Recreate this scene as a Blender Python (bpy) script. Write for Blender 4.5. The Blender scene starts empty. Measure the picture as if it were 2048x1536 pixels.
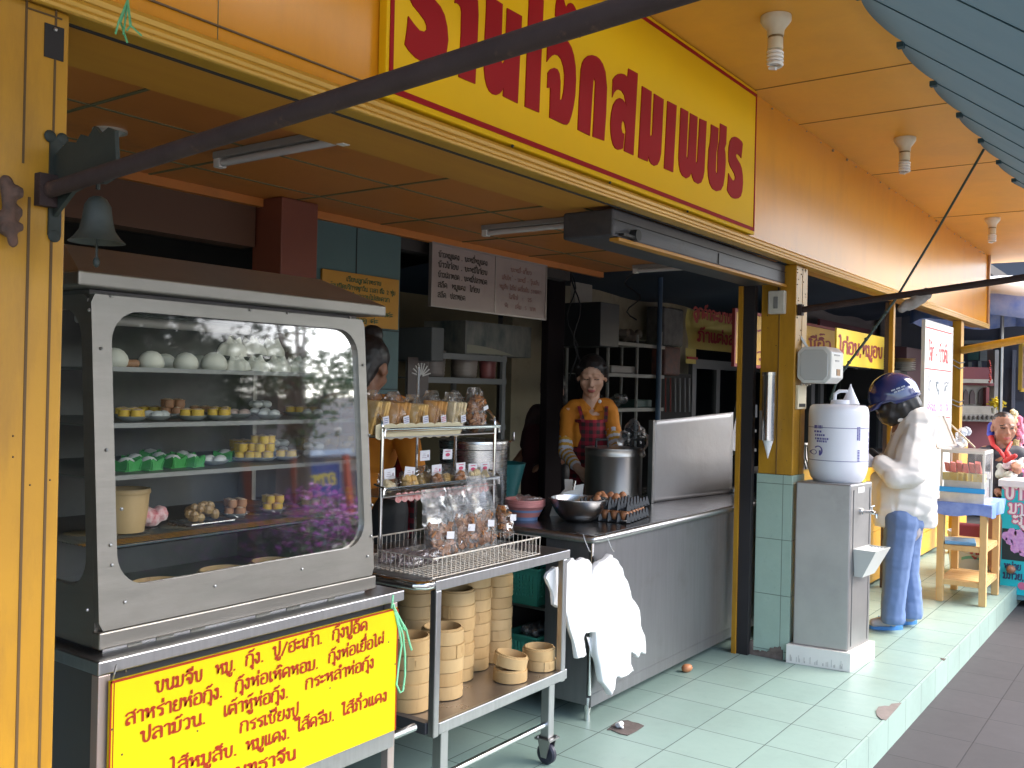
import bpy, bmesh, math, random
from math import sin, cos, pi, radians
from mathutils import Vector, Matrix, noise
random.seed(7)
SC = bpy.context.scene
COL = SC.collection
# ------------------------------------------------------------------ camera
H = 1.45
YAW, PITCH, ROLL, FPX = 0.94466, 0.00219, -0.02207, 1900.0
_f = Vector((sin(YAW) * cos(PITCH), cos(YAW) * cos(PITCH), sin(PITCH)))
_r = Vector((cos(YAW), -sin(YAW), 0))
_d = -_r.cross(_f)
RT = cos(ROLL) * _r + sin(ROLL) * _d
DN = -sin(ROLL) * _r + cos(ROLL) * _d
FW = _f
EYE = Vector((0, 0, H))
cam = bpy.data.cameras.new('camera')
cam.sensor_width = 36
cam.lens = FPX / 2048 * 36
cam.clip_end = 2000
cam.clip_start = 0.05
co = bpy.data.objects.new('camera', cam)
COL.objects.link(co)
mw = Matrix((RT, -DN, -FW)).transposed().to_4x4()
mw.translation = EYE
co.matrix_world = mw
SC.camera = co
# ------------------------------------------------------------------ light
W = bpy.data.worlds.new('World')
SC.world = W
W.use_nodes = True
nt = W.node_tree
bg = nt.nodes['Background']
sky = nt.nodes.new('ShaderNodeTexSky')
sky.sky_type = 'NISHITA'
sky.sun_disc = False
SUN_EL, SUN_AZ = radians(48), radians(150)   # azimuth measured from +Y towards +X
sky.sun_elevation = SUN_EL
sky.sun_rotation = SUN_AZ
sky.air_density = 1.0
sky.dust_density = 3.0
sky.ozone_density = 0.6
nt.links.new(sky.outputs[0], bg.inputs[0])
bg.inputs[1].default_value = 0.15
sl = bpy.data.lights.new('sun', 'SUN')
sl.energy = 1.5
sl.specular_factor = 0.35
sl.angle = radians(60)
sl.color = (1.0, 0.96, 0.9)
so = bpy.data.objects.new('sun', sl)
COL.objects.link(so)
_sd = Vector((sin(SUN_AZ) * cos(SUN_EL), cos(SUN_AZ) * cos(SUN_EL), sin(SUN_EL)))
so.rotation_euler = _sd.to_track_quat('Z', 'Y').to_euler()
so.location = (0, -8, 12)
VS = SC.view_settings
VS.view_transform = 'Standard'
VS.look = 'None'
VS.gamma = 1
VS.exposure = 2.22
SC.cycles.max_bounces = 8
SC.cycles.transparent_max_bounces = 24
SC.cycles.caustics_reflective = False
SC.cycles.caustics_refractive = False
SC.cycles.sample_clamp_indirect = 6

# ------------------------------------------------------------------ points from pixels of the 2048 photo
def ray(u, v):
    return RT * ((u - 1024) / FPX) + DN * ((v - 768) / FPX) + FW
def at(u, v, x=None, y=None, z=None, d=None):
    r = ray(u, v)
    t = d if d is not None else x / r.x if x is not None else y / r.y if y is not None else (z - H) / r.z
    return EYE + r * t

# ------------------------------------------------------------------ materials
MATS = {}
def lin(c):
    return tuple((v / 255 / 12.92 if v / 255 <= .04045 else ((v / 255 + .055) / 1.055) ** 2.4) for v in c)
class NT:
    def __init__(s, name):
        s.m = bpy.data.materials.new(name)
        s.m.use_nodes = True
        s.t = s.m.node_tree
        s.n = s.t.nodes
        s.b = s.n['Principled BSDF']
        s.out = s.n['Material Output']
        s._tc = None
    def new(s, typ, **kw):
        n = s.n.new(typ)
        for k, v in kw.items():
            if k.startswith('i_'):
                n.inputs[k[2:].replace('_', ' ')].default_value = v
            else:
                setattr(n, k, v)
        return n
    def link(s, a, b):
        s.t.links.new(a, b)
    def co(s, scale=(1, 1, 1), loc=(0, 0, 0), rot=(0, 0, 0)):
        if s._tc is None:
            s._tc = s.new('ShaderNodeTexCoord')
        mp = s.new('ShaderNodeMapping')
        mp.inputs['Scale'].default_value = scale
        mp.inputs['Location'].default_value = loc
        mp.inputs['Rotation'].default_value = rot
        s.link(s._tc.outputs['Object'], mp.inputs['Vector'])
        return mp.outputs[0]
    def noise(s, scale=5, detail=4, rough=.6, stretch=(1, 1, 1), loc=(0, 0, 0), dist=0):
        n = s.new('ShaderNodeTexNoise')
        n.inputs['Scale'].default_value = scale
        n.inputs['Detail'].default_value = detail
        n.inputs['Roughness'].default_value = rough
        n.inputs['Distortion'].default_value = dist
        s.link(s.co(stretch, loc), n.inputs['Vector'])
        return n.outputs['Fac']
    def ramp(s, fac, a, b, c0=(0, 0, 0, 1), c1=(1, 1, 1, 1)):
        r = s.new('ShaderNodeValToRGB')
        r.color_ramp.elements[0].position = a
        r.color_ramp.elements[1].position = b
        r.color_ramp.elements[0].color = c0
        r.color_ramp.elements[1].color = c1
        s.link(fac, r.inputs[0])
        return r.outputs[0]
    def mix(s, fac, a, b, mode='MIX'):
        m = s.new('ShaderNodeMix', data_type='RGBA', blend_type=mode)
        for sock, val in ((m.inputs[0], fac), (m.inputs[6], a), (m.inputs[7], b)):
            if isinstance(val, (int, float)):
                sock.default_value = val
            elif isinstance(val, (tuple, list)):
                sock.default_value = (*val[:3], 1)
            else:
                s.link(val, sock)
        return m.outputs[2]
    def math(s, op, a, b=0.0):
        m = s.new('ShaderNodeMath', operation=op)
        for k, val in enumerate((a, b)):
            if isinstance(val, (int, float)):
                m.inputs[k].default_value = val
            else:
                s.link(val, m.inputs[k])
        return m.outputs[0]
    def bump(s, h, strength=.2, dist=.01):
        b = s.new('ShaderNodeBump')
        b.inputs['Strength'].default_value = strength
        b.inputs['Distance'].default_value = dist
        s.link(h, b.inputs['Height'])
        s.link(b.outputs[0], s.b.inputs['Normal'])
    def set(s, **kw):
        for k, v in kw.items():
            sock = s.b.inputs[k.replace('_', ' ')]
            if isinstance(v, (int, float)):
                sock.default_value = v
            elif isinstance(v, (tuple, list)):
                sock.default_value = (*v[:3], 1)
            else:
                s.link(v, sock)
        return s

def M(name, col, rough=.5, metal=0, c2=None, scale=6, stretch=(1, 1, 1), bump=0, bscale=60, dirt=None, dscale=3, dlo=.52, dhi=.75,
      rvar=0, spec=.5, coat=0, bstretch=None, trans=0, bdist=.004, dstretch=(1, 1, 1), dstr=1.0):
    if name in MATS:
        return MATS[name]
    n = NT(name)
    col = lin(col) if max(col) > 1.5 else col
    base = col
    if c2 is not None:
        c2 = lin(c2) if max(c2) > 1.5 else c2
        base = n.mix(n.ramp(n.noise(scale, 5, .6, stretch), .3, .7), col, c2)
    if dirt is not None:
        dirt = lin(dirt) if max(dirt) > 1.5 else dirt
        base = n.mix(n.math('MULTIPLY', n.ramp(n.noise(dscale, 8, .7, dstretch, (3.1, 1.7, .3)), dlo, dhi), dstr), base, dirt)
    n.set(Base_Color=base, Roughness=rough, Metallic=metal, Specular_IOR_Level=spec, Coat_Weight=coat)
    if rvar:
        r = n.noise(scale * 1.7, 6, .65, stretch, (5, 2, 1))
        n.set(Roughness=n.math('ADD', n.math('MULTIPLY', r, rvar * 2), rough - rvar))
    if bump:
        n.bump(n.noise(bscale, 4, .6, bstretch or stretch), bump, bdist)
    if trans:
        n.set(Transmission_Weight=trans)
    MATS[name] = n.m
    return n.m

def film(name, tint=(1, 1, 1), gloss=.12, rough=.08, milky=.0, milk=(.9, .9, .9), bump=0, bscale=40):
    """thin clear glass or plastic film: what is behind shows through, and it mirrors by Fresnel"""
    if name in MATS:
        return MATS[name]
    n = NT(name)
    n.n.remove(n.b)
    tr = n.new('ShaderNodeBsdfTransparent')
    tr.inputs[0].default_value = (*tint, 1)
    gl = n.new('ShaderNodeBsdfGlossy')
    gl.inputs['Roughness'].default_value = rough
    fr = n.new('ShaderNodeFresnel')
    fr.inputs['IOR'].default_value = 1.5
    fac = n.math('MINIMUM', n.math('ADD', n.math('MULTIPLY', fr.outputs[0], .62), gloss), 1.0)
    if bump:
        bp = n.new('ShaderNodeBump')
        bp.inputs['Strength'].default_value = bump
        bp.inputs['Distance'].default_value = .01
        n.link(n.noise(bscale, 3, .5), bp.inputs['Height'])
        n.link(bp.outputs[0], gl.inputs['Normal'])
    mx = n.new('ShaderNodeMixShader')
    n.link(fac, mx.inputs[0])
    src = tr.outputs[0]
    if milky:
        df = n.new('ShaderNodeBsdfDiffuse')
        df.inputs[0].default_value = (*milk, 1)
        m2 = n.new('ShaderNodeMixShader')
        m2.inputs[0].default_value = milky
        n.link(tr.outputs[0], m2.inputs[1])
        n.link(df.outputs[0], m2.inputs[2])
        src = m2.outputs[0]
    n.link(src, mx.inputs[1])
    n.link(gl.outputs[0], mx.inputs[2])
    n.link(mx.outputs[0], n.out.inputs[0])
    MATS[name] = n.m
    return n.m

# ------------------------------------------------------------------ things, parts, tags
def tag(o, label=None, cat=None, group=None, kind=None):
    if label: o['label'] = label
    if cat: o['category'] = cat
    if group: o['group'] = group
    if kind: o['kind'] = kind
    return o
def thing(name, loc, label, cat, group=None):
    o = bpy.data.objects.new(name, None)
    o.empty_display_size = .1
    COL.objects.link(o)
    o.location = loc
    return tag(o, label, cat, group)
def wloc(o):
    p = Vector((0, 0, 0))
    while o:
        p += o.location
        o = o.parent
    return p
def rota(axis, deg):
    return Matrix.Rotation(radians(deg), 3, axis)

class MB:
    def __init__(s):
        s.bm = bmesh.new()
        s.mi = 0
    def face(s, pts):
        vs = [s.bm.verts.new(p) for p in pts]
        try:
            f = s.bm.faces.new(vs)
            f.material_index = s.mi
            return f
        except ValueError:
            return None
    def box(s, x0, y0, z0, x1, y1, z1):
        return s.obox(((x0 + x1) / 2, (y0 + y1) / 2, (z0 + z1) / 2), (abs(x1 - x0) / 2, abs(y1 - y0) / 2, abs(z1 - z0) / 2))
    def obox(s, c, h, m=None):
        c = Vector(c)
        vs = []
        for i in (-1, 1):
            for j in (-1, 1):
                for k in (-1, 1):
                    p = Vector((i * h[0], j * h[1], k * h[2]))
                    if m is not None: p = m @ p
                    vs.append(s.bm.verts.new(c + p))
        for q in ((0, 1, 3, 2), (4, 6, 7, 5), (0, 4, 5, 1), (2, 3, 7, 6), (0, 2, 6, 4), (1, 5, 7, 3)):
            f = s.bm.faces.new([vs[i] for i in q])
            f.material_index = s.mi
        return s
    def bar(s, a, b, w, t, up=(0, 0, 1)):
        """rectangular bar from a to b, w along the side direction, t along up"""
        a, b = Vector(a), Vector(b)
        ax = (b - a).normalized()
        upv = Vector(up)
        side = ax.cross(upv)
        if side.length < 1e-4: side = ax.cross(Vector((0, 1, 0)))
        side.normalize()
        u2 = side.cross(ax)
        m = Matrix((ax, side, u2)).transposed()
        return s.obox((a + b) / 2, ((b - a).length / 2, w / 2, t / 2), m)
    def tube(s, pts, r, n=8, closed=False, cap=True):
        pts = [Vector(p) for p in pts]
        N = len(pts)
        rr = r if isinstance(r, (list, tuple)) else [r] * N
        rings = []
        prev = None
        for i, p in enumerate(pts):
            if closed:
                t = pts[(i + 1) % N] - pts[i - 1]
            else:
                t = pts[min(i + 1, N - 1)] - pts[max(i - 1, 0)]
            if t.length < 1e-9: t = Vector((0, 0, 1))
            t.normalize()
            if prev is None:
                a = t.cross(Vector((0, 0, 1)))
                if a.length < .05: a = t.cross(Vector((1, 0, 0)))
            else:
                a = prev - t * prev.dot(t)
            a.normalize()
            prev = a
            b = t.cross(a)
            rings.append([s.bm.verts.new(p + (a * cos(2 * pi * k / n) + b * sin(2 * pi * k / n)) * rr[i]) for k in range(n)])
        for i in range(N if closed else N - 1):
            A, B = rings[i], rings[(i + 1) % N]
            for k in range(n):
                f = s.bm.faces.new((A[k], A[(k + 1) % n], B[(k + 1) % n], B[k]))
                f.material_index = s.mi
                f.smooth = True
        if cap and not closed:
            for R in (rings[0][::-1], rings[-1]):
                f = s.bm.faces.new(R)
                f.material_index = s.mi
        return s
    def lathe(s, prof, c=(0, 0, 0), n=24, m=None, a0=0, a1=2 * pi):
        c = Vector(c)
        full = abs(a1 - a0 - 2 * pi) < 1e-6
        K = n if full else n + 1
        rings = []
        for r, z in prof:
            ring = []
            for k in range(K):
                a = a0 + (a1 - a0) * k / n
                p = Vector((r * cos(a), r * sin(a), z))
                if m is not None: p = m @ p
                ring.append(s.bm.verts.new(c + p))
            rings.append(ring)
        for A, B in zip(rings, rings[1:]):
            for k in range(n):
                k2 = (k + 1) % K
                f = s.bm.faces.new((A[k], A[k2], B[k2], B[k]))
                f.material_index = s.mi
                f.smooth = True
        return s
    def ball(s, c, r, n=12, m=None, z0=-1.0):
        if isinstance(r, (int, float)): r = (r, r, r)
        prof = []
        for i in range(n // 2 + 1):
            a = -pi / 2 + pi * i / (n // 2)
            prof.append((max(cos(a), 1e-4), max(sin(a), z0)))
        S = Matrix.Diagonal(Vector(r))
        if m is not None: S = m @ S
        return s.lathe(prof, c, n, S)
    def slab(s, pts, off):
        """prism: polygon pts extruded by vector off"""
        off = Vector(off)
        A = [s.bm.verts.new(p) for p in pts]
        B = [s.bm.verts.new(Vector(p) + off) for p in pts]
        fs = [s.bm.faces.new(A[::-1]), s.bm.faces.new(B)]
        for k in range(len(A)):
            k2 = (k + 1) % len(A)
            fs.append(s.bm.faces.new((A[k], A[k2], B[k2], B[k])))
        for f in fs: f.material_index = s.mi
        return s
    def grid(s, fn, nu, nv, smooth=True):
        V = [[s.bm.verts.new(fn(i / nu, j / nv)) for j in range(nv + 1)] for i in range(nu + 1)]
        for i in range(nu):
            for j in range(nv):
                f = s.bm.faces.new((V[i][j], V[i + 1][j], V[i + 1][j + 1], V[i][j + 1]))
                f.material_index = s.mi
                f.smooth = smooth
        return s
    def caps(s, p0, r0, p1, r1, n=10):
        """tapered capsule"""
        p0, p1 = Vector(p0), Vector(p1)
        t = p1 - p0
        L = t.length
        t.normalize()
        q = t.to_track_quat('Z', 'Y').to_matrix()
        prof = [(max(r0 * cos(a), 1e-4), r0 * sin(a)) for a in [-pi / 2 + pi / 2 * i / 4 for i in range(5)]]
        prof += [(max(r1 * cos(a), 1e-4), L + r1 * sin(a)) for a in [pi / 2 * i / 4 for i in range(5)]]
        return s.lathe(prof, p0, n, q)
    def build(s, name, mat, parent=None, smooth=None, bevel=0, seg=2, solid=0, sub=0, recalc=True, keep=False, merge=0):
        if merge: bmesh.ops.remove_doubles(s.bm, verts=s.bm.verts, dist=merge)
        if recalc: bmesh.ops.recalc_face_normals(s.bm, faces=s.bm.faces)
        big = [f for f in s.bm.faces if len(f.verts) > 4]
        if big and not bevel: bmesh.ops.triangulate(s.bm, faces=big)
        if smooth is not None:
            for f in s.bm.faces: f.smooth = smooth
        vs = s.bm.verts
        if parent:
            off = wloc(parent)
        elif keep:
            off = Vector((0, 0, 0))
        else:
            lo = [min(v.co[k] for v in vs) for k in range(3)]
            hi = [max(v.co[k] for v in vs) for k in range(3)]
            off = Vector(((lo[0] + hi[0]) / 2, (lo[1] + hi[1]) / 2, lo[2]))
        for v in vs: v.co -= off
        me = bpy.data.meshes.new(name)
        s.bm.to_mesh(me)
        s.bm.free()
        o = bpy.data.objects.new(name, me)
        COL.objects.link(o)
        for m in (mat if isinstance(mat, (list, tuple)) else [mat]): me.materials.append(m)
        if any(p.use_smooth for p in me.polygons): me.set_sharp_from_angle(angle=radians(38))
        if parent: o.parent = parent
        else: o.location = off
        if bevel:
            b = o.modifiers.new('bevel', 'BEVEL')
            b.width = bevel
            b.segments = seg
            b.limit_method = 'ANGLE'
            b.angle_limit = radians(40)
        if solid:
            b = o.modifiers.new('solid', 'SOLIDIFY')
            b.thickness = solid
            b.offset = 0
        if sub:
            b = o.modifiers.new('sub', 'SUBSURF')
            b.levels = b.render_levels = sub
        return o

def dup(o, loc=None, parent=None, rotz=None):
    c = o.copy()
    COL.objects.link(c)
    if parent is not None: c.parent = parent
    if loc is not None: c.location = loc
    if rotz is not None: c.rotation_euler = (0, 0, rotz)
    for ch in [k for k in COL.objects if k.parent == o]:
        dup(ch, None, c)
    return c

def evalmesh(o):
    dg = bpy.context.evaluated_depsgraph_get()
    dg.update()
    return bpy.data.meshes.new_from_object(o.evaluated_get(dg))

def blob(name, mb, mats, parent=None, voxel=.008, smooth=4, regions=(), wr=None, stripes=None):
    """union of the shapes in mb as one continuous skin (voxel remesh + smoothing); regions: (fn(point), slot)"""
    off = wloc(parent) if parent else None
    me = bpy.data.meshes.new(name)
    mb.bm.to_mesh(me)
    mb.bm.free()
    tmp = bpy.data.objects.new('tmp', me)
    COL.objects.link(tmp)
    r = tmp.modifiers.new('r', 'REMESH')
    r.mode = 'VOXEL'
    r.voxel_size = voxel
    r.adaptivity = 0
    if smooth:
        sm = tmp.modifiers.new('s', 'SMOOTH')
        sm.iterations = smooth
        sm.factor = .5
    m2 = evalmesh(tmp)
    bpy.data.objects.remove(tmp)
    bpy.data.meshes.remove(me)
    m2.name = name
    if wr:
        m2.calc_loop_triangles() if False else None
        nrm = [v.normal.copy() for v in m2.vertices]
        for v, nn in zip(m2.vertices, nrm):
            v.co += nn * wr(v.co)
    m2.materials.clear()
    for m in (mats if isinstance(mats, (list, tuple)) else [mats]): m2.materials.append(m)
    for p in m2.polygons:
        p.use_smooth = True
        if regions:
            c = p.center
            for fn, k in regions:
                if fn(c):
                    p.material_index = k
                    break
    o = bpy.data.objects.new(name, m2)
    COL.objects.link(o)
    if off is None:
        lo = [min(v.co[k] for v in m2.vertices) for k in range(3)]
        hi = [max(v.co[k] for v in m2.vertices) for k in range(3)]
        off = Vector(((lo[0] + hi[0]) / 2, (lo[1] + hi[1]) / 2, lo[2]))
        o.location = off
    else:
        o.parent = parent
    for v in m2.vertices: v.co -= off
    return o

def nz(p, s, seed=0.0):
    return noise.noise(Vector(p) * s + Vector((seed, seed * .7, -seed)))
# ------------------------------------------------------------------ stroke lettering (Thai, looped sign-painter's hand)
GL = {
 'ก': (.75, ['.08,0 .08,.6 .2,.72 .04,.84 .2,1 .5,1 .63,.85 .63,0']),
 'ข': (.74, ['o.13,.87', '.2,.95 .3,.85 .16,.7 .22,.55 .22,.02 .6,.02 .6,1']),
 'ค': (.78, ['o.34,.45', '.28,.36 .12,0 .06,.5 .12,.88 .34,1 .52,.98 .64,.8 .64,0']),
 'ง': (.52, ['o.26,.88', '.36,.9 .38,.1 .28,0 .2,.04 .05,.42']),
 'จ': (.72, ['o.26,.5', '.36,.52 .38,.02 .54,.04 .62,.5 .58,.86 .36,1 .14,.94 .06,.8']),
 'ช': (.78, ['o.13,.87', '.2,.95 .3,.85 .16,.7 .22,.55 .22,.02 .58,.02 .58,.6 .5,.74 .64,.82 .72,1.04']),
 'ซ': (.78, ['o.13,.87', '.2,.95 .26,.8 .32,.95 .16,.7 .22,.55 .22,.02 .58,.02 .58,.6 .5,.74 .64,.82 .72,1.04']),
 'ด': (.78, ['o.34,.45', '.28,.36 .12,0 .06,.5 .12,.86 .36,1 .56,.94 .65,.7 .65,0']),
 'ต': (.78, ['o.34,.45', '.28,.36 .12,0 .06,.5 .1,.9 .22,1 .35,.86 .48,1 .6,.92 .65,.6 .65,0']),
 'ถ': (.76, ['o.14,.12', '.24,.12 .24,.6 .3,.72 .06,.84 .22,1 .5,1 .64,.85 .64,0']),
 'ท': (.72, ['o.12,.87', '.21,.9 .21,.02 .3,.72 .46,1 .58,.88 .6,0']),
 'ธ': (.72, ['.62,1.02 .42,.84 .16,.9 .08,.78 .16,.66 .5,.68 .6,.5 .6,.02 .14,.02 .14,.36']),
 'น': (.78, ['o.12,.87', '.21,.9 .21,.03 .58,.03', 'o.6,.13', '.64,.22 .64,1']),
 'บ': (.74, ['o.12,.87', '.21,.9 .21,.02 .6,.02 .6,1']),
 'ป': (.74, ['o.12,.87', '.21,.9 .21,.02 .6,.02 .6,1.36']),
 'ผ': (.74, ['o.24,.86', '.14,.84 .14,.03 .37,.55 .6,.03 .6,1']),
 'ฝ': (.74, ['o.24,.86', '.14,.84 .14,.03 .37,.55 .6,.03 .6,1.36']),
 'พ': (.8, ['o.12,.87', '.2,.9 .2,.03 .42,.7 .64,.03 .64,1']),
 'ม': (.76, ['o.12,.87', '.21,.9 .21,.2', 'o.13,.12', '.22,.05 .62,.03 .62,1']),
 'ย': (.72, ['o.22,.87', '.12,.84 .1,.6 .32,.54 .12,.46 .1,.1 .25,.02 .6,.02 .6,1']),
 'ร': (.6, ['.54,.98 .36,.88 .12,.84 .1,.68 .4,.62 .46,.5 .46,.2', 'o.38,.12']),
 'ล': (.76, ['.08,.82 .2,1 .5,1 .64,.85 .64,0', '.62,.55 .42,.66 .14,.5 .1,.2', 'o.2,.12']),
 'ว': (.62, ['o.36,.12', '.46,.14 .5,.6 .45,.9 .28,1 .08,.86']),
 'ส': (.76, ['.08,.82 .2,1 .5,1 .64,.85 .64,0', '.62,.55 .42,.66 .14,.5 .1,.2', 'o.2,.12', '.48,.96 .68,1.18']),
 'ห': (.78, ['o.12,.87', '.21,.9 .21,.02 .26,.5 .5,.72', 'o.56,.86', '.54,.74 .62,.5 .62,0']),
 'อ': (.74, ['o.2,.58', '.12,.54 .1,.1 .24,.02 .5,.02 .62,.15 .62,.82 .5,1 .2,1 .08,.86']),
 'ฮ': (.76, ['o.2,.58', '.12,.54 .1,.1 .24,.02 .5,.02 .62,.15 .62,.82 .5,1 .2,1 .08,.86', '.46,.98 .68,1.16']),
 'ะ': (.52, ['o.14,.78', '.2,.68 .44,.86', 'o.14,.28', '.2,.18 .44,.36']),
 'า': (.54, ['.06,.84 .2,1 .38,.96 .42,.78 .42,0']),
 'ำ': (.54, ['.06,.84 .2,1 .38,.96 .42,.78 .42,0', 'o-.14,1.28']),
 'เ': (.36, ['.12,1 .12,.2', 'o.21,.12']),
 'แ': (.66, ['.12,1 .12,.2', 'o.21,.12', '.42,1 .42,.2', 'o.51,.12']),
 'โ': (.42, ['.5,1.46 .12,1.5 .1,1.36 .3,1.2 .2,1 .2,.2', 'o.29,.12']),
 'ไ': (.42, ['.0,1.34 .12,1.5 .2,1.3 .2,1 .2,.2', 'o.29,.12']),
 'ใ': (.42, ['o.1,1.3', '.14,1.42 .26,1.4 .2,1 .2,.2', 'o.29,.12']),
 'ิ': (0, ['-.56,1.14 -.12,1.14 -.22,1.3 -.44,1.3 -.56,1.14']),
 'ี': (0, ['-.56,1.14 -.12,1.14 -.22,1.3 -.44,1.3 -.56,1.14', '-.12,1.14 -.12,1.46']),
 'ึ': (0, ['-.56,1.14 -.12,1.14 -.22,1.3 -.44,1.3 -.56,1.14', 'o-.1,1.32']),
 'ื': (0, ['-.56,1.14 -.12,1.14 -.22,1.3 -.44,1.3 -.56,1.14', '-.12,1.14 -.12,1.46', '-.24,1.26 -.24,1.46']),
 'ั': (0, ['o-.42,1.24', '-.34,1.18 -.24,1.22 -.08,1.44']),
 '็': (0, ['-.5,1.16 -.3,1.22 -.4,1.4 -.2,1.42 -.06,1.24']),
 '่': (0, ['-.14,1.16 -.14,1.44']),
 '้': (0, ['-.46,1.2 -.36,1.38 -.26,1.22 -.08,1.44']),
 '๊': (0, ['-.5,1.2 -.42,1.38 -.34,1.24 -.24,1.38 -.1,1.34']),
 '๋': (0, ['-.36,1.28 -.1,1.28', '-.23,1.14 -.23,1.42']),
 'ุ': (0, ['o-.22,-.16', '-.14,-.14 -.14,-.44']),
 'ู': (0, ['o-.42,-.16', '-.34,-.18 -.34,-.42 -.12,-.42 -.12,-.12']),
 '.': (.3, ['.12,.02 .12,.1']), ',': (.3, ['.14,.1 .06,-.16']), '/': (.6, ['.05,-.1 .5,1.1']), '-': (.6, ['.1,.5 .46,.5']), ' ': (.55, []),
 ':': (.3, ['.12,.2 .12,.28', '.12,.62 .12,.7']),
 '1': (.5, ['.1,.75 .28,1 .28,0']), '0': (.66, ['.3,0 .08,.3 .08,.7 .3,1 .52,.7 .52,.3 .3,0']), '2': (.64, ['.08,.75 .28,1 .52,.8 .5,.6 .08,.02 .55,.02']),
 '5': (.64, ['.5,1 .14,1 .1,.58 .36,.62 .54,.36 .34,0 .08,.12']),
}
TALL = 'ปฝ'
UPV = 'ิีึืั็'
TONE = '่้๊๋'
def _chaikin(P, it=2):
    for _ in range(it):
        Q = [P[0]]
        for a, b in zip(P, P[1:]):
            Q += [a * .75 + b * .25, a * .25 + b * .75]
        Q.append(P[-1])
        P = Q
    return P
def strokes(s, smooth=2):
    out = []
    x = 0.0
    prev = base = ' '
    for ch in s:
        if ch not in GL: ch = ' '
        w, ss = GL[ch]
        dx = dy = 0.0
        if w == 0:
            if ch in UPV + TONE and base in TALL: dx = -.16
            if ch in TONE and prev in UPV: dy = .36
        for st in ss:
            if st[0] == 'o':
                cx, cy = map(float, st[1:].split(','))
                out.append(([Vector((x + dx + cx + .085 * cos(2 * pi * k / 10), dy + cy + .085 * sin(2 * pi * k / 10))) for k in range(10)], True))
            else:
                P = [Vector(tuple(map(float, q.split(',')))) for q in st.split()]
                P = [Vector((p.x + x + dx, p.y + dy)) for p in P]
                out.append((_chaikin(P, smooth) if len(P) > 2 else P, False))
        if w: base = ch
        prev = ch
        x += w
    return out, x
def ink(mb, s, org, ux, uy, size, weight=.13, width=None, sx=1.0, lift=.0015, align=0, smooth=2):
    """write s as ribbons on the plane org/ux/uy; size = consonant height; align 0 left, .5 centre"""
    st, w = strokes(s, smooth)
    org, ux, uy = Vector(org), Vector(ux).normalized(), Vector(uy).normalized()
    n = ux.cross(uy)
    if width: sx = width / (w * size)
    o2 = org - ux * (w * size * sx * align)
    for k, (P, closed) in enumerate(st):
        h = weight / 2
        L = lift + (k % 4) * .00035
        N = len(P)
        V = []
        for i, p in enumerate(P):
            t = (P[(i + 1) % N] - P[i - 1]) if closed else (P[min(i + 1, N - 1)] - P[max(i - 1, 0)])
            if t.length < 1e-6: t = Vector((1, 0))
            t.normalize()
            q = Vector((-t.y, t.x)) * h
            ext = Vector((0, 0))
            if not closed and i == 0: ext = -t * h * .6
            if not closed and i == N - 1: ext = t * h * .6
            V.append([mb.bm.verts.new(o2 + ux * ((p + q * e + ext).x * size * sx) + uy * ((p + q * e + ext).y * size) + n * L) for e in (1, -1)])
        for i in range(N if closed else N - 1):
            a, b = V[i], V[(i + 1) % N]
            f = mb.bm.faces.new((a[1], b[1], b[0], a[0]))
            f.material_index = mb.mi
    return w * size * sx
# ------------------------------------------------------------------ setting materials
X0, SX, Y0, SY = 3.4767, 0.3134, 2.0252, 0.3024        # tile grid of the floor
FY = 1.76                                              # plane of the shop front
def tile_mat(name, col, c2, mortar, sx, sy, ox, oy, mw=.0045, rough=.34, plane='xy', dirt=(.10, .12, .105)):
    n = NT(name)
    rot = {'xy': (0, 0, 0), 'xz': (radians(-90), 0, 0), 'yz': (0, radians(90), radians(90))}[plane]
    b = n.new('ShaderNodeTexBrick', offset=0, squash=1)
    mp = n.new('ShaderNodeMapping')
    n._tc = n.new('ShaderNodeTexCoord')
    sep = n.new('ShaderNodeSeparateXYZ')
    cmb = n.new('ShaderNodeCombineXYZ')
    n.link(n._tc.outputs['Object'], sep.inputs[0])
    a, c = {'xy': (0, 1), 'xz': (0, 2), 'yz': (1, 2)}[plane]
    n.link(n.math('SUBTRACT', sep.outputs[a], ox), cmb.inputs[0])
    n.link(n.math('SUBTRACT', sep.outputs[c], oy), cmb.inputs[1])
    n.link(cmb.outputs[0], b.inputs['Vector'])
    b.inputs['Scale'].default_value = 1
    b.inputs['Mortar Size'].default_value = mw / 2
    b.inputs['Mortar Smooth'].default_value = .3
    b.inputs['Brick Width'].default_value = sx
    b.inputs['Row Height'].default_value = sy
    b.inputs['Color1'].default_value = (*col, 1)
    b.inputs['Color2'].default_value = (*c2, 1)
    b.inputs['Mortar'].default_value = (*mortar, 1)
    stain = n.ramp(n.noise(1.6, 9, .72, (1, 1, 1), (2, 5, 0)), .46, .78)
    base = n.mix(n.math('MULTIPLY', stain, .3), b.outputs['Color'], dirt)
    sm = n.ramp(n.noise(28, 6, .7), .6, .8)
    base = n.mix(n.math('MULTIPLY', sm, .2), base, dirt)
    sp = n.ramp(n.noise(11, 8, .75, (1, 3, 1), (1, 9, 0)), .62, .7)
    base = n.mix(n.math('MULTIPLY', sp, .22), base, dirt)
    n.set(Base_Color=base)
    rr = n.math('ADD', n.math('MULTIPLY', n.noise(7, 6, .7), .3), rough - .08)
    n.set(Roughness=n.math('ADD', rr, n.math('MULTIPLY', b.outputs['Fac'], .4)))
    bp = n.new('ShaderNodeBump')
    bp.inputs['Strength'].default_value = .5
    bp.inputs['Distance'].default_value = .003
    n.link(n.math('SUBTRACT', n.math('MULTIPLY', n.noise(9, 3, .5), .35), b.outputs['Fac']), bp.inputs['Height'])
    n.link(bp.outputs[0], n.b.inputs['Normal'])
    MATS[name] = n.m
    return n.m
MINT = (.215, .31, .283)
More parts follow.
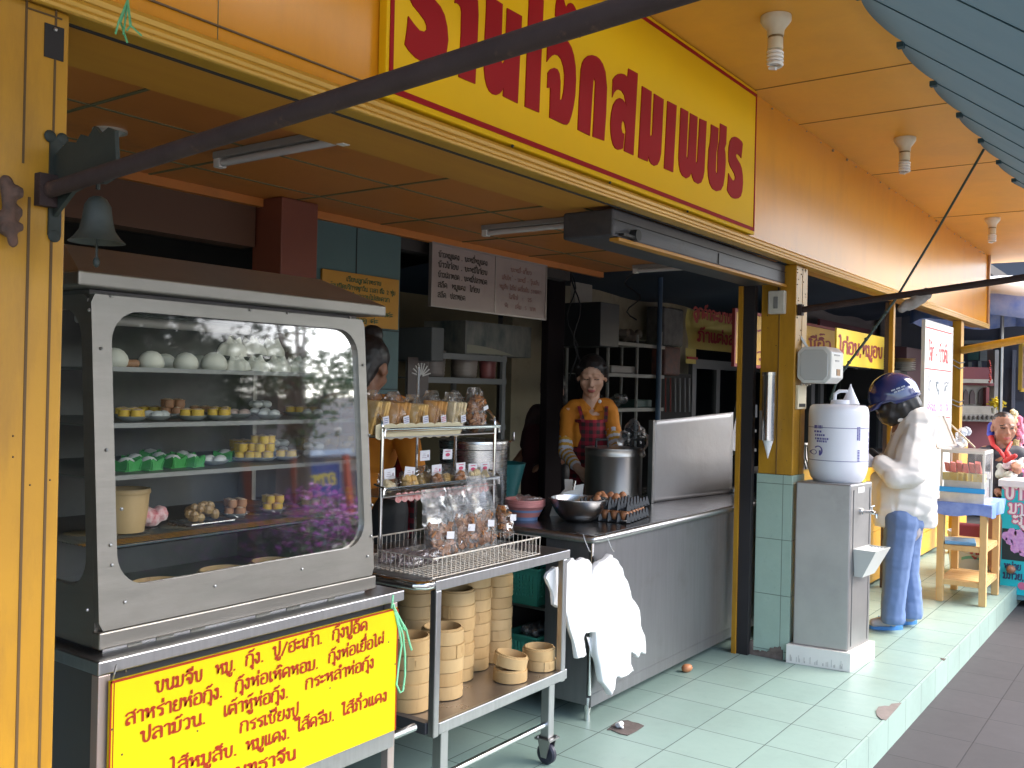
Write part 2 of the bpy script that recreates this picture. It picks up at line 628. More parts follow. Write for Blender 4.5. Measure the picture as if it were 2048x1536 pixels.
m_floor = tile_mat('floor_tile', MINT, (.235, .33, .303), (.05, .078, .073), SX, SY, X0, Y0)
m_riser = tile_mat('riser_tile', (.27, .38, .345), (.29, .395, .36), (.06, .09, .085), SX, .6, X0 + .05, -.5, plane='xz')
m_ptile = tile_mat('post_tile', (.36, .48, .40), (.38, .5, .42), (.13, .17, .14), .5, .3024, 1.45, .95, .004, .12, 'yz')
m_paver = tile_mat('paver', (.058, .056, .059), (.064, .061, .065), (.045, .043, .046), .4, .4, .03, .02, .006, .75, dirt=(.04, .038, .04))
m_asph = M('road_concrete', (.40, .385, .36), .85, c2=(.34, .33, .31), scale=4, bump=.5, bscale=180)  # unseen road made pale concrete to bounce light up under the eaves
m_yel = M('yellow_paint', (.66, .36, .045), .32, c2=(.60, .31, .04), scale=3, bump=.08, bscale=14, dirt=(.3, .15, .03), dscale=7, dlo=.66, dhi=.86, rvar=.1)
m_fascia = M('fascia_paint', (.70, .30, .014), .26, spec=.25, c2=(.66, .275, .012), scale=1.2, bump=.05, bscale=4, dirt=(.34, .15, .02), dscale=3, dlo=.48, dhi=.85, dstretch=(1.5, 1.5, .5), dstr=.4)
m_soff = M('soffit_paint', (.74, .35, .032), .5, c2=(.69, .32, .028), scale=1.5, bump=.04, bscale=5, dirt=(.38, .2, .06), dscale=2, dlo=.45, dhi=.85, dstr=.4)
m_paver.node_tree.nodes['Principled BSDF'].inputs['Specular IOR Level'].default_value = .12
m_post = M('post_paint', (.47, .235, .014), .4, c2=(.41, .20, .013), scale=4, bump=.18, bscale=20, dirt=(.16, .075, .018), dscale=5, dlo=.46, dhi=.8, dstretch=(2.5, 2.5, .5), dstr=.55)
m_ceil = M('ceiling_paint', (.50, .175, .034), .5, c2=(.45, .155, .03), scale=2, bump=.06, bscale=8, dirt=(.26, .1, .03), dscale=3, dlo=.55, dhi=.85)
m_seam = M('ceiling_seam', (.12, .11, .05), .7)
m_trim = M('trim_metal', (.58, .33, .045), .28, metal=.2, c2=(.5, .27, .035), scale=9, stretch=(.3, 3, 3))
m_dark = M('dark_void', (.018, .016, .016), .8)
m_teal = M('teal_wall', (.065, .125, .125), .55, c2=(.055, .11, .11), scale=3, bump=.05, bscale=10, dirt=(.05, .09, .09), dscale=2)
m_redp = M('red_brown_paint', (.17, .045, .022), .5, c2=(.14, .035, .018), scale=3)
m_cream = M('cream_wall', (.42, .36, .25), .7, c2=(.36, .3, .2), scale=2.5, dirt=(.2, .16, .11), dscale=2)
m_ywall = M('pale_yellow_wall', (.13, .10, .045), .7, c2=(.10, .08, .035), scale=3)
m_steel = M('steel', (.56, .55, .54), .27, metal=1, c2=(.5, .5, .5), scale=5, stretch=(1, 1, 12), rvar=.1, bump=.03, bscale=25, bstretch=(1, 1, 6))
m_steelh = M('steel_brushed', (.50, .50, .51), .33, metal=1, c2=(.43, .43, .44), scale=6, stretch=(12, 12, .6), rvar=.12, bump=.05, bscale=3, bstretch=(1, 1, 1), dirt=(.33, .32, .31), dscale=5, dlo=.6, dhi=.85, bdist=.02)
m_steeld = M('steel_worn', (.40, .395, .39), .36, metal=1, c2=(.32, .315, .31), scale=6, rvar=.12, bump=.06, bscale=20, dirt=(.22, .2, .19), dscale=7, dlo=.58, dhi=.82)
m_chrome = M('chrome', (.72, .72, .72), .12, metal=1)
m_wirew = M('coated_wire', (.62, .58, .52), .4, c2=(.45, .36, .27), scale=30)
m_rust = M('rusty_pipe', (.05, .032, .03), .7, c2=(.035, .023, .022), scale=14, spec=.2, bump=.25, bscale=90, dirt=(.16, .085, .055), dscale=14, dlo=.58, dhi=.8)
m_black = M('black_rubber', (.02, .02, .022), .55)
m_iron = M('green_black_iron', (.012, .018, .015), .65, c2=(.018, .024, .02), scale=20, bump=.15, bscale=60)

# ------------------------------------------------------------------ ground, pavement, floor
def struct(o):
    o['kind'] = 'structure'
    return o
mb = MB(); mb.face([(-400, -400, -.165), (400, -400, -.165), (400, 400, -.165), (-400, 400, -.165)])
struct(mb.build('ground', M('ground', (.11, .105, .10), .9, c2=(.15, .14, .13), scale=.3, bump=.2), keep=True))
mb = MB(); mb.face([(-40, -1.6, -.15), (60, -1.6, -.15), (60, 1.105, -.15), (-40, 1.105, -.15)])
struct(mb.build('pavement', m_paver, keep=True))
mb = MB(); mb.face([(-120, -8.5, -.158), (160, -8.5, -.158), (160, -1.75, -.158), (-120, -1.75, -.158)])
struct(mb.build('road', m_asph, keep=True))
mb = MB(); mb.box(-120, -1.75, -.165, 160, -1.6, -.146)
struct(mb.build('kerb', M('kerb_concrete', (.3, .29, .27), .8, c2=(.24, .23, .22), bump=.2), keep=True))
mb = MB(); mb.box(-12, 1.118, -.2, 11.2, 14, 0)
fl = struct(mb.build('floor', m_floor, keep=True))
mb = MB(); mb.box(-12, 1.105, -.2, 11.2, 1.1165, .0015)
struct(mb.build('floor_step_edge', m_riser, keep=True))
# broken places in the floor: one missing tile at the counter corner, one chipped at the step edge
m_mortar = M('bare_mortar', (.12, .095, .09), .9, c2=(.075, .06, .055), scale=18, bump=.6, bscale=70)
m_mortar2 = M('bare_concrete', (.20, .17, .16), .9, c2=(.15, .13, .12), scale=18, bump=.5, bscale=70)
def patch(name, px, mat, z=.004):
    mb = MB()
    mb.slab([at(u, v, z=z) for u, v in px], (0, 0, -.003))
    return struct(mb.build(name, mat))
patch('broken_floor_tile', [(1229, 1446), (1240, 1441), (1256, 1440), (1263, 1443), (1277, 1446), (1288, 1451), (1272, 1462), (1255, 1470), (1240, 1467), (1222, 1459), (1214, 1459), (1221, 1453)], m_mortar)
patch('broken_step_tile', [(1752, 1421), (1757, 1413), (1770, 1411), (1778, 1412), (1783, 1407), (1794, 1406), (1803, 1405), (1795, 1415), (1783, 1428), (1772, 1440), (1762, 1438), (1754, 1431)], m_mortar2)
patch('chipped_tile_corner', [(1881, 1316), (1892, 1317), (1888, 1321)], m_mortar)

# ------------------------------------------------------------------ the shop building
B = thing('shop_building', (3, 2.2, 0), 'open fronted yellow food shop with orange ceiling and long yellow fascia', 'shop building')
def part(name, mat, *boxes, bevel=0, p=None, extra=()):
    mb = MB()
    for b in boxes: mb.box(*b)
    mb.mi = 1
    for b in extra: mb.box(*b)
    return mb.build(name, mat, p or B, bevel=bevel)
part('fascia', [m_fascia, m_seam], (.80, FY, 2.19, 10.63, FY + .04, 2.885), extra=[(x, FY - .001, 2.19, x + .002, FY + .001, 2.885) for x in (1.30,)])
# ribbed metal moulding along the lower edge, three rounded ribs on a backing strip
mb = MB()
mb.box(.80, FY - .012, 2.142, 10.69, FY + .05, 2.188)
for k, (zz, rr) in enumerate(((2.178, .013), (2.160, .010), (2.147, .008))):
    mb.tube([(.80, FY - .012, zz), (10.69, FY - .012, zz)], rr, 8)
tr = mb.build('fascia_moulding', m_trim, B)
part('fascia_end_strip', M('brown_strip', (.38, .18, .06), .4), (10.63, FY - .02, 2.142, 10.70, FY + .06, 2.9), bevel=.01)
# seams of the fascia sheets
part('fascia_wire', M('brown_wire', (.12, .07, .03), .6), (.82, FY - .005, 2.224, 1.82, FY - .001, 2.228))
# eaves soffit out to the street
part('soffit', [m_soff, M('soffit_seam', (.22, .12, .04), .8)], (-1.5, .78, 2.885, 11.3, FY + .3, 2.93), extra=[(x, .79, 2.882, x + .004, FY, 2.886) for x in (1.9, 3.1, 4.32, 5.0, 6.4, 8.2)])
# small cover beads and nail marks where soffit and fascia meet
mb = MB()
for k in range(26):
    x = 4.4 + k * .24 + random.uniform(-.05, .05)
    mb.ball((x, FY - .006, 2.874 - random.uniform(0, .012)), random.uniform(.004, .009), 6)
mb.build('nail_marks', M('nail_mark', (.3, .22, .12), .7), B)
# the boxed beam under the fascia, stained
m_beam = M('beam_paint', (.50, .23, .03), .45, c2=(.42, .18, .025), scale=3, stretch=(.3, 3, 1), dirt=(.12, .06, .03), dscale=12, dlo=.66, dhi=.76)
part('front_beam', m_beam, (.97, FY + .052, 2.150, 3.16, 2.08, 2.199), bevel=.004)
part('front_beam_gap', m_dark, (.97, FY + .045, 2.139, 4.9, FY + .056, 2.149))
# interior ceiling with seams
ss = [(x, 2.08, 2.1965, x + .011, 3.14, 2.2005) for x in (.82, 1.425, 2.03, 2.64, 3.25, 3.86, 4.47)]
ss += [(-3, y, 2.1972, 5.3, y + .009, 2.2008) for y in (2.085, 2.485, 2.885)]
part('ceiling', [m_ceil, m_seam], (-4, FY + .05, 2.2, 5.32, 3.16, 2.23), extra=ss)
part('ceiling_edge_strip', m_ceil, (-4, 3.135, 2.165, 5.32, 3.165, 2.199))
# right half: ceiling of the next room behind the posts
# back partition: teal panel wall, red-brown post, dark beam
part('teal_wall', [m_teal, m_dark], (2.76, 3.16, 0, 3.42, 3.21, 2.199), extra=[(2.76, 3.157, 1.70, 3.42, 3.161, 1.704), (2.76, 3.157, 1.42, 3.42, 3.161, 1.424), (3.12, 3.157, 0, 3.124, 3.161, 2.199)])
part('inner_post', m_redp, (2.56, 3.02, 0, 2.755, 3.2, 2.198), bevel=.004)
part('inner_beam', M('dark_beam', (.09, .04, .02), .6), (-2, 3.17, 2.0, 2.55, 3.26, 2.19))
# dark wooden rooms behind
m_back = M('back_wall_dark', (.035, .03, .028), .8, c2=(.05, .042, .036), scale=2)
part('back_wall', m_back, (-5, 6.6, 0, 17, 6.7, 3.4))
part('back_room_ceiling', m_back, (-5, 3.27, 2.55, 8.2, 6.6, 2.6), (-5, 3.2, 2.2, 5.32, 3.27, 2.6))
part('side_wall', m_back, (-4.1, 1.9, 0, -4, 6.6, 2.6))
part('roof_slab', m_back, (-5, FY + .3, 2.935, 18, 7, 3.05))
# cream wall behind a pale painted light patch, dark columns
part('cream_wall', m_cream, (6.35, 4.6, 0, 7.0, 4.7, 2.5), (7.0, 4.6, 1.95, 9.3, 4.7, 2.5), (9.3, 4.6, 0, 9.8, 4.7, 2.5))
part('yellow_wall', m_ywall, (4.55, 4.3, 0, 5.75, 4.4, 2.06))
xc0, xc1 = at(1098, 600, y=3.4).x, at(1131, 600, y=3.4).x
part('dark_column', M('dark_column', (.012, .009, .010), .8, spec=.05), (xc0, 3.4, 0, xc1, at(1084, 600, x=xc0).y, 2.55), bevel=.006)
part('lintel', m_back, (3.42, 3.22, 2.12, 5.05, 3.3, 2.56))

# next room (right): blue canvas ceiling, glazed front far behind
m_tarp = M('blue_canvas', (.018, .03, .055), .7, c2=(.024, .04, .07), scale=1.2, stretch=(.4, 3, 1), bump=.25, bscale=4)
mb = MB()
mb.grid(lambda s, t: (5.33 + s * 8.0, 1.95 + t * 4.2, 2.62 - .42 * t + .02 * sin(9 * s * pi)), 40, 8)
cv = mb.build('canvas_ceiling', m_tarp, B)
part('front_beam', m_beam, (5.25, FY + .052, 2.150, 10.6, 1.90, 2.199), bevel=.004)
# ------------------------------------------------------------------ the big sign on the fascia
SIGN = thing('shop_sign', (3.07, FY - .02, 2.2), 'long yellow signboard with bold red Thai lettering on the fascia', 'signboard')
SXL, SXR, SZB, SZT = 1.80, 4.335, 2.196, 2.880
m_sign = M('sign_yellow', (.80, .47, .006), .5, spec=.1, c2=(.74, .46, .012), scale=1.5, dirt=(.45, .26, .03), dscale=8, dlo=.72, dhi=.9)
m_sred = M('sign_red', (.30, .006, .010), .6, spec=.15)
SYF = FY - .03
mb = MB(); mb.box(SXL, SYF, SZB, SXR, FY - .002, SZT); mb.build('sign_panel', m_sign, SIGN, bevel=.003)
mb = MB()
for a in ((SXL + .02, SZB + .016, SXR - .012, SZB + .032), (SXL + .02, SZT - .03, SXR - .012, SZT - .016), (SXL + .012, SZB + .016, SXL + .026, SZT - .016), (SXR - .016, SZB + .016, SXR - .006, SZT - .016)):
    mb.box(a[0], SYF - .003, a[1], a[2], SYF + .001, a[3])
mb.build('border_line', m_sred, SIGN)
mb = MB()
for q in ((1025, 292), (1220, 365), (1375, 423)):
    mb.ball(at(*q, y=SYF - .001), .005, 8)
mb.build('screw', m_black, SIGN)
S1 = lambda P: [(780 + a / 6.4, b / 6.4) for a, b in P]
S2 = lambda P: [(960 + a / 5.486, b / 5.486) for a, b in P]
S3 = lambda P: [(1200 + a / 5.12, 120 + b / 5.12) for a, b in P]
ror = [(1456, 860), (1445, 835), (1420, 810), (1395, 792), (1370, 785), (1345, 795), (1326, 830), (1314, 890), (1310, 960), (1312, 1040), (1328, 1090), (1352, 1130), (1370, 1165), (1378, 1195), (1378, 1218), (1368, 1235), (1350, 1232), (1330, 1200), (1310, 1160), (1305, 1240), (1296, 1330), (1310, 1362), (1335, 1398), (1358, 1415), (1382, 1422), (1410, 1418), (1436, 1395), (1450, 1345), (1458, 1260), (1455, 1180), (1445, 1110), (1430, 1065), (1408, 1030), (1390, 1000), (1385, 982), (1390, 966), (1405, 965), (1425, 982), (1441, 1006), (1449, 930)]
glyphs = [
 S1([(820, 40), (850, 42), (875, 60), (895, 95), (905, 150), (900, 420), (870, 985), (1080, 1075), (1110, 500), (1122, 200), (1115, 20), (1090, -120), (1040, -200), (980, -235), (900, -230), (840, -150)]),
 S2([(66, -60), (60, 130), (35, 640), (38, 760), (48, 860), (68, 945), (95, 1000), (130, 1033), (170, 1045), (205, 1030), (232, 1000), (250, 960), (245, 1055), (405, 1135), (452, 180), (290, 90), (268, 600), (262, 665), (245, 700), (230, 690), (220, 640), (240, 48)]),
 S2([(536, -150), (485, 1170), (640, 1235), (700, -230), (620, -330), (480, -330), (470, -180)]),
 S2([(735, 450), (765, 418), (810, 398), (865, 395), (915, 415), (960, 460), (995, 520), (1022, 610), (1040, 730), (1045, 880), (1036, 1050), (1018, 1170), (995, 1270), (970, 1345), (948, 1370), (915, 1366), (755, 1290), (765, 965), (730, 965), (736, 800), (765, 762), (805, 746), (842, 762), (865, 810), (875, 900), (868, 1095), (890, 1096), (908, 1010), (917, 920), (920, 820), (908, 730), (882, 650), (850, 610), (815, 600), (780, 615), (750, 645), (725, 680)]),
 S2([(818, 170), (824, 60), (840, -30), (865, -90), (890, -85), (906, -30), (925, 50), (940, 85), (950, 60), (965, 40), (985, 33), (1010, 45), (1035, 85), (1060, 140), (1090, 250), (1093, 415), (985, 362), (900, 300)]),
 S2([(1065, 1425), (1080, 1090), (1100, 760), (1115, 690), (1140, 645), (1175, 615), (1220, 605), (1265, 618), (1305, 650), (1340, 705), (1368, 790), (1385, 960), (1375, 1250), (1355, 1545), (1230, 1500), (1245, 1200), (1258, 900), (1246, 855), (1234, 900), (1215, 1200), (1198, 1490)]),
 S3([(100, 650), (103, 740), (112, 810), (128, 868), (150, 905), (180, 920), (205, 918), (228, 905), (243, 757), (222, 748), (211, 700), (214, 650), (229, 616), (246, 650), (258, 730), (240, 932), (335, 975), (380, 140), (285, 88), (275, 182), (262, 165), (240, 148), (205, 140), (178, 145), (150, 165), (125, 200), (118, 385), (138, 335), (160, 311), (185, 304), (215, 318), (242, 362), (265, 485), (250, 440), (225, 405), (195, 390), (162, 405), (130, 455), (110, 540)]),
 S3([(425, 268), (385, 998), (482, 1040), (489, 978), (500, 1035), (520, 1065), (550, 1085), (580, 1075), (603, 1030), (618, 960), (645, 405), (548, 345), (528, 765), (513, 790), (505, 765), (522, 325)]),
 S3([(685, 420), (650, 1110), (742, 1150), (778, 468)]),
 S3([(822, 490), (798, 1000), (803, 1075), (815, 1140), (838, 1185), (878, 1213), (908, 1198), (930, 1155), (940, 1200), (960, 1245), (1000, 1270), (1030, 1255), (1050, 1205), (1062, 1140), (1085, 630), (1015, 600), (990, 1040), (982, 1062), (974, 1040), (992, 585), (918, 545), (893, 990), (884, 1018), (878, 980), (897, 530)]),
 S3([(1132, 660), (1130, 740), (1120, 850), (1108, 910), (1098, 1100), (1103, 1190), (1118, 1265), (1145, 1318), (1188, 1345), (1230, 1335), (1256, 1285), (1272, 1180), (1280, 1050), (1278, 960), (1270, 905), (1285, 860), (1292, 685), (1225, 650), (1217, 830), (1200, 930), (1196, 1150), (1186, 1170), (1178, 1135), (1184, 950), (1200, 860), (1207, 700)]),
 S3(ror)]
mb = MB()
def glyph3(pts3):
    mb.slab(pts3, (0, -.004, 0))
for g in glyphs:
    glyph3([at(u, v, y=SYF + .0005) for u, v in g])
R3 = [at(u, v, y=SYF + .0005) for u, v in S3(ror)]
tip = at(*S3([(1297, 1330)])[0], y=SYF); rgt = at(*S3([(1458, 1250)])[0], y=SYF)
tip0 = at(*S1([(182, 568)])[0], y=SYF); rgt0 = at(*S1([(735, 400)])[0], y=SYF)
kx = (rgt0.x - tip0.x) / (rgt.x - tip.x)
glyph3([Vector((tip0.x + (p.x - tip.x) * kx, p.y, tip0.z + (p.z - tip.z) * 1.02)) for p in R3])
ink(mb, ' ้', (1.86, SYF, 2.36), (1, 0, 0), (0, 0, 1), .34, .2)
mb.build('lettering', m_sred, SIGN)

# ------------------------------------------------------------------ yellow posts of the front
def grooves(mb, x, y, z0, z1, w=.005):
    mb.box(x - w / 2, y - .0015, z0, x + w / 2, y + .001, z1)
P1 = thing('yellow_post', (.9, 1.85, 0), 'yellow steel post with rusty clamp at the left edge beside the bun cabinet', 'post')
PX0, PX1 = .826, .966
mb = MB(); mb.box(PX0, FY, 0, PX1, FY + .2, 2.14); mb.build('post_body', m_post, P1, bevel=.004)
mb = MB()
for u in (42, 88):
    x = at(u, 1100, y=FY).x
    grooves(mb, x, FY, 0, 1.78)
grooves(mb, at(52, 60, y=FY).x, FY, 1.84, 2.14, .004)
grooves(mb, at(108, 200, y=FY).x, FY, 1.84, 2.14, .004)
zz = at(80, 26, y=FY).z
mb.box(at(52, 0, y=FY).x, FY - .002, zz, at(124, 26, y=FY).x, FY + .001, zz + .003)
mb.box(PX0 - .001, FY - .002, 0, PX0 + .004, FY + .001, 2.13)
for u, v in ((26, 872), (26, 914), (49, 868), (60, 970), (100, 960)):
    mb.ball(at(u, v, y=FY), .0022, 6)
mb.build('groove', M('groove_dark', (.10, .055, .02), .8), P1)
a, b = at(89, 45, y=FY), at(126, 124, y=FY)
mb = MB(); mb.box(a.x, FY - .002, b.z, b.x, FY + .001, a.z); mb.build('latch_hole', m_dark, P1)
mb = MB(); mb.ball((b.x - .018, FY - .004, a.z - .008), .004, 8); mb.build('bolt', m_steeld, P1)
# scorched rusty clamp
mb = MB()
c = at(22, 420, y=FY - .015)
for k in range(14):
    mb.ball(c + Vector((random.uniform(-.014, .012), random.uniform(-.012, .01), random.uniform(-.045, .04))), random.uniform(.008, .017), 7)
mb.caps(c + Vector((-.01, 0, .05)), .012, c + Vector((.0, -.01, -.06)), .009)
blob('rusty_clamp', mb, M('burnt_rust', (.05, .03, .022), .8, c2=(.12, .06, .04), scale=40, bump=.6, bscale=120), P1, .004, 2)

P2 = thing('yellow_post', (5.14, 1.87, 0), 'square yellow post with mint tiled foot between the counter and the water cooler', 'post')
mb = MB(); mb.box(5.05, FY + .012, 1.0, 5.235, 1.965, 2.14); mb.build('post_body', m_post, P2, bevel=.004)
mb = MB(); mb.box(5.046, FY + .008, .0, 5.239, 1.969, .999); mb.build('tiled_foot', m_ptile, P2, bevel=.002)
mb = MB(); mb.box(5.045, FY + .10, 1.0, 5.0505, FY + .103, 2.14); mb.box(5.15, FY + .0105, 1.0, 5.152, FY + .0125, 2.14)
for k in range(26):
    mb.ball((5.06 + random.random() * .16, FY + .011, 1.3 + random.random() * .84), random.uniform(.002, .0045), 6)
    if k < 12: mb.ball((5.0495, 1.8 + random.random() * .16, 1.05 + random.random() * 1.0), random.uniform(.002, .004), 6)
mb.build('groove', M('groove_dark', (.10, .055, .02), .8), P2)
mb = MB()
for k in range(16):
    y = 1.80 + .012 * k
    mb.box(5.036, y, 0, 5.046, y + .0125, .055 + .03 * abs(nz((k, 0, 0), .6)) - (.03 if k > 5 else 0) + (.05 if k > 13 else 0))
mb.build('rusted_foot', M('rust_foot', (.09, .06, .05), .8, c2=(.2, .16, .14), scale=20, bump=.4), P2)

xp = at(1922, 700, y=FY + .012).x
yp = at(1904, 700, x=xp).y
P3 = thing('yellow_post', (xp, 1.85, 0), 'yellow post beside the white menu stand at the far end of the front', 'post')
mb = MB(); mb.box(xp, FY + .012, 0, xp + .12, yp, 2.14); mb.build('post_body', m_post, P3, bevel=.004)
for v in (722, 733, 803, 812):
    z = at(1905, v, y=FY).z
    mb = MB(); mb.tube([(xp - .35, FY + .02, z + .02), (xp - .1, FY + .004, z - .01), (xp + .02, FY + .006, z), (xp + .125, FY + .005, z + .008), (xp + .13, FY + .1, z), (xp, yp + .01, z), (xp - .01, FY + .1, z)], .005, 6); mb.build('tie_wire', m_black, P3)
xp = at(1786, 700, y=1.86).x
yp = at(1777, 700, x=xp).y
P4 = thing('yellow_post', (xp, 1.9, 0), 'thin yellow post right behind the customer with the blue helmet', 'post')
mb = MB(); mb.box(xp, 1.86, 0, xp + .05, yp, 2.14); mb.build('post_body', m_post, P4, bevel=.003)
mb = MB(); mb.box(xp + .001, yp + .001, 0, xp + .04, at(1769, 700, x=xp).y, 2.14); mb.build('dark_side_rail', M('dark_rail', (.08, .05, .035), .5), P4)

# roller shutter: guide rail at the post and housing under the fascia
RS = thing('roller_shutter', (4.1, 2.0, 2.0), 'grey steel roller shutter housing under the right half of the big sign', 'roller shutter')
mb = MB(); mb.box(3.17, FY + .07, 2.035, 5.04, 2.06, 2.142); mb.build('housing', M('shutter_steel', (.11, .11, .12), .5, metal=.6, c2=(.08, .08, .09), scale=5, stretch=(.4, 3, 6), dirt=(.08, .075, .07), dscale=8, bump=.1), RS, bevel=.008)
mb = MB(); mb.box(3.165, FY + .066, 2.098, 5.04, FY + .0695, 2.10)
for x in (4.15,): mb.box(x, FY + .067, 2.04, x + .004, FY + .0695, 2.09)
mb.build('housing_seam', m_dark, RS)
mb = MB(); mb.box(3.2, FY + .06, 2.020, 5.04, FY + .105, 2.034); mb.build('bottom_rail', m_beam, RS, bevel=.003)
mb = MB(); mb.lathe([(.0, 0), (.024, 0), (.024, .03), (.0, .03)], (3.32, FY + .07, 2.055), 12, rota('X', 90)); mb.box(3.21, FY + .045, 2.04, 3.33, FY + .068, 2.05); mb.build('shaft_bracket', m_black, RS)
mb = MB(); mb.box(5.005, 1.985, 0, 5.045, 2.05, 2.03); mb.build('guide_rail', M('guide_rail', (.035, .032, .035), .45, metal=.5), RS)
mb = MB(); mb.box(4.992, 2.051, 0, 5.03, 2.075, 2.03); mb.build('guide_rail', m_post, RS)

# things fixed to post 2
def onpost(u, v): return at(u, v, x=5.05)
SW = thing('switch_box', onpost(1558, 628), 'white switch box on the upper part of the yellow post above the cup tube', 'switch')
a, b = onpost(1541, 583), onpost(1573, 628)
mb = MB(); mb.box(5.012, b.y, b.z, 5.049, a.y, a.z); mb.build('box', M('white_plastic', (.62, .6, .55), .4, c2=(.5, .47, .42), scale=10), SW, bevel=.006)
cy, cz = (a.y + b.y) / 2, (a.z + b.z) / 2
mb = MB(); mb.box(5.006, cy - .012, cz - .035, 5.0118, cy + .012, cz + .03); mb.build('rocker', M('grey_plastic', (.2, .2, .2), .4), SW, bevel=.002)
mb = MB(); mb.tube([(5.045, cy, a.z), (5.046, cy - .005, 2.14)], .004, 6); mb.build('cable', m_black, SW)

CD = thing('cup_dispenser', onpost(1545, 880), 'shiny steel tube cup dispenser on the post with a white paper cone below', 'cup dispenser')
a, b = onpost(1545, 745), onpost(1545, 880)
r = .036
mb = MB(); mb.lathe([(r - .003, b.z), (r, b.z), (r, a.z - .02), (r + .003, a.z - .018), (r + .003, a.z), (0.001, a.z)], (5.01 - .004, a.y, 0), 24); mb.build('tube', m_chrome, CD)
mb = MB(); mb.lathe([(r * .86, b.z + .01), (.001, b.z - .10)], (5.006, a.y, 0), 20); mb.build('paper_cup', M('white_paper', (.8, .8, .82), .6), CD)
mb = MB(); mb.box(4.99, a.y + .03, b.z, 5.0, a.y + .045, b.z + .16); mb.build('bracket', m_steeld, CD)

LB = thing('emergency_light', at(1628, 700, x=5.0), 'white eight sided plastic box with a sticker on the street side of the yellow post', 'box')
c = Vector((5.17, FY - .09, at(1625, 730, x=5.1).z))
mb = MB()
def octp(x, h, w, cc=.03):
    return [Vector((x, c.y + a, c.z + b)) for a, b in ((-w, -h + cc), (-w + cc, -h), (w - cc, -h), (w, -h + cc), (w, h - cc), (w - cc, h), (-w + cc, h), (-w, h - cc))]
mb.slab(octp(5.06, .098, .092), (.21, 0, 0))
mb.build('case', M('white_case', (.68, .68, .66), .35), LB, bevel=.006)
mb = MB(); mb.slab(octp(5.054, .082, .074, .024), (.007, 0, 0)); mb.build('front_grille', M('grey_grille', (.48, .48, .47), .5), LB, bevel=.003)
mb = MB(); mb.box(5.15, c.y - .0945, c.z - .055, 5.21, c.y - .0921, c.z - .02); mb.build('sticker', M('orange_sticker', (.5, .24, .05), .5, c2=(.15, .08, .04), scale=60), LB)
mb = MB()
for k, w in enumerate((.09, .06)):
    mb.box(5.11 + k * .02, c.y - .0945, c.z + .05 - k * .03, 5.11 + k * .02 + w, c.y - .0922, c.z + .058 - k * .03)
mb.build('print', M('grey_print', (.35, .35, .36), .5), LB)
mb = MB(); mb.bar((5.17, FY - .02, c.z + .09), (5.15, FY + .02, c.z + .16), .02, .012); mb.box(5.1, FY - .02, c.z - .05, 5.2, FY + .013, c.z + .05); mb.build('mount', m_steeld, LB)
LP = thing('hinge_plate', at(1597, 815, y=FY), 'cream metal latch plate hanging on the post under the white box', 'latch plate')
a, b = at(1592, 770, y=FY + .005), at(1606, 818, y=FY + .005)
mb = MB(); mb.box(a.x + .01, FY - .004, b.z, b.x + .025, FY + .011, a.z); mb.build('plate', M('cream_metal', (.6, .52, .36), .5), LP, bevel=.002)
mb = MB(); mb.box(a.x + .028, FY - .006, b.z + .012, b.x + .008, FY - .002, b.z + .03); mb.build('slot', m_dark, LP)
mb = MB()
for k in range(4): mb.lathe([(.010, -.003), (.014, -.003), (.014, .003), (.010, .003), (.010, -.003)], (a.x + .03 + .045 * k, FY - .015, a.z + .01 + .006 * (k % 2)), 12, rota('Y', 20 + 20 * k) @ rota('X', 90))
mb.build('chain', m_steeld, LP)

# bell on its iron bracket
BL = thing('wall_bell', (.94, FY - .15, 1.68), 'old bronze green bell hanging from a dark iron bracket on the left post', 'bell')
xb = .943
zt, zb = 1.9, 1.715
mb = MB(); mb.box(xb - .012, FY - .006, zb, xb + .012, FY - .0005, zt)
mb.ball((xb, FY - .004, zb), (.013, .004, .013), 12); mb.ball((xb - .012, FY - .004, zt), (.012, .004, .012), 12); mb.ball((xb + .012, FY - .004, zt), (.012, .004, .012), 12)
mb.build('wall_plate', m_iron, BL)
mb = MB()
top = [(FY - .006, 1.865), (FY - .05, 1.886), (FY - .08, 1.88), (FY - .095, 1.893), (FY - .12, 1.885), (FY - .14, 1.902), (FY - .16, 1.885), (FY - .185, 1.893), (FY - .205, 1.885), (FY - .212, 1.83), (FY - .195, 1.80), (FY - .17, 1.795), (FY - .12, 1.80), (FY - .07, 1.79), (FY - .03, 1.765), (FY - .006, 1.75)]
mb.slab([(xb - .004, y, z) for y, z in top], (.008, 0, 0))
mb.build('bracket', m_iron, BL)
mb = MB()
bz, by = 1.692, FY - .15
mb.lathe([(r_ * .76, bz + z_ * .84) for r_, z_ in ((.0, .098), (.010, .098), (.02, .093), (.03, .078), (.034, .05), (.04, .026), (.052, .01), (.064, 0), (.061, 0), (.048, .01), (.034, .03), (.02, .085), (.001, .088))], (xb, by, 0), 32)
mb.tube([(xb, by, bz + .095), (xb, by, bz + .12)], .004, 6)
mb.build('bell', M('bell_bronze', (.028, .035, .030), .6, c2=(.018, .023, .02), scale=22, bump=.1), BL)
mb = MB(); mb.tube([(xb, by, bz + .03), (xb, by, bz - .03)], .002, 5); mb.ball((xb, by, bz - .036), (.006, .006, .01), 10); mb.build('clapper', m_iron, BL)

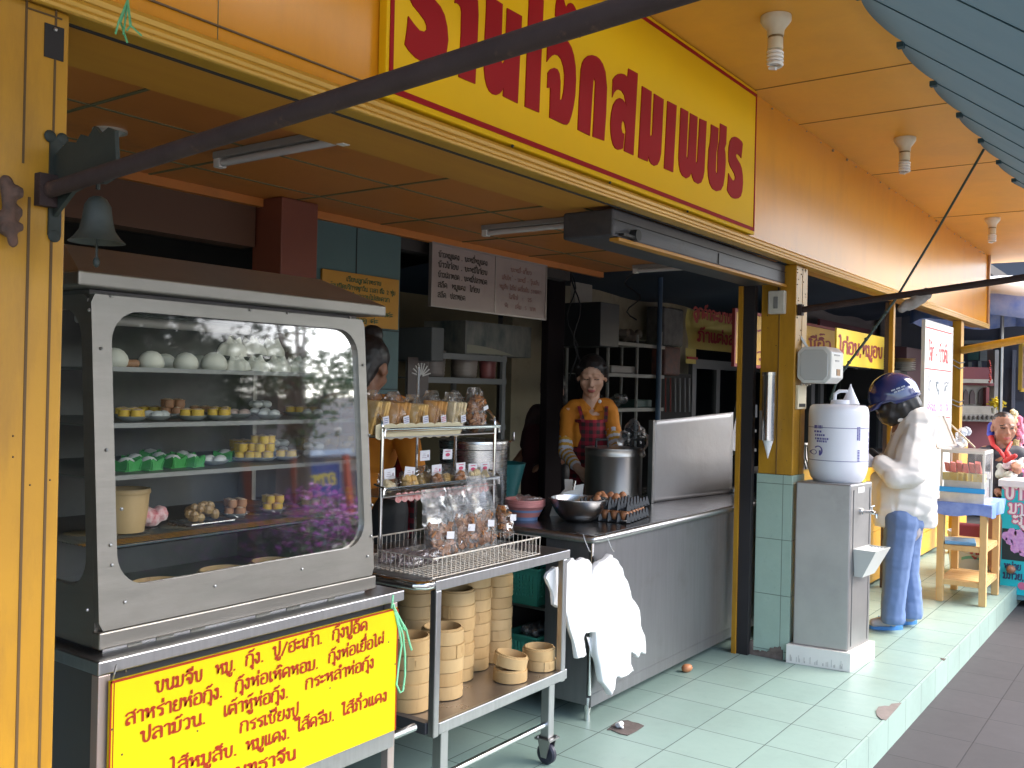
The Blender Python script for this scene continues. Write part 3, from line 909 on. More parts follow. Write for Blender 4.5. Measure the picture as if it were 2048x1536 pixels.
# awning arms and the blue canvas awning
AW = thing('awning', (3.8, .4, 2.2), 'blue canvas drop awning with scalloped edge under the eaves', 'awning')
m_awn = NT('awning_canvas')
tl = m_awn.new('ShaderNodeBsdfTranslucent'); tl.inputs[0].default_value = (.035, .058, .07, 1)
mx = m_awn.new('ShaderNodeMixShader'); mx.inputs[0].default_value = .35
m_awn.set(Base_Color=m_awn.mix(m_awn.ramp(m_awn.noise(2.2, 8, .7), .35, .7), (.060, .092, .105), (.082, .118, .130)), Roughness=.7)
m_awn.link(m_awn.b.outputs[0], mx.inputs[1]); m_awn.link(tl.outputs[0], mx.inputs[2]); m_awn.link(mx.outputs[0], m_awn.out.inputs[0])
AY, AZ, ASL, AL = .885, 2.725, .74, .62
A0, A1 = -.04, 6.46
def awn(s, t):
    x = A0 + (A1 - A0) * s
    q = abs(((x - 3.08) / .52) % 1 - .5) * 2
    sag = .008 * sin(pi * t) * (1 - q)
    fr_ = ((x - 3.08) / .52) % 1
    ed = .05 * sin(pi * fr_) ** .6 * max(0, 1 - t * 9)
    return (x, AY - t * AL + ed, AZ - ASL * AL * t - sag + ed * .5)
mb = MB(); mb.grid(awn, 200, 10); CANV = mb
CANV.mi = 1
for i in range(-6, 7):
    x = 3.08 + .52 * i
    CANV.tube([(x, AY + .004, AZ - .004), (x, AY - AL, AZ - ASL * AL - .004)], .0022, 6)
    CANV.obox((x, AY + .012, AZ - .008), (.014, .012, .01))
CANV.build('canvas', [m_awn.m, M('awning_seam', (.03, .075, .10), .8)], AW)
mb = MB(); mb.tube([(A0, AY - AL, AZ - ASL * AL - .01), (A1, AY - AL, AZ - ASL * AL - .01)], .016, 10); [mb.tube([(x, AY - AL, AZ - ASL * AL), (x, .14, z)], .012, 8) for x, z in ((.925, 1.895), (5.082, 2.08))]; mb.build('front_rail', m_rust, AW)
def arm(a, b, r, mat, label):
    mb = MB(); mb.tube([a, b], r, 14)
    mb.box(a[0] - .02, a[1] - .01, a[2] - .03, a[0] + .02, a[1] + .012, a[2] + .03)
    o = mb.build('arm', mat, AW)
    o['label'] = label
arm((.925, FY - .01, 1.796), (.925, .12, 1.898), .0150, m_rust, 'dark rusty arm')
arm((5.082, FY - .005, 1.897), (5.082, .12, 2.085), .017, m_rust, 'dark rusty arm')
za = at(1895, 695, y=FY).z
arm((9.4, FY, za), (9.4, .2, za + .3), .035, m_post, 'yellow arm')
# cord from the awning to the cooler, knotted once
p0, p1 = at(1968, 298, z=2.72), Vector((5.3, 1.74, 1.41))
kn = at(1790, 600, d=5.3)
mb = MB(); mb.tube([p0, p0.lerp(kn, .5) + Vector((0, 0, -.01)), kn], .0065, 6); mb.tube([kn, kn.lerp(at(1676, 755, d=5.45), .5) + Vector((.01, 0, 0)), at(1676, 755, d=5.45), at(1660, 800, d=5.5)], .0075, 6)
for t in (.15, .35, .5, .8): mb.ball(kn.lerp(at(1676, 755, d=5.45), t), .012, 6)
tag(mb.build('rope', M('dark_green_cord', (.04, .07, .065), .7)), 'dark green cord pulled tight from the blue awning down to the water cooler', 'rope')
# rag knotted round the awning arm
mb = MB()
c = at(1828, 596, x=5.082)
for k in range(9):
    t = k / 8
    mb.ball(c + Vector((0, -.03 + .02 * t, -.0)) + RT * (-.03 + .07 * (1 - t)) + Vector((0, 0, -.045 + .06 * (1 - t))), (.022, .02, .026), 8)
mb.caps(c + Vector((0, .03, -.02)), .02, c + RT * -.06 + Vector((0, 0, -.055)), .024)
mb.caps(c, .018, c + RT * .06 + Vector((0, 0, .045)), .01)
o = blob('rag', mb, M('grey_rag', (.34, .31, .29), .9, c2=(.26, .24, .23), scale=25, bump=.4, bscale=60), None, .006, 4, wr=lambda p: .006 * nz(p, 40))
tag(o, 'grey rag knotted round the dark awning pipe', 'rag')

# ------------------------------------------------------------------ lamps under the eaves and tubes inside (none is lit)
m_white = M('porcelain', (.66, .6, .46), .3, c2=(.58, .52, .4), scale=20)
m_bulb = M('white_glass', (.75, .72, .68), .2)
m_brass = M('dull_brass', (.25, .2, .12), .4, metal=.8)
lx = [(at(1552, 33, z=2.885), 'nearest'), (at(1810, 276, z=2.885), 'middle'), (at(1985, 436, z=2.885), 'farthest')]
for k, (p, w) in enumerate(lx):
    t = thing('ceiling_lamp', p, {'nearest': 'spiral bulb in a cream lamp holder, nearest the big sign', 'middle': 'spiral bulb in a cream lamp holder beside the blue awning edge, second from the sign', 'farthest': 'spiral bulb in a cream lamp holder, farthest along the eaves'}[w], 'lamp', 'spiral bulbs under the eaves')
    c = Vector((p.x, p.y, 0)); z = 2.884
    mb = MB(); mb.lathe([(.001, z), (.058, z), (.058, z - .018), (.05, z - .03), (.033, z - .052), (.031, z - .075), (.0, z - .075)], c, 24); mb.build('lamp_holder', m_white, t)
    mb = MB(); mb.lathe([(.001, z - .0755), (.028, z - .0755), (.028, z - .084), (.001, z - .084)], c, 16); mb.build('bulb_cap', m_brass, t)
    mb = MB(); mb.lathe([(.001, z - .0842), (.029, z - .0842), (.029, z - .125), (.022, z - .128), (.001, z - .128)], c, 20); mb.build('ballast', m_white, t)
    pts = []
    for i in range(70):
        a = i / 69 * 2 * pi * 4.2
        pts.append(c + Vector((.026 * cos(a), .026 * sin(a), z - .13 - .06 * i / 69)))
    pts += [c + Vector((.01, 0, z - .196)), c + Vector((0, 0, z - .19))]
    mb = MB(); mb.tube(pts, .0066, 7); mb.build('spiral_tube', m_bulb, t)
tb = [((415, 322), (712, 283), 'leftmost fluorescent tube on the orange ceiling'), ((962, 465), (1214, 444), 'fluorescent tube on the orange ceiling, in the middle of three'), ((1265, 541), (1472, 530), 'fluorescent tube on the orange ceiling nearest the roller shutter')]
for (a, b, lab) in tb:
    a, b = at(*a, z=2.165), at(*b, z=2.165)
    t = thing('fluorescent_lamp', (a.x, (a.y + b.y) / 2, 2.165), lab, 'tube light', 'tube lights on the ceiling')
    x = (a.x + b.x) / 2
    mb = MB(); mb.box(x - .02, b.y, 2.176, x + .02, a.y, 2.199); mb.build('batten', M('tube_batten', (.25, .23, .21), .5), t, bevel=.003)
    mb = MB(); mb.tube([(x, b.y + .02, 2.163), (x, a.y - .03, 2.163)], .0125, 12); mb.build('tube', M('tube_glass', (.55, .52, .5), .25), t)
    for yy in (a.y - .03, b.y - .0):
        mb = MB(); mb.box(x - .016, yy, 2.148, x + .016, yy + .03, 2.199); mb.build('end_cap', M('tube_cap', (.6, .57, .53), .5), t, bevel=.003)
dl = thing('downlight', at(220, 262, z=2.197), 'small round recessed downlight in the orange ceiling above the bell', 'downlight')
p = at(220, 262, z=2.197)
mb = MB(); mb.lathe([(.05, 2.1995), (.05, 2.192), (.042, 2.190), (.038, 2.1965)], (p.x, p.y, 0), 24); mb.build('ring', M('lamp_ring', (.5, .48, .42), .3, metal=.5), dl)
mb = MB(); mb.lathe([(.001, 2.1945), (.038, 2.1945)], (p.x, p.y, 0), 24); mb.build('lens', m_bulb, dl)
mb = MB()
q = at(255, 32, z=2.13)
for k in range(5):
    mb.tube([q + Vector((0, 0, .03)), q + Vector((random.uniform(-.02, .02), random.uniform(-.02, .02), random.uniform(-.02, .0))), q + Vector((random.uniform(-.03, .03), random.uniform(-.03, .03), random.uniform(-.05, -.02)))], .002, 5)
tag(mb.build('string_knot', M('green_string', (.12, .42, .2), .5)), 'scrap of green string tied under the front beam at upper left', 'string')
# ------------------------------------------------------------------ bun cabinet on its steel cart
m_cab = M('cabinet_steel', (.29, .275, .25), .4, metal=.85, c2=(.25, .24, .215), scale=4, stretch=(1, 1, 5), rvar=.08, bump=.06, bscale=10, dirt=(.24, .225, .2), dscale=5, dlo=.5, dhi=.85, bdist=.01)
m_roofs = M('cabinet_roof', (.36, .33, .3), .33, metal=.85, c2=(.3, .27, .25), scale=5, bump=.05, bscale=8)
m_glass = film('cabinet_glass', (.93, .95, .93), .02, .03)
m_inner = M('cabinet_inner', (.2, .2, .2), .5, metal=.6, c2=(.15, .15, .15), scale=6)
CAB = thing('bun_cabinet', (1.6, 2.25, .83), 'glazed stainless steel cabinet of steamed buns and dumplings with a pitched roof', 'food cabinet')
CX0, CX1, CY0, CYB, CZ0, CZ1 = 1.17, 2.03, 1.95, 2.56, .862, 1.637
CYT = 2.016
fn = Vector((0, -(CZ1 - CZ0), CYT - CY0)).normalized()
def fpl(u, v, off=0.0):
    r = ray(u, v)
    p0 = Vector((0, CY0, CZ0)) + fn * off
    return EYE + r * ((p0 - EYE).dot(fn) / r.dot(fn))
def fy(z): return CY0 + (CYT - CY0) * (z - CZ0) / (CZ1 - CZ0)
def holed(mb, o0, o1, h0, h1, rad, P, th, n=7):
    """panel between rectangle o0..o1 and rounded hole h0..h1 (2-d), mapped by P(a,b,depth)"""
    hx, hy = (h1[0] - h0[0]) / 2, (h1[1] - h0[1]) / 2
    cx, cy = (h1[0] + h0[0]) / 2, (h1[1] + h0[1]) / 2
    inn, out = [], []
    for q, (sx, sy) in enumerate(((1, 1), (-1, 1), (-1, -1), (1, -1))):
        for k in range(n + 1):
            a = pi / 2 * (q + k / n)
            x, y = cx + sx * (hx - rad) + rad * cos(a), cy + sy * (hy - rad) + rad * sin(a)
            inn.append((x, y))
            ex, ey = (x - cx) / hx, (y - cy) / hy
            m = max(abs(ex), abs(ey))
            ex, ey = ex / m, ey / m
            out.append((o0[0] + (o1[0] - o0[0]) * (ex + 1) / 2, o0[1] + (o1[1] - o0[1]) * (ey + 1) / 2))
    N = len(inn)
    V = [[mb.bm.verts.new(P(a, b, d)) for a, b in L] for L in (inn, out) for d in (0, th)]
    i0, i1, o0_, o1_ = V
    for k in range(N):
        j = (k + 1) % N
        for A, Bq in ((i0, o0_), (o1_, i1), (i1, i0), (o0_, o1_)):
            f = mb.bm.faces.new((A[k], A[j], Bq[j], Bq[k])); f.material_index = mb.mi
    return inn
w0 = fpl(236, 1100); w1 = fpl(710, 700)
WX0, WX1 = fpl(229, 900).x, fpl(722, 860).x
WZ0 = (fpl(300, 1167).z + fpl(650, 1104).z) / 2
WZ1 = (fpl(300, 628).z + fpl(640, 652).z) / 2
mb = MB()
holed(mb, (CX0, CZ0 + .026), (CX1, CZ1), (WX0, WZ0), (WX1, WZ1), .075, lambda a, b, d: (a, fy(b) + d, b), .018)
mb.build('front_frame', m_cab, CAB)
mb = MB(); mb.box(CX0 - .002, CY0 - .003, CZ0 - .014, CX1 + .004, CY0 + .03, CZ0 + .0245); mb.build('lower_lip', m_cab, CAB, bevel=.004)
mb = MB(); mb.box(CX0 + .02, CY0 + .02, .817, CX1 - .02, CYB - .02, CZ0 - .0145)
mb.mi = 1
for k in range(9):
    x = 1.25 + k * .075 + random.uniform(-.02, .02)
    if k in (3, 7): continue
    mb.box(x, CY0 + .018, .822 + random.uniform(0, .008), x + random.uniform(.015, .06), CY0 + .0202, .838 + random.uniform(0, .006))
mb.build('plinth', [M('plinth_steel', (.3, .31, .32), .35, metal=.9, c2=(.2, .2, .21), scale=6, rvar=.1), M('tape_scraps', (.45, .42, .36), .7, c2=(.3, .28, .24), scale=60)], CAB)
def sidep(x, th):
    mb = MB()
    def P(a, b, d):
        return (x + d, a + (fy(b) - CY0) * (1 - (a - CY0) / (CYB - CY0)), b)
    y1 = at(179, 1120, x=CX0).y
    holed(mb, (CY0 + .019, CZ0 - .012), (CYB, CZ1), (y1, WZ0), (CYB - .07, WZ1), .075, P, th)
    mb.build('side_frame', m_cab, CAB)
    mb = MB(); mb.face([P(y1 - .02, WZ0 - .02, th / 2), P(CYB - .05, WZ0 - .02, th / 2), P(CYB - .05, WZ1 + .02, th / 2), P(y1 - .02, WZ1 + .02, th / 2)]); mb.build('side_glass', m_glass, CAB)
sidep(CX0, .016)
sidep(CX1, -.016)
mb = MB()
mb.face([(a, fy(b) + .012, b) for a, b in ((WX0 - .02, WZ0 - .02), (WX1 + .02, WZ0 - .02), (WX1 + .02, WZ1 + .02), (WX0 - .02, WZ1 + .02))])
mb.build('front_glass', m_glass, CAB)
mb = MB(); mb.box(CX0, CYB, CZ0, CX1, CYB + .01, CZ1); mb.build('back_panel', m_inner, CAB)
mb = MB(); mb.box(CX0 + .01, CY0 + .04, CZ0, CX1 - .01, CYB, CZ0 + .01); mb.build('floor_plate', m_inner, CAB)
# rivets
mb = MB()
for u, v in ((202, 697), (213, 900), (221, 1090), (224, 1130), (250, 1204), (430, 1172), (604, 1138), (735, 1112), (742, 1072), (744, 1010), (738, 870), (726, 730), (700, 635), (500, 620), (575, 626), (222, 592), (243, 1018)):
    mb.ball(fpl(u, v, .001), .0045, 8)
for yy, zz in ((2.0, .93), (2.3, .93), (2.02, 1.6)): mb.ball((CX0 - .001, yy, zz), .0045, 8)
mb.build('rivets', m_steeld, CAB)
# roof
RX0, RX1 = 1.118, 2.083
mb = MB()
mb.box(RX0, 1.978, 1.650, RX1, CYB + .05, 1.682)
mb.build('roof_edge', m_cab, CAB, bevel=.004)
mb = MB()
lo = [(RX0 + .004, 1.984, 1.6825), (RX1 - .004, 1.984, 1.6825), (RX1 - .004, CYB + .045, 1.6825), (RX0 + .004, CYB + .045, 1.6825)]
hi = [(1.165, 2.125, 1.755), (1.952, 2.125, 1.755), (1.952, 2.42, 1.755), (1.165, 2.42, 1.755)]
for k in range(4): mb.face([lo[k], lo[(k + 1) % 4], hi[(k + 1) % 4], hi[k]])
mb.face(hi)
mb.build('roof', m_roofs, CAB)
mb = MB(); mb.box(CX0 + .01, CY0 + .09, CZ1 + .001, CX1 - .01, CYB, CZ1 + .011); mb.build('ceiling_plate', m_inner, CAB)
mb = MB(); mb.tube([(1.22, 2.16, 1.59), (1.72, 2.16, 1.59)], .013, 10); mb.build('tube_lamp', M('old_tube', (.4, .38, .36), .4), CAB)
# shelves
SH = []
for k, (v, wire) in enumerate(((735, 0), (848, 0), (952, 0), (1096, 1))):
    z = fpl(236, v, -.04).z
    SH.append(z)
    mb = MB()
    if wire:
        mb.tube([(CX0 + .02, CY0 + .065, z), (CX1 - .02, CY0 + .065, z)], .004, 6)
        mb.tube([(CX0 + .02, CYB - .03, z), (CX1 - .02, CYB - .03, z)], .004, 6)
        for i in range(30):
            y = CY0 + .08 + i * (CYB - CY0 - .12) / 29
            mb.tube([(CX0 + .02, y, z + .004), (CX1 - .02, y, z + .004)], .0018, 5)
    else:
        mb.box(CX0 + .018, fy(z) + .035, z - .005, CX1 - .018, CYB - .01, z)
        mb.box(CX0 + .018, fy(z) + .03, z - .009, CX1 - .018, fy(z) + .0345, z + .002)
    mb.build('shelf', m_chrome if wire else M('shelf_grey', (.22, .22, .21), .45, metal=.7), CAB)

# --- food in the cabinet
m_bun = M('bun_dough', (.72, .69, .58), .55, c2=(.68, .64, .52), scale=30, bump=.1, bscale=40)
def bun_plain(r=.033, h=.046):
    mb = MB()
    mb.lathe([(.001, 0), (r * .8, 0), (r * .98, h * .16), (r, h * .34), (r * .9, h * .6), (r * .66, h * .83), (r * .36, h * .96), (.001, h)], (0, 0, 0), 20)
    return mb
def bun_flower(r=.036, h=.050):
    mb = MB()
    def f(s, t):
        a = 2 * pi * s
        lob = .5 + .5 * cos(3 * a + 1.2 * t)
        ph = t * pi / 2
        rr = r * cos(ph) ** .7 * (1 + .12 * sin(5 * a)) * (1 - .1 * t)
        z = h * (.1 + .9 * t ** .9)
        if t > .55:
            k = (t - .55) / .45
            rr = r * (.72 * (1 - k) + .5 * k * lob)
            z = h * (.62 + .30 * k * (.3 + lob))
        return (rr * cos(a), rr * sin(a), z if t > .01 else 0)
    mb.grid(f, 36, 14)
    mb.ball((0, 0, h * .45), (r * .6, r * .6, h * .4), 10)
    return mb
def inside(u, v, y): return at(u, v, y=y)
zz = SH[0]
bunp = bun_plain().build('steamed_bun', m_bun, keep=True)
bunf = bun_flower().build('steamed_bun', m_bun, keep=True)
BG = 'steamed buns on the top shelf of the cabinet'
first = {0: True, 1: True}
for kind, u, y, dz, lab in (
    (0, 228, 2.13, 0, 'smooth white bun half hidden by the left window edge of the cabinet'),
    (0, 302, 2.12, 0, 'smooth white bun beside the brown roll on the top shelf'),
    (0, 330, 2.24, .0, 'smooth white bun in the back row above the second front bun'),
    (0, 372, 2.12, 0, 'smooth white bun in the middle of the row of three plain buns'),
    (0, 428, 2.12, 0, 'smooth white bun next to the split topped buns'),
    (0, 398, 2.28, .0, 'smooth white bun far back behind the gap between two plain buns'),
    (1, 474, 2.12, 0, 'split topped bun, leftmost in the lower row of split buns'),
    (1, 514, 2.12, 0, 'split topped bun, second in the lower row of split buns'),
    (1, 556, 2.12, 0, 'split topped bun, third in the lower row of split buns'),
    (1, 599, 2.12, 0, 'split topped bun at the right end of the lower row'),
    (1, 463, 2.15, .044, 'split topped bun lying leftmost on top of the others'),
    (1, 503, 2.15, .046, 'split topped bun in the middle of the upper row'),
    (1, 543, 2.16, .046, 'split topped bun at the right of the upper row'),
    (1, 585, 2.26, .0, 'split topped bun behind the right end of the row')):
    x = inside(u, 720, y).x
    proto = bunf if kind else bunp
    o = proto if first[kind] else dup(proto)
    first[kind] = False
    o.location = (x, y, zz + .001 + dz)
    o.rotation_euler = (random.uniform(-.1, .1), random.uniform(-.1, .1), random.uniform(0, 6))
    o.scale = [random.uniform(.92, 1.06)] * 3
    tag(o, lab, 'bun', BG)
m_roll = M('brown_roll', (.36, .17, .08), .5, c2=(.42, .22, .12), scale=30)
mb = MB()
for k in range(4): mb.caps((0 + k * .011, 0, .014), .011, (k * .011, .03, .014), .011)
o = blob('sausage_roll', mb, m_roll, None, .004, 2); x = inside(252, 722, 2.13).x
o.location = (x, 2.13, zz + .001); tag(o, 'brown ribbed roll between two plain buns on the top shelf', 'roll')
# dishes of dumplings
m_siu = M('yellow_wrapper', (.62, .42, .05), .45, c2=(.55, .33, .04), scale=50, bump=.2)
m_whd = M('white_dumpling', (.62, .6, .55), .4, c2=(.5, .5, .46), scale=40)
m_fill = M('meat_filling', (.42, .3, .2), .5, c2=(.5, .33, .2), scale=80)
m_dish = M('glazed_dish', (.55, .57, .55), .2)
def dish(name, loc, label, mats, n, r=.038, rows=1, dr=.0135, cup=True):
    t = thing(name, loc, label, 'dish', 'dishes of dumplings in the cabinet')
    c = Vector(loc)
    mb = MB(); mb.lathe([(.001, .002), (r * .6, .002), (r, .011), (r + .004, .012), (r * .66, -.0), (.001, -.0)], c, 22); mb.build('plate', m_dish, t)
    for j in range(rows):
        for k in range(n):
            a = 2 * pi * k / n + j * .5
            p = c + Vector((r * .56 * cos(a), r * .56 * sin(a), .006 + j * .022)) if n > 1 else c + Vector((0, 0, .006 + .02 * j))
            mb = MB()
            if cup:
                mb.lathe([(.001, 0), (dr * .85, 0), (dr * 1.05, .008), (dr * .95, .016), (dr * 1.08, .021), (dr * .9, .020)], p, 12)
                mb.mi = 1; mb.ball(p + Vector((0, 0, .017)), (dr * .88, dr * .88, .008), 8)
            else:
                mb.ball(p + Vector((0, 0, .008)), (dr * 1.25, dr, .011), 10)
            mb.build('dumpling', mats, t)
    return t
m2 = [m_siu, m_fill]
for u, y, m, n, rw, cup, lab in (
    (263, 2.12, m2, 4, 1, 1, 'dish of yellow dumplings, leftmost on the second shelf'),
    (313, 2.14, [m_whd, m_whd], 3, 1, 0, 'dish of white dumplings between two yellow dishes on the second shelf'),
    (384, 2.12, m2, 4, 1, 1, 'dish of yellow dumplings in the middle of the second shelf'),
    (438, 2.12, m2, 4, 1, 1, 'dish of yellow dumplings left of the pink dumplings'),
    (478, 2.2, [M('pink_dumpling', (.5, .36, .3), .4), m_whd], 4, 1, 0, 'dish of pinkish dumplings raised behind the yellow ones'),
    (538, 2.12, [m_whd, m_whd], 4, 1, 0, 'dish of white dumplings, right middle of the second shelf'),
    (625, 2.14, [m_whd, m_whd], 4, 1, 0, 'dish of white dumplings near the right end of the second shelf'),
    (300, 2.34, m2, 4, 1, 1, 'dish of yellow dumplings at the back left of the second shelf'),
    (400, 2.36, [m_roll, m_fill], 4, 1, 1, 'dish of brown dumplings at the back of the second shelf')):
    dish('dumpling_dish', (inside(u, 838, y).x, y, SH[1] + .002), lab, m, n, .036, rw, .0135, cup)
for u, y, m, n, rw, cup, lab in (
    (525, 2.13, m2, 4, 3, 1, 'dish with three layers of yellow dumplings on the third shelf'),
    (572, 2.12, m2, 4, 1, 1, 'single layer dish of yellow dumplings right of the piled dish'),
    (490, 2.16, m2, 4, 2, 1, 'dish with two layers of yellow dumplings left of the tallest pile'),
    (628, 2.12, [m_whd, m_whd], 3, 2, 0, 'dish of white dumplings on the third shelf between yellow ones'),
    (655, 2.22, m2, 4, 2, 1, 'yellow dumplings on the third shelf behind the white ones'),
    (695, 2.13, m2, 4, 1, 1, 'dish of yellow dumplings at the right end of the third shelf'),
    (428, 2.12, [m_whd, m_whd], 4, 1, 0, 'dish of white dumplings beside the green leaf cups')):
    dish('dumpling_dish', (inside(u, 940, y).x, y, SH[2] + .002), lab, m, n, .036, rw, .0135, cup)
for j, (u, m, cup) in enumerate(((255, m2, 1), (345, [m_roll, m_fill], 1), (440, m2, 1), (520, [m_whd, m_whd], 0), (590, m2, 1), (660, [m_roll, m_fill], 1))):
    dish('dumpling_dish', (inside(u, 838, 2.27).x, 2.27, SH[1] + .002), '%s dish, %s from the left in the back row of the second shelf' % ('yellow brown white'.split()[0 if m is m2 else 2 if not cup else 1].capitalize() + ' dumpling', ('first', 'second', 'third', 'fourth', 'fifth', 'sixth')[j]), m, 4, .036, 1 + j % 2, .0135, cup)
for j, (u, m, cup) in enumerate(((480, m2, 1), (555, [m_whd, m_whd], 0), (610, m2, 1), (700, m2, 1))):
    dish('dumpling_dish', (inside(u, 940, 2.29).x, 2.29, SH[2] + .002), '%s dumpling dish, %s from the left in the back row of the third shelf' % ('Yellow' if cup else 'White', ('first', 'second', 'third', 'fourth')[j]), m, 4, .036, 2, .0135, cup)
for j, (u, m) in enumerate(((470, [m_roll, m_fill]), (545, m2), (620, [m_roll, m_fill]))):
    dish('dumpling_dish', (inside(u, 1040, 2.2).x, 2.2, SH[3] + .007), '%s dumpling dish, %s from the left on the wire shelf' % (('Brown', 'Yellow', 'Brown')[j], ('first', 'second', 'third')[j]), m, 4, .036, 2, .0135, 1)
m_leaf = M('green_leaf', (.05, .26, .06), .5, c2=(.07, .34, .09), scale=30)
def leafcup(loc, lab):
    t = thing('leaf_cup', loc, lab, 'leaf cup', 'green leaf cups in the cabinet')
    c = Vector(loc)
    mb = MB()
    s = .024
    for k in range(4):
        m = rota('Z', 90 * k + 10)
        mb.slab([c + m @ Vector(q) for q in ((-s, s * .86, .001), (s, s * .86, .001), (s * 1.15, s * 1.05, .022), (s * .9, s * 1.12, .03), (0, s * .98, .022), (-s * .9, s * 1.12, .03), (-s * 1.15, s * 1.05, .022))], m @ Vector((0, -.002, 0)))
    mb.box(c.x - s, c.y - s, c.z, c.x + s, c.y + s, c.z + .003)
    mb.build('leaf_wrap', m_leaf, t)
    mb = MB(); mb.ball(c + Vector((0, 0, .020)), (.02, .02, .014), 10); mb.build('filling', m_whd, t); t.rotation_euler = (0, 0, random.random() * 1.5)
    return t
for k, (u, y) in enumerate(((252, 2.11), (297, 2.10), (345, 2.12), (382, 2.11), (270, 2.20), (318, 2.21), (365, 2.22), (450, 2.2), (300, 2.33))):
    leafcup((inside(u, 940, y).x, y, SH[2] + .001), 'green leaf cup, %s from the left in the %s row on the third shelf' % (('first', 'second', 'third', 'fourth')[k % 4], 'front' if k < 4 else 'middle') if k < 8 else 'green leaf cup alone at the back of the third shelf')
# wire shelf: bread basket, red patterned packet, tray of brown balls
m_bam = NT('bamboo')
oi = m_bam.new('ShaderNodeObjectInfo')
c1 = m_bam.mix(m_bam.ramp(m_bam.noise(9, 6, .7, (1, 1, .25)), .35, .7), (.47, .31, .14), (.38, .235, .095))
c1 = m_bam.mix(m_bam.math('MULTIPLY', oi.outputs['Random'], .55), c1, (.53, .385, .20))
c1 = m_bam.mix(m_bam.ramp(m_bam.noise(40, 3, .6, (1, 1, .1), (3, 3, 3)), .62, .75), c1, (.24, .13, .055))
m_bam.set(Base_Color=c1, Roughness=.5)
m_bam.bump(m_bam.noise(60, 3, .5, (1, 1, .08)), .15, .002)
m_bam = m_bam.m
m_bami = M('bamboo_inside', (.46, .27, .11), .6, c2=(.36, .2, .08), scale=20, stretch=(1, 8, 1))
def steamer_mesh(R=.075, Hh=.047):
    """one ring: wall, raised inner rim, slatted base"""
    w = MB()
    w.lathe([(R - .006, .001), (R, .001), (R + .0006, Hh * .5), (R, Hh - .001), (R - .005, Hh), (R - .005, .012)], (0, 0, 0), 40)
    w.obox((R * cos(1), R * sin(1), Hh * .5), (.0022, .012, Hh * .48), rota('Z', math.degrees(1)))
    w.obox((R * cos(1.25), R * sin(1.25), Hh * .5), (.0018, .003, Hh * .2), rota('Z', math.degrees(1.25)))
    r = MB()
    r.lathe([(R - .0055, Hh - .012), (R - .0055, Hh + .006), (R - .010, Hh + .007), (R - .011, Hh - .01), (R - .010, .010)], (0, 0, 0), 40)
    b = MB()
    for k in range(11):
        y = -R + .012 + k * (2 * R - .024) / 10
        l = math.sqrt(max((R - .011) ** 2 - y * y, 1e-6))
        b.box(-l, y - .0052, .008, l, y + .0052, .011)
    return w, r, b
def make_steamer(R=.075, Hh=.047):
    t = thing('bamboo_steamer', (0, 0, 0), 'x', 'bamboo steamer')
    w, r, b = steamer_mesh(R, Hh)
    w.build('wall', m_bam, t); r.build('rim', m_bam, t); b.build('slat_base', m_bami, t)
    return t
ST = make_steamer()
STH = .047
st_first = [True]
def steamer(x, y, z, label, group, rx=0, ry=0, sc=1.0):
    o = ST if st_first[0] else dup(ST)
    st_first[0] = False
    o.location = (x, y, z)
    o.rotation_euler = (rx, ry, random.uniform(0, 6.28))
    o.scale = (sc, sc, sc)
    tag(o, label, 'bamboo steamer', group)
    return o
for k, (u, y, s, lab) in enumerate(((318, 2.16, 1.0, 'bamboo steamer at the left on the floor of the glass cabinet'), (450, 2.17, 1.0, 'bamboo steamer in the middle on the floor of the glass cabinet'), (545, 2.2, .9, 'bamboo steamer at the right on the floor of the glass cabinet'))):
    steamer(inside(u, 1120, y).x, y, CZ0 + .012, lab, 'bamboo steamers inside the cabinet', sc=s)
x = inside(262, 1050, 2.15).x
mb = MB(); mb.lathe([(.001, 0), (.042, 0), (.05, .05), (.054, .105), (.05, .105), (.04, .01)], (x, 2.17, SH[3] + .007), 28)
mb.lathe([(.055, .095), (.057, .1), (.055, .108), (.049, .108)], (x, 2.17, SH[3] + .007), 28)
tag(mb.build('basket', m_bam), 'tall tan woven basket at the left on the wire shelf of the cabinet', 'basket')
mb = MB(); mb.ball((0, 0, .03), (.045, .025, .03), 14); mb.ball((.01, 0, .05), (.03, .02, .018), 10)
mb = MB()
for k in range(7): mb.ball((random.uniform(-.03, .03), random.uniform(-.015, .015), .02 + random.uniform(-.005, .03)), .022, 8)
o = blob('packet', mb, M('red_white_packet', (.45, .04, .06), .4, c2=(.75, .7, .66), scale=34), None, .004, 2, wr=lambda p: .003 * nz(p, 60))
o.location = (inside(305, 1000, 2.18).x, 2.18, SH[3] + .006); tag(o, 'crumpled red and white packet beside the tan basket in the cabinet', 'packet')
t = thing('tray_of_balls', (inside(405, 1040, 2.17).x, 2.17, SH[3] + .007), 'steel tray heaped with brown balls on the wire shelf of the cabinet', 'food tray')
c = t.location
mb = MB(); mb.box(c.x - .07, c.y - .05, c.z, c.x + .07, c.y + .05, c.z + .006); mb.build('tray', m_steel, t, bevel=.002)
mb = MB()
for k in range(26):
    q = random.random()
    mb.ball((c.x + random.uniform(-.058, .058) * (1 - q * .5), c.y + random.uniform(-.038, .038) * (1 - q * .5), c.z + .016 + q * .03), random.uniform(.011, .015), 8)
o = mb.build('balls', M('brown_balls', (.27, .15, .06), .4, c2=(.36, .24, .1), scale=50), t)

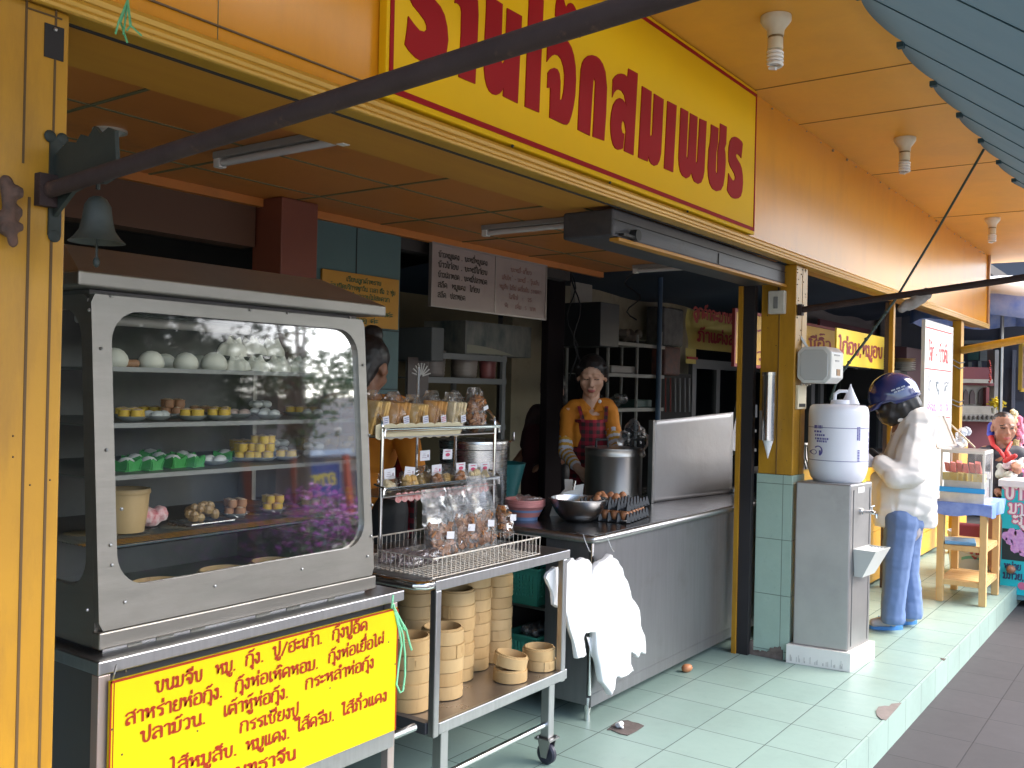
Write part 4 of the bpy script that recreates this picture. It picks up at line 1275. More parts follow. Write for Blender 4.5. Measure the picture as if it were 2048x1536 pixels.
# --- the cart under the cabinet, with the yellow board
CART = thing('steel_cart', (1.6, 2.2, 0), 'stainless steel cart under the bun cabinet, with a yellow board on its front', 'cart')
TX0, TX1, TY0 = 1.142, 2.112, 1.905
tz1 = at(195, 1326, y=TY0).z; tz0 = at(195, 1354, y=TY0).z
mb = MB(); mb.box(TX0, TY0, tz0, TX1, 2.62, tz1); mb.build('table_top', m_steelh, CART, bevel=.003)
mb = MB(); mb.box(TX0 + .01, TY0 + .03, .40, TX1 - .05, 2.6, tz0 - .002); mb.build('body', M('dark_steel', (.16, .16, .165), .4, metal=.8), CART)
for x in (TX0 + .002, TX1 - .055):
    for y in (TY0 + .002, 2.57):
        mb = MB(); mb.box(x, y, .06, x + .028, y + .028, tz0 - .001); mb.build('leg', M('leg_steel', (.5, .38, .33), .4, metal=.7, c2=(.42, .4, .4), scale=5), CART, bevel=.002)
BX0, BX1 = 1.163, 2.072
bz1, bz0 = .7935, .435
mb = MB(); mb.box(BX0, TY0 - .004, bz0 - .052, BX1 + .002, TY0 + .001, bz0 + .02); mb.build('lower_rail', m_steelh, CART, bevel=.002)
mb = MB(); mb.box(1.25, TY0 + .05, .1, 1.885, 2.5, .40); mb.build('lower_panel', m_steelh, CART, bevel=.003)
mb = MB(); mb.tube([(BX1, TY0 + .02, .402), (BX1 + .12, TY0 + .02, .402)], .012, 8); mb.build('tow_handle', m_chrome, CART)
for x in (1.3, 1.85):
    mb = MB(); mb.lathe([(.001, -.014), (.045, -.014), (.05, -.006), (.05, .006), (.045, .014), (.001, .014)], (x, TY0 + .1, .05), 20, rota('X', 90)); mb.build('caster', m_black, CART)
BOARD = thing('menu_board', (1.6, TY0 - .012, bz0), 'bright yellow menu board with red Thai writing hung on the front of the bun cart', 'menu board')
m_board = M('board_yellow', (.66, .50, .006), .5, spec=.15, c2=(.63, .47, .006), scale=3)
m_bred = M('board_red', (.30, .030, .012), .6, spec=.15)
yb = TY0 - .013
mb = MB(); mb.box(BX0, yb, bz0, BX1, TY0 - .0045, bz1); mb.build('panel', m_board, BOARD)
mb = MB()
for a in ((BX0, bz1 - .005, BX1, bz1), (BX0, bz0, BX0 + .0035, bz1), (BX0 + .0075, bz0, BX0 + .0095, bz1 - .005), (BX1 - .0045, bz0, BX1, bz1)):
    mb.box(a[0], yb - .001, a[1], a[2], yb + .0005, a[3])
mb.build('border', m_bred, BOARD)
mb = MB()
def wr_board(txt, px0, px1, weight=.14):
    a, b = at(*px0, y=yb), at(*px1, y=yb)
    return a, b
for txt, a, b, size in (
    ('ขนมจีบ', (309, 1386), (405, 1360), .036), ('หมู.', (430, 1352), (472, 1339), .036), ('กุ้ง.', (490, 1332), (528, 1322), .036), ('ปู/ฮะเก๋า.', (545, 1314), (645, 1286), .036), ('กุ้งปูอัด', (664, 1280), (735, 1259), .036),
    ('สาหร่ายห่อกุ้ง.', (249, 1452), (446, 1393), .036), ('กุ้งห่อเห็ดหอม.', (469, 1384), (637, 1336), .036), ('กุ้งห่อเยื่อไผ่', (656, 1326), (768, 1288), .036),
    ('ปลาม้วน.', (280, 1486), (412, 1446), .036), ('เต้าหู้ห่อกุ้ง.', (446, 1434), (577, 1394), .036), ('กระหล่ำห่อกุ้ง', (610, 1379), (748, 1334), .036),
    ('กรรเชียงปู', (479, 1466), (598, 1430), .036),
    ('ไส้หมูสับ.', (340, 1548), (475, 1509), .036), ('หมูแดง.', (491, 1504), (580, 1475), .036), ('ใส้ครีม.', (593, 1464), (669, 1440), .036), ('ใส้ถั่วแดง', (683, 1432), (774, 1400), .036),
    ('พุทธาจีน', (470, 1556), (592, 1517), .036)):
    A, Bq = at(*a, y=yb), at(*b, y=yb)
    d = Bq - A
    ink(mb, txt, A, (1, 0, d.z / d.x), (0, 0, 1), .0262, .165, width=d.x)
mb.build('lettering', m_bred, BOARD)
mb = MB()
for u, v in ((252, 1343), (224, 1459), (244, 1509), (395, 1462), (542, 1357), (660, 1376), (790, 1328), (777, 1284), (538, 1282), (540, 1421)):
    mb.ball(at(u, v, y=yb), .0026, 6)
mb.build('nails', M('nail', (.1, .08, .05), .5), BOARD)
mb = MB(); c = at(226, 1336, y=yb)
mb.tube([c + Vector((0, .004, -.028)), c + Vector((-.004, -.012, -.01)), c + Vector((.002, -.012, .01)), c + Vector((.006, 0, .0)), c + Vector((.002, .002, -.025))], .0018, 6); mb.build('wire_tie', m_steeld, BOARD)
# green twine at the right corner
mb = MB()
g0 = at(785, 1206, y=TY0 - .006)
def twine(pts, r=.0032): mb.tube([at(u, v, y=TY0 - .012 - .004 * (k % 2)) for k, (u, v) in enumerate(pts)], r, 6)
twine([(786, 1190), (785, 1205), (783, 1215), (790, 1222), (787, 1208)])
twine([(788, 1218), (795, 1245), (800, 1270), (803, 1290), (797, 1330), (793, 1370), (800, 1385), (806, 1382), (810, 1350), (810, 1310), (806, 1270), (796, 1240), (790, 1218)])
twine([(789, 1216), (800, 1238), (812, 1258), (820, 1290), (823, 1300)])
twine([(790, 1220), (797, 1250), (810, 1262), (801, 1240), (788, 1216)])
tag(mb.build('twine', M('green_twine', (.22, .6, .33), .45)), 'green plastic twine tied at the top right corner of the yellow board', 'twine')
# ------------------------------------------------------------------ second cart with bamboo steamers and packets
KX0, KX1, KY0, KY1, KZ, KS = 2.335, 3.125, 1.975, 2.60, .818, .350
K = thing('steel_cart', (2.73, 2.3, 0), 'open two level stainless steel trolley carrying bamboo steamers and a wire basket', 'trolley')
mb = MB(); mb.box(KX0 - .02, KY0, KZ - .004, KX1, KY1, KZ); mb.build('table_top', m_steeld, K)
mb = MB(); mb.box(KX0, KY0 - .004, KZ - .032, KX1 + .012, KY0 + .0, KZ + .001); mb.box(KX1 + .0, KY0 + .001, KZ - .032, KX1 + .012, KY1, KZ + .001); mb.box(KX0 - .02, KY1 - .02, KZ - .03, KX1, KY1, KZ - .005); mb.build('top_rim', m_steelh, K, bevel=.003)
mb = MB(); mb.tube([(KX0 + .01, KY0 + .014, KZ - .012), (KX0 - .03, KY0 + .018, KZ - .012), (KX0 - .05, KY0 + .04, KZ - .012), (KX0 - .052, KY0 + .2, KZ - .012), (KX0 - .052, KY1, KZ - .012)], .0165, 12); mb.build('push_handle', m_chrome, K)
def rbar(x, y, z0, z1, w=.0135): 
    mb = MB(); mb.box(x - w, y - w, z0, x + w, y + w, z1); return mb
for x, y in ((KX0 + .022, KY0 + .014), (KX1 - .012, KY0 + .014), (KX0 + .022, KY1 - .03), (KX1 - .012, KY1 - .03)):
    rbar(x, y, KS - .04, KZ - .033).build('upright', m_steelh, K, bevel=.004)
mb = MB(); mb.box(KX0 + .03, KY0 + .02, KS - .004, KX1, KY1, KS); mb.build('lower_shelf', M('shelf_steel', (.4, .36, .33), .3, metal=.9, c2=(.34, .3, .28), scale=5, rvar=.1), K)
mb = MB(); mb.box(KX0 + .036, KY0, KS - .035, KX1 + .0, KY0 + .0195, KS + .004); mb.box(KX1 + .001, KY0 + .002, KS - .035, KX1 + .018, KY1, KS + .004); mb.box(KX0 + .03, KY1 + .001, KS - .03, KX1, KY1 + .012, KS + .02); mb.build('shelf_rim', m_steelh, K, bevel=.003)
mb = MB(); mb.box(KX0 + .0, KY0 + .03, KS - .032, KX0 + .029, KY1, KS + .006); mb.build('shelf_rim', M('dark_rim', (.1, .1, .115), .4, metal=.6), K)
for k, (x, y) in enumerate(((KX0 + .085, KY0 + .035), (KX1 - .065, KY0 + .035), (KX0 + .085, KY1 - .05), (KX1 - .065, KY1 - .05))):
    rbar(x, y, .105, KS - .036, .019).build('leg', m_steelh, K, bevel=.003)
    mb = MB(); mb.box(x - .035, y - .035, .097, x + .035, y + .035, .1045)
    for a in (-1, 1):
        mb.slab([(x + a * .02, y - .028, .0965), (x + a * .02, y + .028, .0965), (x + a * .02, y + .012, .03), (x + a * .02, y - .012, .03)], (a * .003, 0, 0))
        for b in (-1, 1): mb.ball((x + a * .026, y + b * .026, .106), .006, 7)
    cst = mb.build('caster', m_steeld, K)
    mb = MB(); mb.lathe([(.001, -.013), (.034, -.013), (.041, -.007), (.041, .007), (.034, .013), (.001, .013)], (x, y, .0415), 22, rota('Y', 90)); mb.build('wheel', M('dark_rubber', (.02, .02, .035), .4), cst)
mb = MB(); mb.tube([(KX0 + .1, KY0 + .035, .155), (KX1 - .08, KY0 + .035, .155)], .011, 10); mb.build('stretcher', m_chrome, K)

# steamers: (front px of the base, rings, description)
vd = Vector((FW.x, FW.y, 0)).normalized()
words = ('lowest', 'second', 'third', 'fourth', 'fifth', 'sixth', 'seventh', 'eighth', 'ninth')
def stack(u, v, n, desc, sc=1.0, z=KS + .002):
    p = at(u, v, z=z) + vd * .075 * sc
    for k in range(n):
        steamer(p.x + random.uniform(-.003, .003), p.y + random.uniform(-.003, .003), z + k * (STH * sc + .0008), '%s ring from the bottom in %s' % (words[k].capitalize(), desc), 'bamboo steamers on the trolley shelf', sc=sc)
    return p
stack(812, 1428, 5, 'the front stack left of the trolley upright')
stack(880, 1403, 5, 'the open stack just right of the trolley upright')
stack(826, 1368, 8, 'the tall stack under the left trolley end', .98)
stack(905, 1366, 7, 'the stack behind the open one, seven rings high', .98)
stack(940, 1344, 8, 'the fourth stack back, touching the trolley top', .95)
stack(988, 1327, 8, 'the rightmost tall stack beside the green baskets', .9)
p = at(1020, 1370, z=KS + .002) + vd * .07
steamer(p.x, p.y, KS + .002, 'small ring lying in front on the trolley shelf', 'bamboo steamers on the trolley shelf', sc=.86)
steamer(p.x + .0, p.y + .004, KS + .002 + .047 * .86 + .012, 'small ring resting tilted on another ring at the front', 'bamboo steamers on the trolley shelf', rx=radians(6), ry=radians(-9), sc=.86)
stack(1079, 1345, 2, 'the short pair by the right upright', .84)

# green plastic baskets
m_grn = M('green_plastic', (.07, .36, .28), .4, c2=(.06, .32, .25), scale=6)
def plastic_basket(loc, sx, sy, h, label, contents=None):
    t = thing('plastic_basket', loc, label, 'basket', 'green plastic baskets in the counter end')
    mb = MB()
    x0, y0, z0 = loc
    def wall(a, b, n):
        a, b = Vector(a), Vector(b)
        out = Vector((0, 0, 0))
        ax = (b - a).normalized(); nrm = Vector((ax.y, -ax.x, 0))
        L = (b - a).length
        fl = .16
        def P(s, z): return a + ax * (s * L) + nrm * (fl * z * .5) + Vector((0, 0, z)) + ax * ((s - .5) * fl * z)
        for k in range(n + 1):
            s = k / n
            wv = .006 / L if 0 < k < n else .012 / L
            mb.slab([P(max(s - wv, 0), 0), P(min(s + wv, 1), 0), P(min(s + wv, 1), h), P(max(s - wv, 0), h)], nrm * -.003)
        for zz, hh in ((0, .04), (.052, .006), (.07, .006), (.088, .006), (.106, .006), (h - .03, .03)):
            if zz + hh > h: continue
            mb.slab([P(0, zz), P(1, zz), P(1, zz + hh), P(0, zz + hh)], nrm * -.0035)
        mb.slab([P(-.02, h - .005) + nrm * .008, P(1.02, h - .005) + nrm * .008, P(1.02, h + .002) + nrm * .008, P(-.02, h + .002) + nrm * .008], nrm * -.012)
    c = [(x0 - sx / 2, y0 - sy / 2, z0), (x0 + sx / 2, y0 - sy / 2, z0), (x0 + sx / 2, y0 + sy / 2, z0), (x0 - sx / 2, y0 + sy / 2, z0)]
    for k in range(4): wall(c[k], c[(k + 1) % 4], 9 if k % 2 else 11)
    mb.box(x0 - sx / 2, y0 - sy / 2, z0, x0 + sx / 2, y0 + sy / 2, z0 + .004)
    mb.build('basket_body', m_grn, t)
    return t
gb = at(1020, 1288, z=KS + .01)
gx = (at(1020, 1200, y=2.5).x + at(1112, 1200, y=2.5).x) / 2
plastic_basket((gx, 2.49, .115), .20, .15, .20, 'lower green plastic basket, full of clear bags, inside the open counter end')
plastic_basket((gx, 2.49, .452), .20, .15, .17, 'upper green plastic basket on the middle shelf of the open counter end')
m_clear = film('clear_plastic', (.93, .93, .93), .10, .12, .06, (.8, .8, .8), .6, 30)
for k in range(6):
    mb = MB(); mb.ball((gx - .05 + .045 * (k % 3) + random.uniform(-.01, .01), 2.45 + .05 * (k // 3), .325), (.03, .03, .028), 12)
    o = mb.build('bag', film('grey_clear', (.6, .62, .66), .2, .15, .12, (.45, .48, .52), .8, 50))
    tag(o, 'small clear bag of the heap in the lower green basket', 'bag', 'clear bags in the green basket')

# wire basket on the trolley top
WB0 = at(868, 1160, z=KZ + .004)
wx0, wy0 = WB0.x + .006, WB0.y + .012
wx1, wy1 = 2.955, 2.44
wz0, wz1 = KZ + .006, at(868, 1119, x=wx0).z
WBK = thing('wire_basket', (2.65, 2.2, KZ), 'shallow white wire basket of packed snacks on the trolley top', 'wire basket')
def wire(mb, a, b, r=.0016): mb.tube([a, b], r, 5)
mb = MB()
for z, r in ((wz1, .0032), (wz0, .0024)):
    mb.tube([(wx0, wy0, z), (wx1, wy0, z), (wx1, wy1, z), (wx0, wy1, z)], r, 6, closed=True)
mb.build('rim_wires', m_wirew, WBK)
mb = MB()
n = 27
for k in range(n):
    x = wx0 + (wx1 - wx0) * k / (n - 1)
    mb.tube([(x, wy0, wz1), (x, wy0, wz0), (x, wy1, wz0), (x, wy1, wz1)], .0015, 5)
n = 22
for k in range(1, n):
    y = wy0 + (wy1 - wy0) * k / n
    mb.tube([(wx0, y, wz1), (wx0, y, wz0 + .002), (wx1, y, wz0 + .002), (wx1, y, wz1)], .0015, 5)
mb.build('grid_wires', m_wirew, WBK)

# chrome display rack behind the basket
RY0, RY1 = 2.36, 2.57
rxl, rxr = at(764, 900, y=RY0).x, at(989, 900, y=RY0).x
z1, z2 = at(775, 858, y=RY0 - .02).z, at(775, 977, y=RY0 - .02).z
RK = thing('display_rack', (2.8, 2.46, KZ), 'chrome two shelf display rack of bagged bread standing on the trolley', 'rack')
zt = z1 + .06
for x in (rxl, rxr):
    mb = MB(); mb.tube([(x, RY0, KZ + .001), (x, RY0, z1), (x, RY0 + .006, z1 + .03), (x, RY0 + .03, z1 + .055), (x, RY0 + .07, z1 + .075), (x, RY1 - .02, z1 + .08), (x, RY1, z1 + .06), (x, RY1, KZ + .001)], .0068, 10); mb.build('side_frame', m_chrome, RK)
mb = MB(); mb.tube([((rxl + rxr) / 2 + .1, RY1 + .01, KZ), ((rxl + rxr) / 2 + .1, RY1 + .01, z1 + .23)], .006, 8); mb.build('rear_post', m_chrome, RK)
for z in (z1, z2):
    mb = MB()
    y = RY0 - .022
    for q in (0, .016):
        mb.tube([(rxl - .012, y, z - .03), (rxl - .01, y, z - .006), (rxl - .003, y, z - .001 - q * .4), (rxr + .006, y, z - .001 - q * .4)], .0042 - q * .1, 8)
    mb.tube([(rxr + .004, RY0 + .03, z + .022), (rxr + .004, RY0, z + .018), (rxr + .006, y, z), (rxr + .006, y, z - .03)], .005, 8)
    mb.tube([(rxl - .004, RY0 + .03, z + .012), (rxl - .004, y, z)], .004, 8)
    mb.build('front_rail', m_chrome, RK)
    mb = MB()
    mb.box(rxl, RY0 - .01, z - .035, rxr, RY1, z - .031)
    mb.build('shelf_plate', m_steeld, RK)
m_crm = M('cream_paper', (.68, .60, .40), .7)
# cream scalloped liner on the top shelf, red lace paper on the lower one
def liner(x0, x1, y, zlo, zhi, n, mat, label, name):
    mb = MB()
    lo, hi = [], []
    for k in range(n * 6 + 1):
        s = k / (n * 6)
        a = abs(sin(s * n * pi))
        lo.append(Vector((x0 + (x1 - x0) * s, y, zlo - .009 * a)))
        hi.append(Vector((x0 + (x1 - x0) * s, y, zhi + .006 * a)))
    for k in range(n * 6):
        mb.slab([lo[k], lo[k + 1], hi[k + 1], hi[k]], (0, .002, 0))
    mb.box(x0, y + .002, zlo + .004, x1, RY1, zlo + .006)
    o = mb.build(name, mat)
    return tag(o, label, 'liner')
a = at(742, 845, y=RY0 + .005)
liner(rxl - .03, at(922, 820, y=RY0 + .005).x, RY0 + .004, z1 - .032, z1 + .012, 9, m_crm, 'cream scalloped paper liner on the top shelf of the chrome rack', 'shelf_liner')
liner(rxl + .08, rxr - .03, RY0 + .004, z2 - .052, z2 - .03, 16, M('red_lace_paper', (.55, .1, .1), .7, c2=(.75, .6, .55), scale=70), 'red and white lace paper hanging below the lower shelf of the rack', 'shelf_liner')

# --- bags
m_film = film('bag_film', (.98, .97, .95), .02, .12, .05, (.85, .83, .8), .5, 28)
m_film2 = film('bag_film_shiny', (.96, .96, .96), .0, .22, .10, (.6, .6, .6), .35, 20)
m_bread = M('toasted_bread', (.46, .19, .035), .6, c2=(.56, .30, .08), scale=22, bump=.3, bscale=90)
m_bready = M('yellow_bread', (.56, .29, .06), .6, c2=(.7, .5, .2), scale=18, bump=.3, bscale=90)
m_breadp = M('pale_bread', (.68, .52, .26), .6, c2=(.72, .6, .4), scale=18, bump=.2, bscale=90)
m_cook = M('fried_brown', (.30, .105, .03), .5, c2=(.42, .18, .05), scale=30, bump=.5, bscale=90)
m_lab = M('label_paper', (.72, .71, .74), .6)
m_pink = M('pink_ink', (.55, .06, .14), .6)
m_blueink = M('blue_ink', (.16, .17, .36), .6)
def pillow(c, w, d, h, lean=0, seed=0, top=.25):
    """clear bag: a pillow that pinches at the top"""
    mb = MB()
    def f(s, t):
        a = 2 * pi * s
        k = min(1, .72 + 3 * t) 
        tw = 1 - top * max(0, (t - .62) / .38) ** 1.6
        dd = d * (1 - .93 * max(0, (t - .5) / .5) ** 1.5)
        cx = abs(cos(a)) ** .7 * (1 if cos(a) > 0 else -1)
        sy = abs(sin(a)) ** .7 * (1 if sin(a) > 0 else -1)
        p = Vector((w / 2 * cx * k * tw, dd / 2 * sy * k, h * t))
        q = .006 * nz(p, 45, seed) + .004 * nz(p, 110, seed + 3)
        return Vector(c) + Vector((p.x * (1 + q * 3), p.y + q * 2, p.z)) + Vector((0, lean * t, 0))
    mb.grid(f, 28, 16)
    return mb
def sticker(mb, c, w, h, rot=0, nrm=(0, -1, 0)):
    c = Vector(c)
    x = Vector((cos(rot), 0, sin(rot))); z = Vector((-sin(rot), 0, cos(rot)))
    n = Vector(nrm)
    mb.slab([c - x * w / 2 - z * h / 2, c + x * w / 2 - z * h / 2, c + x * w / 2 + z * h / 2, c - x * w / 2 + z * h / 2], n * .0006)
sz = z1 - .029
for k, (u, mat, n, w, h, lab) in enumerate((
    (752, m_bready, 4, .085, .155, 'bag of yellow toast slices, leftmost on the top rack shelf'),
    (793, m_bread, 5, .095, .15, 'bag of brown toast slices with a white label near the left end of the rack'),
    (832, m_bready, 4, .085, .14, 'bag of thin yellow bread slices, third on the top rack shelf'),
    (868, m_bread, 4, .09, .155, 'bag of orange toast with a pink printed label on the top rack shelf'),
    (908, m_breadp, 4, .095, .15, 'bag of pale cream slices with a bluish label, right of the orange toast'),
    (953, m_cook, 0, .095, .17, 'tall bag of brown fried crackers at the right end of the top shelf'))):
    y = RY0 + .045 + .006 * (k % 2)
    x = at(u, 800, y=y).x
    t = thing('bread_bag', (x, y, sz), lab, 'bag', 'bags on the top shelf of the chrome rack')
    pillow((x, y, sz), w, .075, h * 1.08, .015, k).build('film', m_film, t)
    mb = MB()
    if n:
        for i in range(n):
            c = Vector((x - w * .33 + w * .66 * i / max(n - 1, 1), y + .002, sz + h * .43))
            m = rota('Y', 14 + random.uniform(-7, 7)) @ rota('Z', random.uniform(-14, 14) + 24)
            mb.obox(c, (.0085, .027, h * .40), m)
        mb.build('bread_slices', mat, t, bevel=.004)
    else:
        for i in range(40): mb.obox((x + random.uniform(-.034, .034), y + random.uniform(-.018, .018), sz + .014 + random.random() * .125), (.019, .005, .012), Matrix.Rotation(random.random() * 6, 3, Vector((random.random(), random.random(), random.random() + .1)).normalized()))
        mb.build('crackers', mat, t, bevel=.002)
    mb = MB(); sticker(mb, (x + .012, y - .0405, sz + (.058 if n else .10)), .031, .03 if n else .016, .15 if n else .3)
    mb.mi = 1
    for i in range(3 if n else 0): sticker(mb, (x + .012, y - .0413, sz + .051 + .007 * i), .023, .0026, .15)
    mb.build('price_label', [m_lab, m_pink if k == 3 else m_blueink], t)
# heap of tied bags behind them
for k in range(5):
    x = at(775 + 44 * k, 765, y=RY1 - .05).x
    o = pillow((x, RY1 - .06, z1 + .045), .08, .05, .075 + .02 * (k == 3), .0, 20 + k, .6).build('bag', m_film)
    tag(o, ('twisted clear bag behind the toast, leftmost of five', 'twisted clear bag second from the left behind the toast', 'twisted clear bag in the middle behind the toast', 'twisted clear bag behind the pale slices, tallest of five', 'twisted clear bag behind the brown crackers')[k], 'bag', 'twisted bags behind the toast')
# lower shelf: snack bags with header cards
sz = z2 - .029
cards = ((778, .0, .06, 0, 'grey'), (818, .0, .06, 0, 'grey'), (848, .05, .07, 1, 'grey'), (872, .0, .06, 0, 'red'), (893, .04, .07, 1, 'pink'), (920, .0, .06, 0, 'pink'), (944, .012, .05, 0, 'pink'), (968, .012, .05, 0, 'pink'))
for k, (u, dy, h, up, ink_) in enumerate(cards):
    y = RY0 + .045 + dy
    x = at(u, 930, y=y).x
    t = thing('snack_bag', (x, y, sz), ('snack bag with a grey printed card at the left end of the lower rack shelf', 'snack bag with a tilted grey card, second on the lower rack shelf', 'snack bag whose card stands highest, in the middle of the lower rack shelf', 'snack bag with a pink printed card and brown snacks, middle of the lower shelf', 'snack bag with two pink stamps behind the middle bags', 'snack bag of brown crackers just right of the middle of the lower shelf', 'snack bag with a white card and pink oval, second from the right', 'snack bag with a white card and pink oval at the right end')[k], 'snack bag', 'snack bags on the lower shelf of the rack')
    pillow((x, y, sz), .08, .06, h + .015, .01, 40 + k, .1).build('film', m_film, t)
    mb = MB()
    for i in range(9):
        r = random.uniform(.013, .021)
        mb.ball((x + random.uniform(-.02, .02), y + random.uniform(-.012, .006), sz + r + random.random() * .026), r, 8)
    mb.build('snacks', (m_cook if k in (3, 5) else m_breadp if k in (0, 6, 7) else m_bready), t)
    mb = MB()
    hz = sz + h + (.055 if up else .012)
    sticker(mb, (x, y - .004, hz), .058, .040, (.05, -.12, .02, .03, -.05, .02, -.04, .03)[k])
    mb.mi = 1
    if ink_ == 'pink':
        q = [Vector((x + .014 * cos(a), y - .0054, hz - .002 + .007 * sin(a))) for a in [2 * pi * i / 14 for i in range(14)]]
        mb.slab(q, (0, -.0005, 0))
        sticker(mb, (x, y - .0056, hz + .012), .03, .003)
    else:
        for i in range(3): sticker(mb, (x - .005, y - .0052, hz - .008 + .007 * i), .026 - .006 * i, .0018)
        sticker(mb, (x + .017, y - .0052, hz - .002), .008, .011)
    mb.build('header_card', [m_lab, m_pink if ink_ != 'grey' else M('grey_ink', (.38, .3, .34), .6)], t)
# tall shiny bags in the wire basket
for k, (u, v, w, h, ln, lab) in enumerate((
    (890, 1118, .15, .245, .06, 'tall shiny clear bag of brown crisps at the left in the wire basket'),
    (932, 1100, .14, .235, .055, 'tall shiny clear bag with a white label, middle of the wire basket'),
    (972, 1090, .145, .265, .06, 'tall shiny clear bag of red brown crisps leaning right in the wire basket'),
    (1012, 1076, .08, .13, .02, 'short bag of orange crackers at the right end of the wire basket'))):
    p = at(u, v, z=wz0 + .006)
    if p.y < wy0 + .05: p.y = wy0 + .05
    p.x = at(u, v, y=p.y).x
    t = thing('crisps_bag', (p.x, p.y, wz0 + .006), lab, 'bag', 'shiny bags in the wire basket')
    c = Vector((p.x, p.y, wz0 + .006))
    pillow(c, w, .055, h, ln, 70 + k, .12).build('film', m_film2, t)
    mb = MB()
    for i in range(60):
        zc = random.random() * .11
        mb.obox(c + Vector((random.uniform(-.048, .048) * w / .125, random.uniform(-.012, .012) + ln * zc / h, .012 + zc)), (.014, .004, .009), Matrix.Rotation(random.random() * 6, 3, Vector((random.random(), random.random(), random.random() + .1)).normalized()))
    mb.build('crisps', m_cook, t, bevel=.002)
    mb = MB(); sticker(mb, c + Vector((.012, -.031 + ln * .3, .085)), .042, .026, -.1)
    mb.build('price_label', m_lab, t)
for k in range(5):
    x, y = 2.42 + .05 * (k % 3), 2.16 + .09 * (k // 3)
    o = pillow((x, y, wz0 + .006), .09, .06, .05, .0, 90 + k, .3).build('bag', film('dull_film', (.8, .75, .76), .12, .2, .12, (.4, .33, .34), 1.0, 30))
    tag(o, ('flat packet at the front left of the wire basket', 'flat packet beside the front left one in the wire basket', 'flat packet against the tall bags in the wire basket', 'flat packet at the back left of the wire basket', 'flat packet at the back middle of the wire basket')[k], 'packet', 'flat packets in the wire basket')
# ------------------------------------------------------------------ the steel counter and what stands on it
KX, KYF, KT = 3.553, 2.12, .813
m_cnt = M('counter_steel', (.27, .27, .285), .4, metal=.85, c2=(.235, .235, .25), scale=5, stretch=(7, 7, .5), rvar=.1, bump=.05, bscale=3, bstretch=(2, 2, .5), dirt=(.19, .185, .18), dscale=4, dlo=.55, dhi=.85, bdist=.02)
m_ctop = M('counter_top', (.30, .30, .31), .2, metal=.95, c2=(.22, .22, .23), scale=9, rvar=.12, bump=.08, bscale=30, dirt=(.12, .12, .12), dscale=8, dlo=.5, dhi=.8)
CN = thing('steel_counter', (4.5, 2.5, 0), 'long stainless steel kitchen counter with a plain sheet front', 'counter')
mb = MB()
mb.box(KX - .02, KYF - .02, KT - .005, 5.75, 2.92, KT)
mb.build('counter_top', m_ctop, CN)
mb = MB()
mb.tube([(5.75, KYF - .02, KT - .018), (KX + .0, KYF - .02, KT - .018), (KX - .016, KYF - .012, KT - .018), (KX - .022, KYF + .005, KT - .018), (KX - .022, 2.92, KT - .018)], .0175, 12)
mb.build('rolled_edge', m_steelh, CN)
mb = MB(); mb.box(KX + .012, KYF, .115, 5.75, KYF + .012, KT - .03); mb.box(KX + .012, KYF - .002, .062, 5.75, KYF + .010, .1145); mb.build('front_panel', m_cnt, CN)
mb = MB(); mb.box(KX, KYF + .014, .07, KX + .01, KYF + .24, KT - .03); mb.build('end_panel', m_cnt, CN)
mb = MB(); mb.tube([(KX + .006, KYF + .004, .115), (KX + .006, KYF + .004, KT - .02)], .009, 10); mb.build('corner_tube', m_chrome, CN)
mb = MB(); mb.box(KX + .02, KYF + .014, .10, 5.75, 2.9, .112); mb.build('lower_shelf', m_steeld, CN)
mb = MB(); mb.box(KX + .02, KYF + .014, .438, 4.3, 2.598, .45); mb.build('middle_shelf', m_steeld, CN)
mb = MB(); mb.box(KX + .04, 2.60, .113, 5.75, 2.61, KT - .03); mb.build('inner_panel', m_dark, CN)
for x, y in ((KX + .02, KYF + .02), (KX + .02, 2.88), (5.6, KYF + .03)):
    mb = MB(); mb.lathe([(.001, 0), (.014, 0), (.012, .03), (.016, .05), (.016, .1), (.001, .1)], (x, y, .001), 12); mb.build('foot', m_chrome, CN)

def bagsheet(name, px, y, label, thick=.028, seed=0, pleat=90):
    mb = MB()
    mb.slab([at(u, v, y=y) for u, v in px], (0, thick, 0))
    o = blob(name, mb, M('white_plastic_bag', (.84, .84, .86), .42, c2=(.78, .78, .8), scale=8), None, .007, 3,
             wr=lambda p: .009 * nz((p.x * 4, p.y * 2, p.z * .8), 6, seed) + .004 * nz((p.x * 9 + p.z * 2, 0, p.z * 2), 5, seed + 2) - .004)
    return tag(o, label, 'plastic bags', 'white bags hanging on the counter')
Z5 = lambda P: [(740 + a / 3.368, 1080 + b / 3.368) for a, b in P]
bagsheet('plastic_bags', Z5([(1375, 110), (1330, 160), (1255, 180), (1200, 222), (1186, 262), (1215, 310), (1240, 365), (1248, 450), (1300, 480), (1330, 505), (1352, 600), (1380, 690), (1405, 806), (1480, 790), (1452, 640), (1535, 628), (1548, 500), (1520, 300), (1500, 165), (1478, 125), (1450, 118), (1420, 135)]), KYF - .10, 'bundle of white carrier bags hanging at the left of the counter corner', .03, 1)
bagsheet('plastic_bags', Z5([(1640, 92), (1605, 118), (1560, 145), (1520, 190), (1500, 260), (1512, 440), (1528, 640), (1540, 780), (1560, 870), (1575, 960), (1612, 1012), (1640, 1052), (1664, 1012), (1672, 930), (1700, 938), (1797, 890), (1764, 790), (1736, 705), (1764, 757), (1818, 802), (1830, 768), (1868, 772), (1864, 650), (1842, 545), (1802, 420), (1745, 265), (1690, 150)]), KYF - .075, 'larger bundle of white carrier bags hanging on the front of the counter', .04, 5)
bagsheet('plastic_bags', Z5([(1462, 650), (1535, 632), (1556, 780), (1500, 794)]), KYF - .045, 'small white bag end showing between the two hanging bundles', .012, 9)
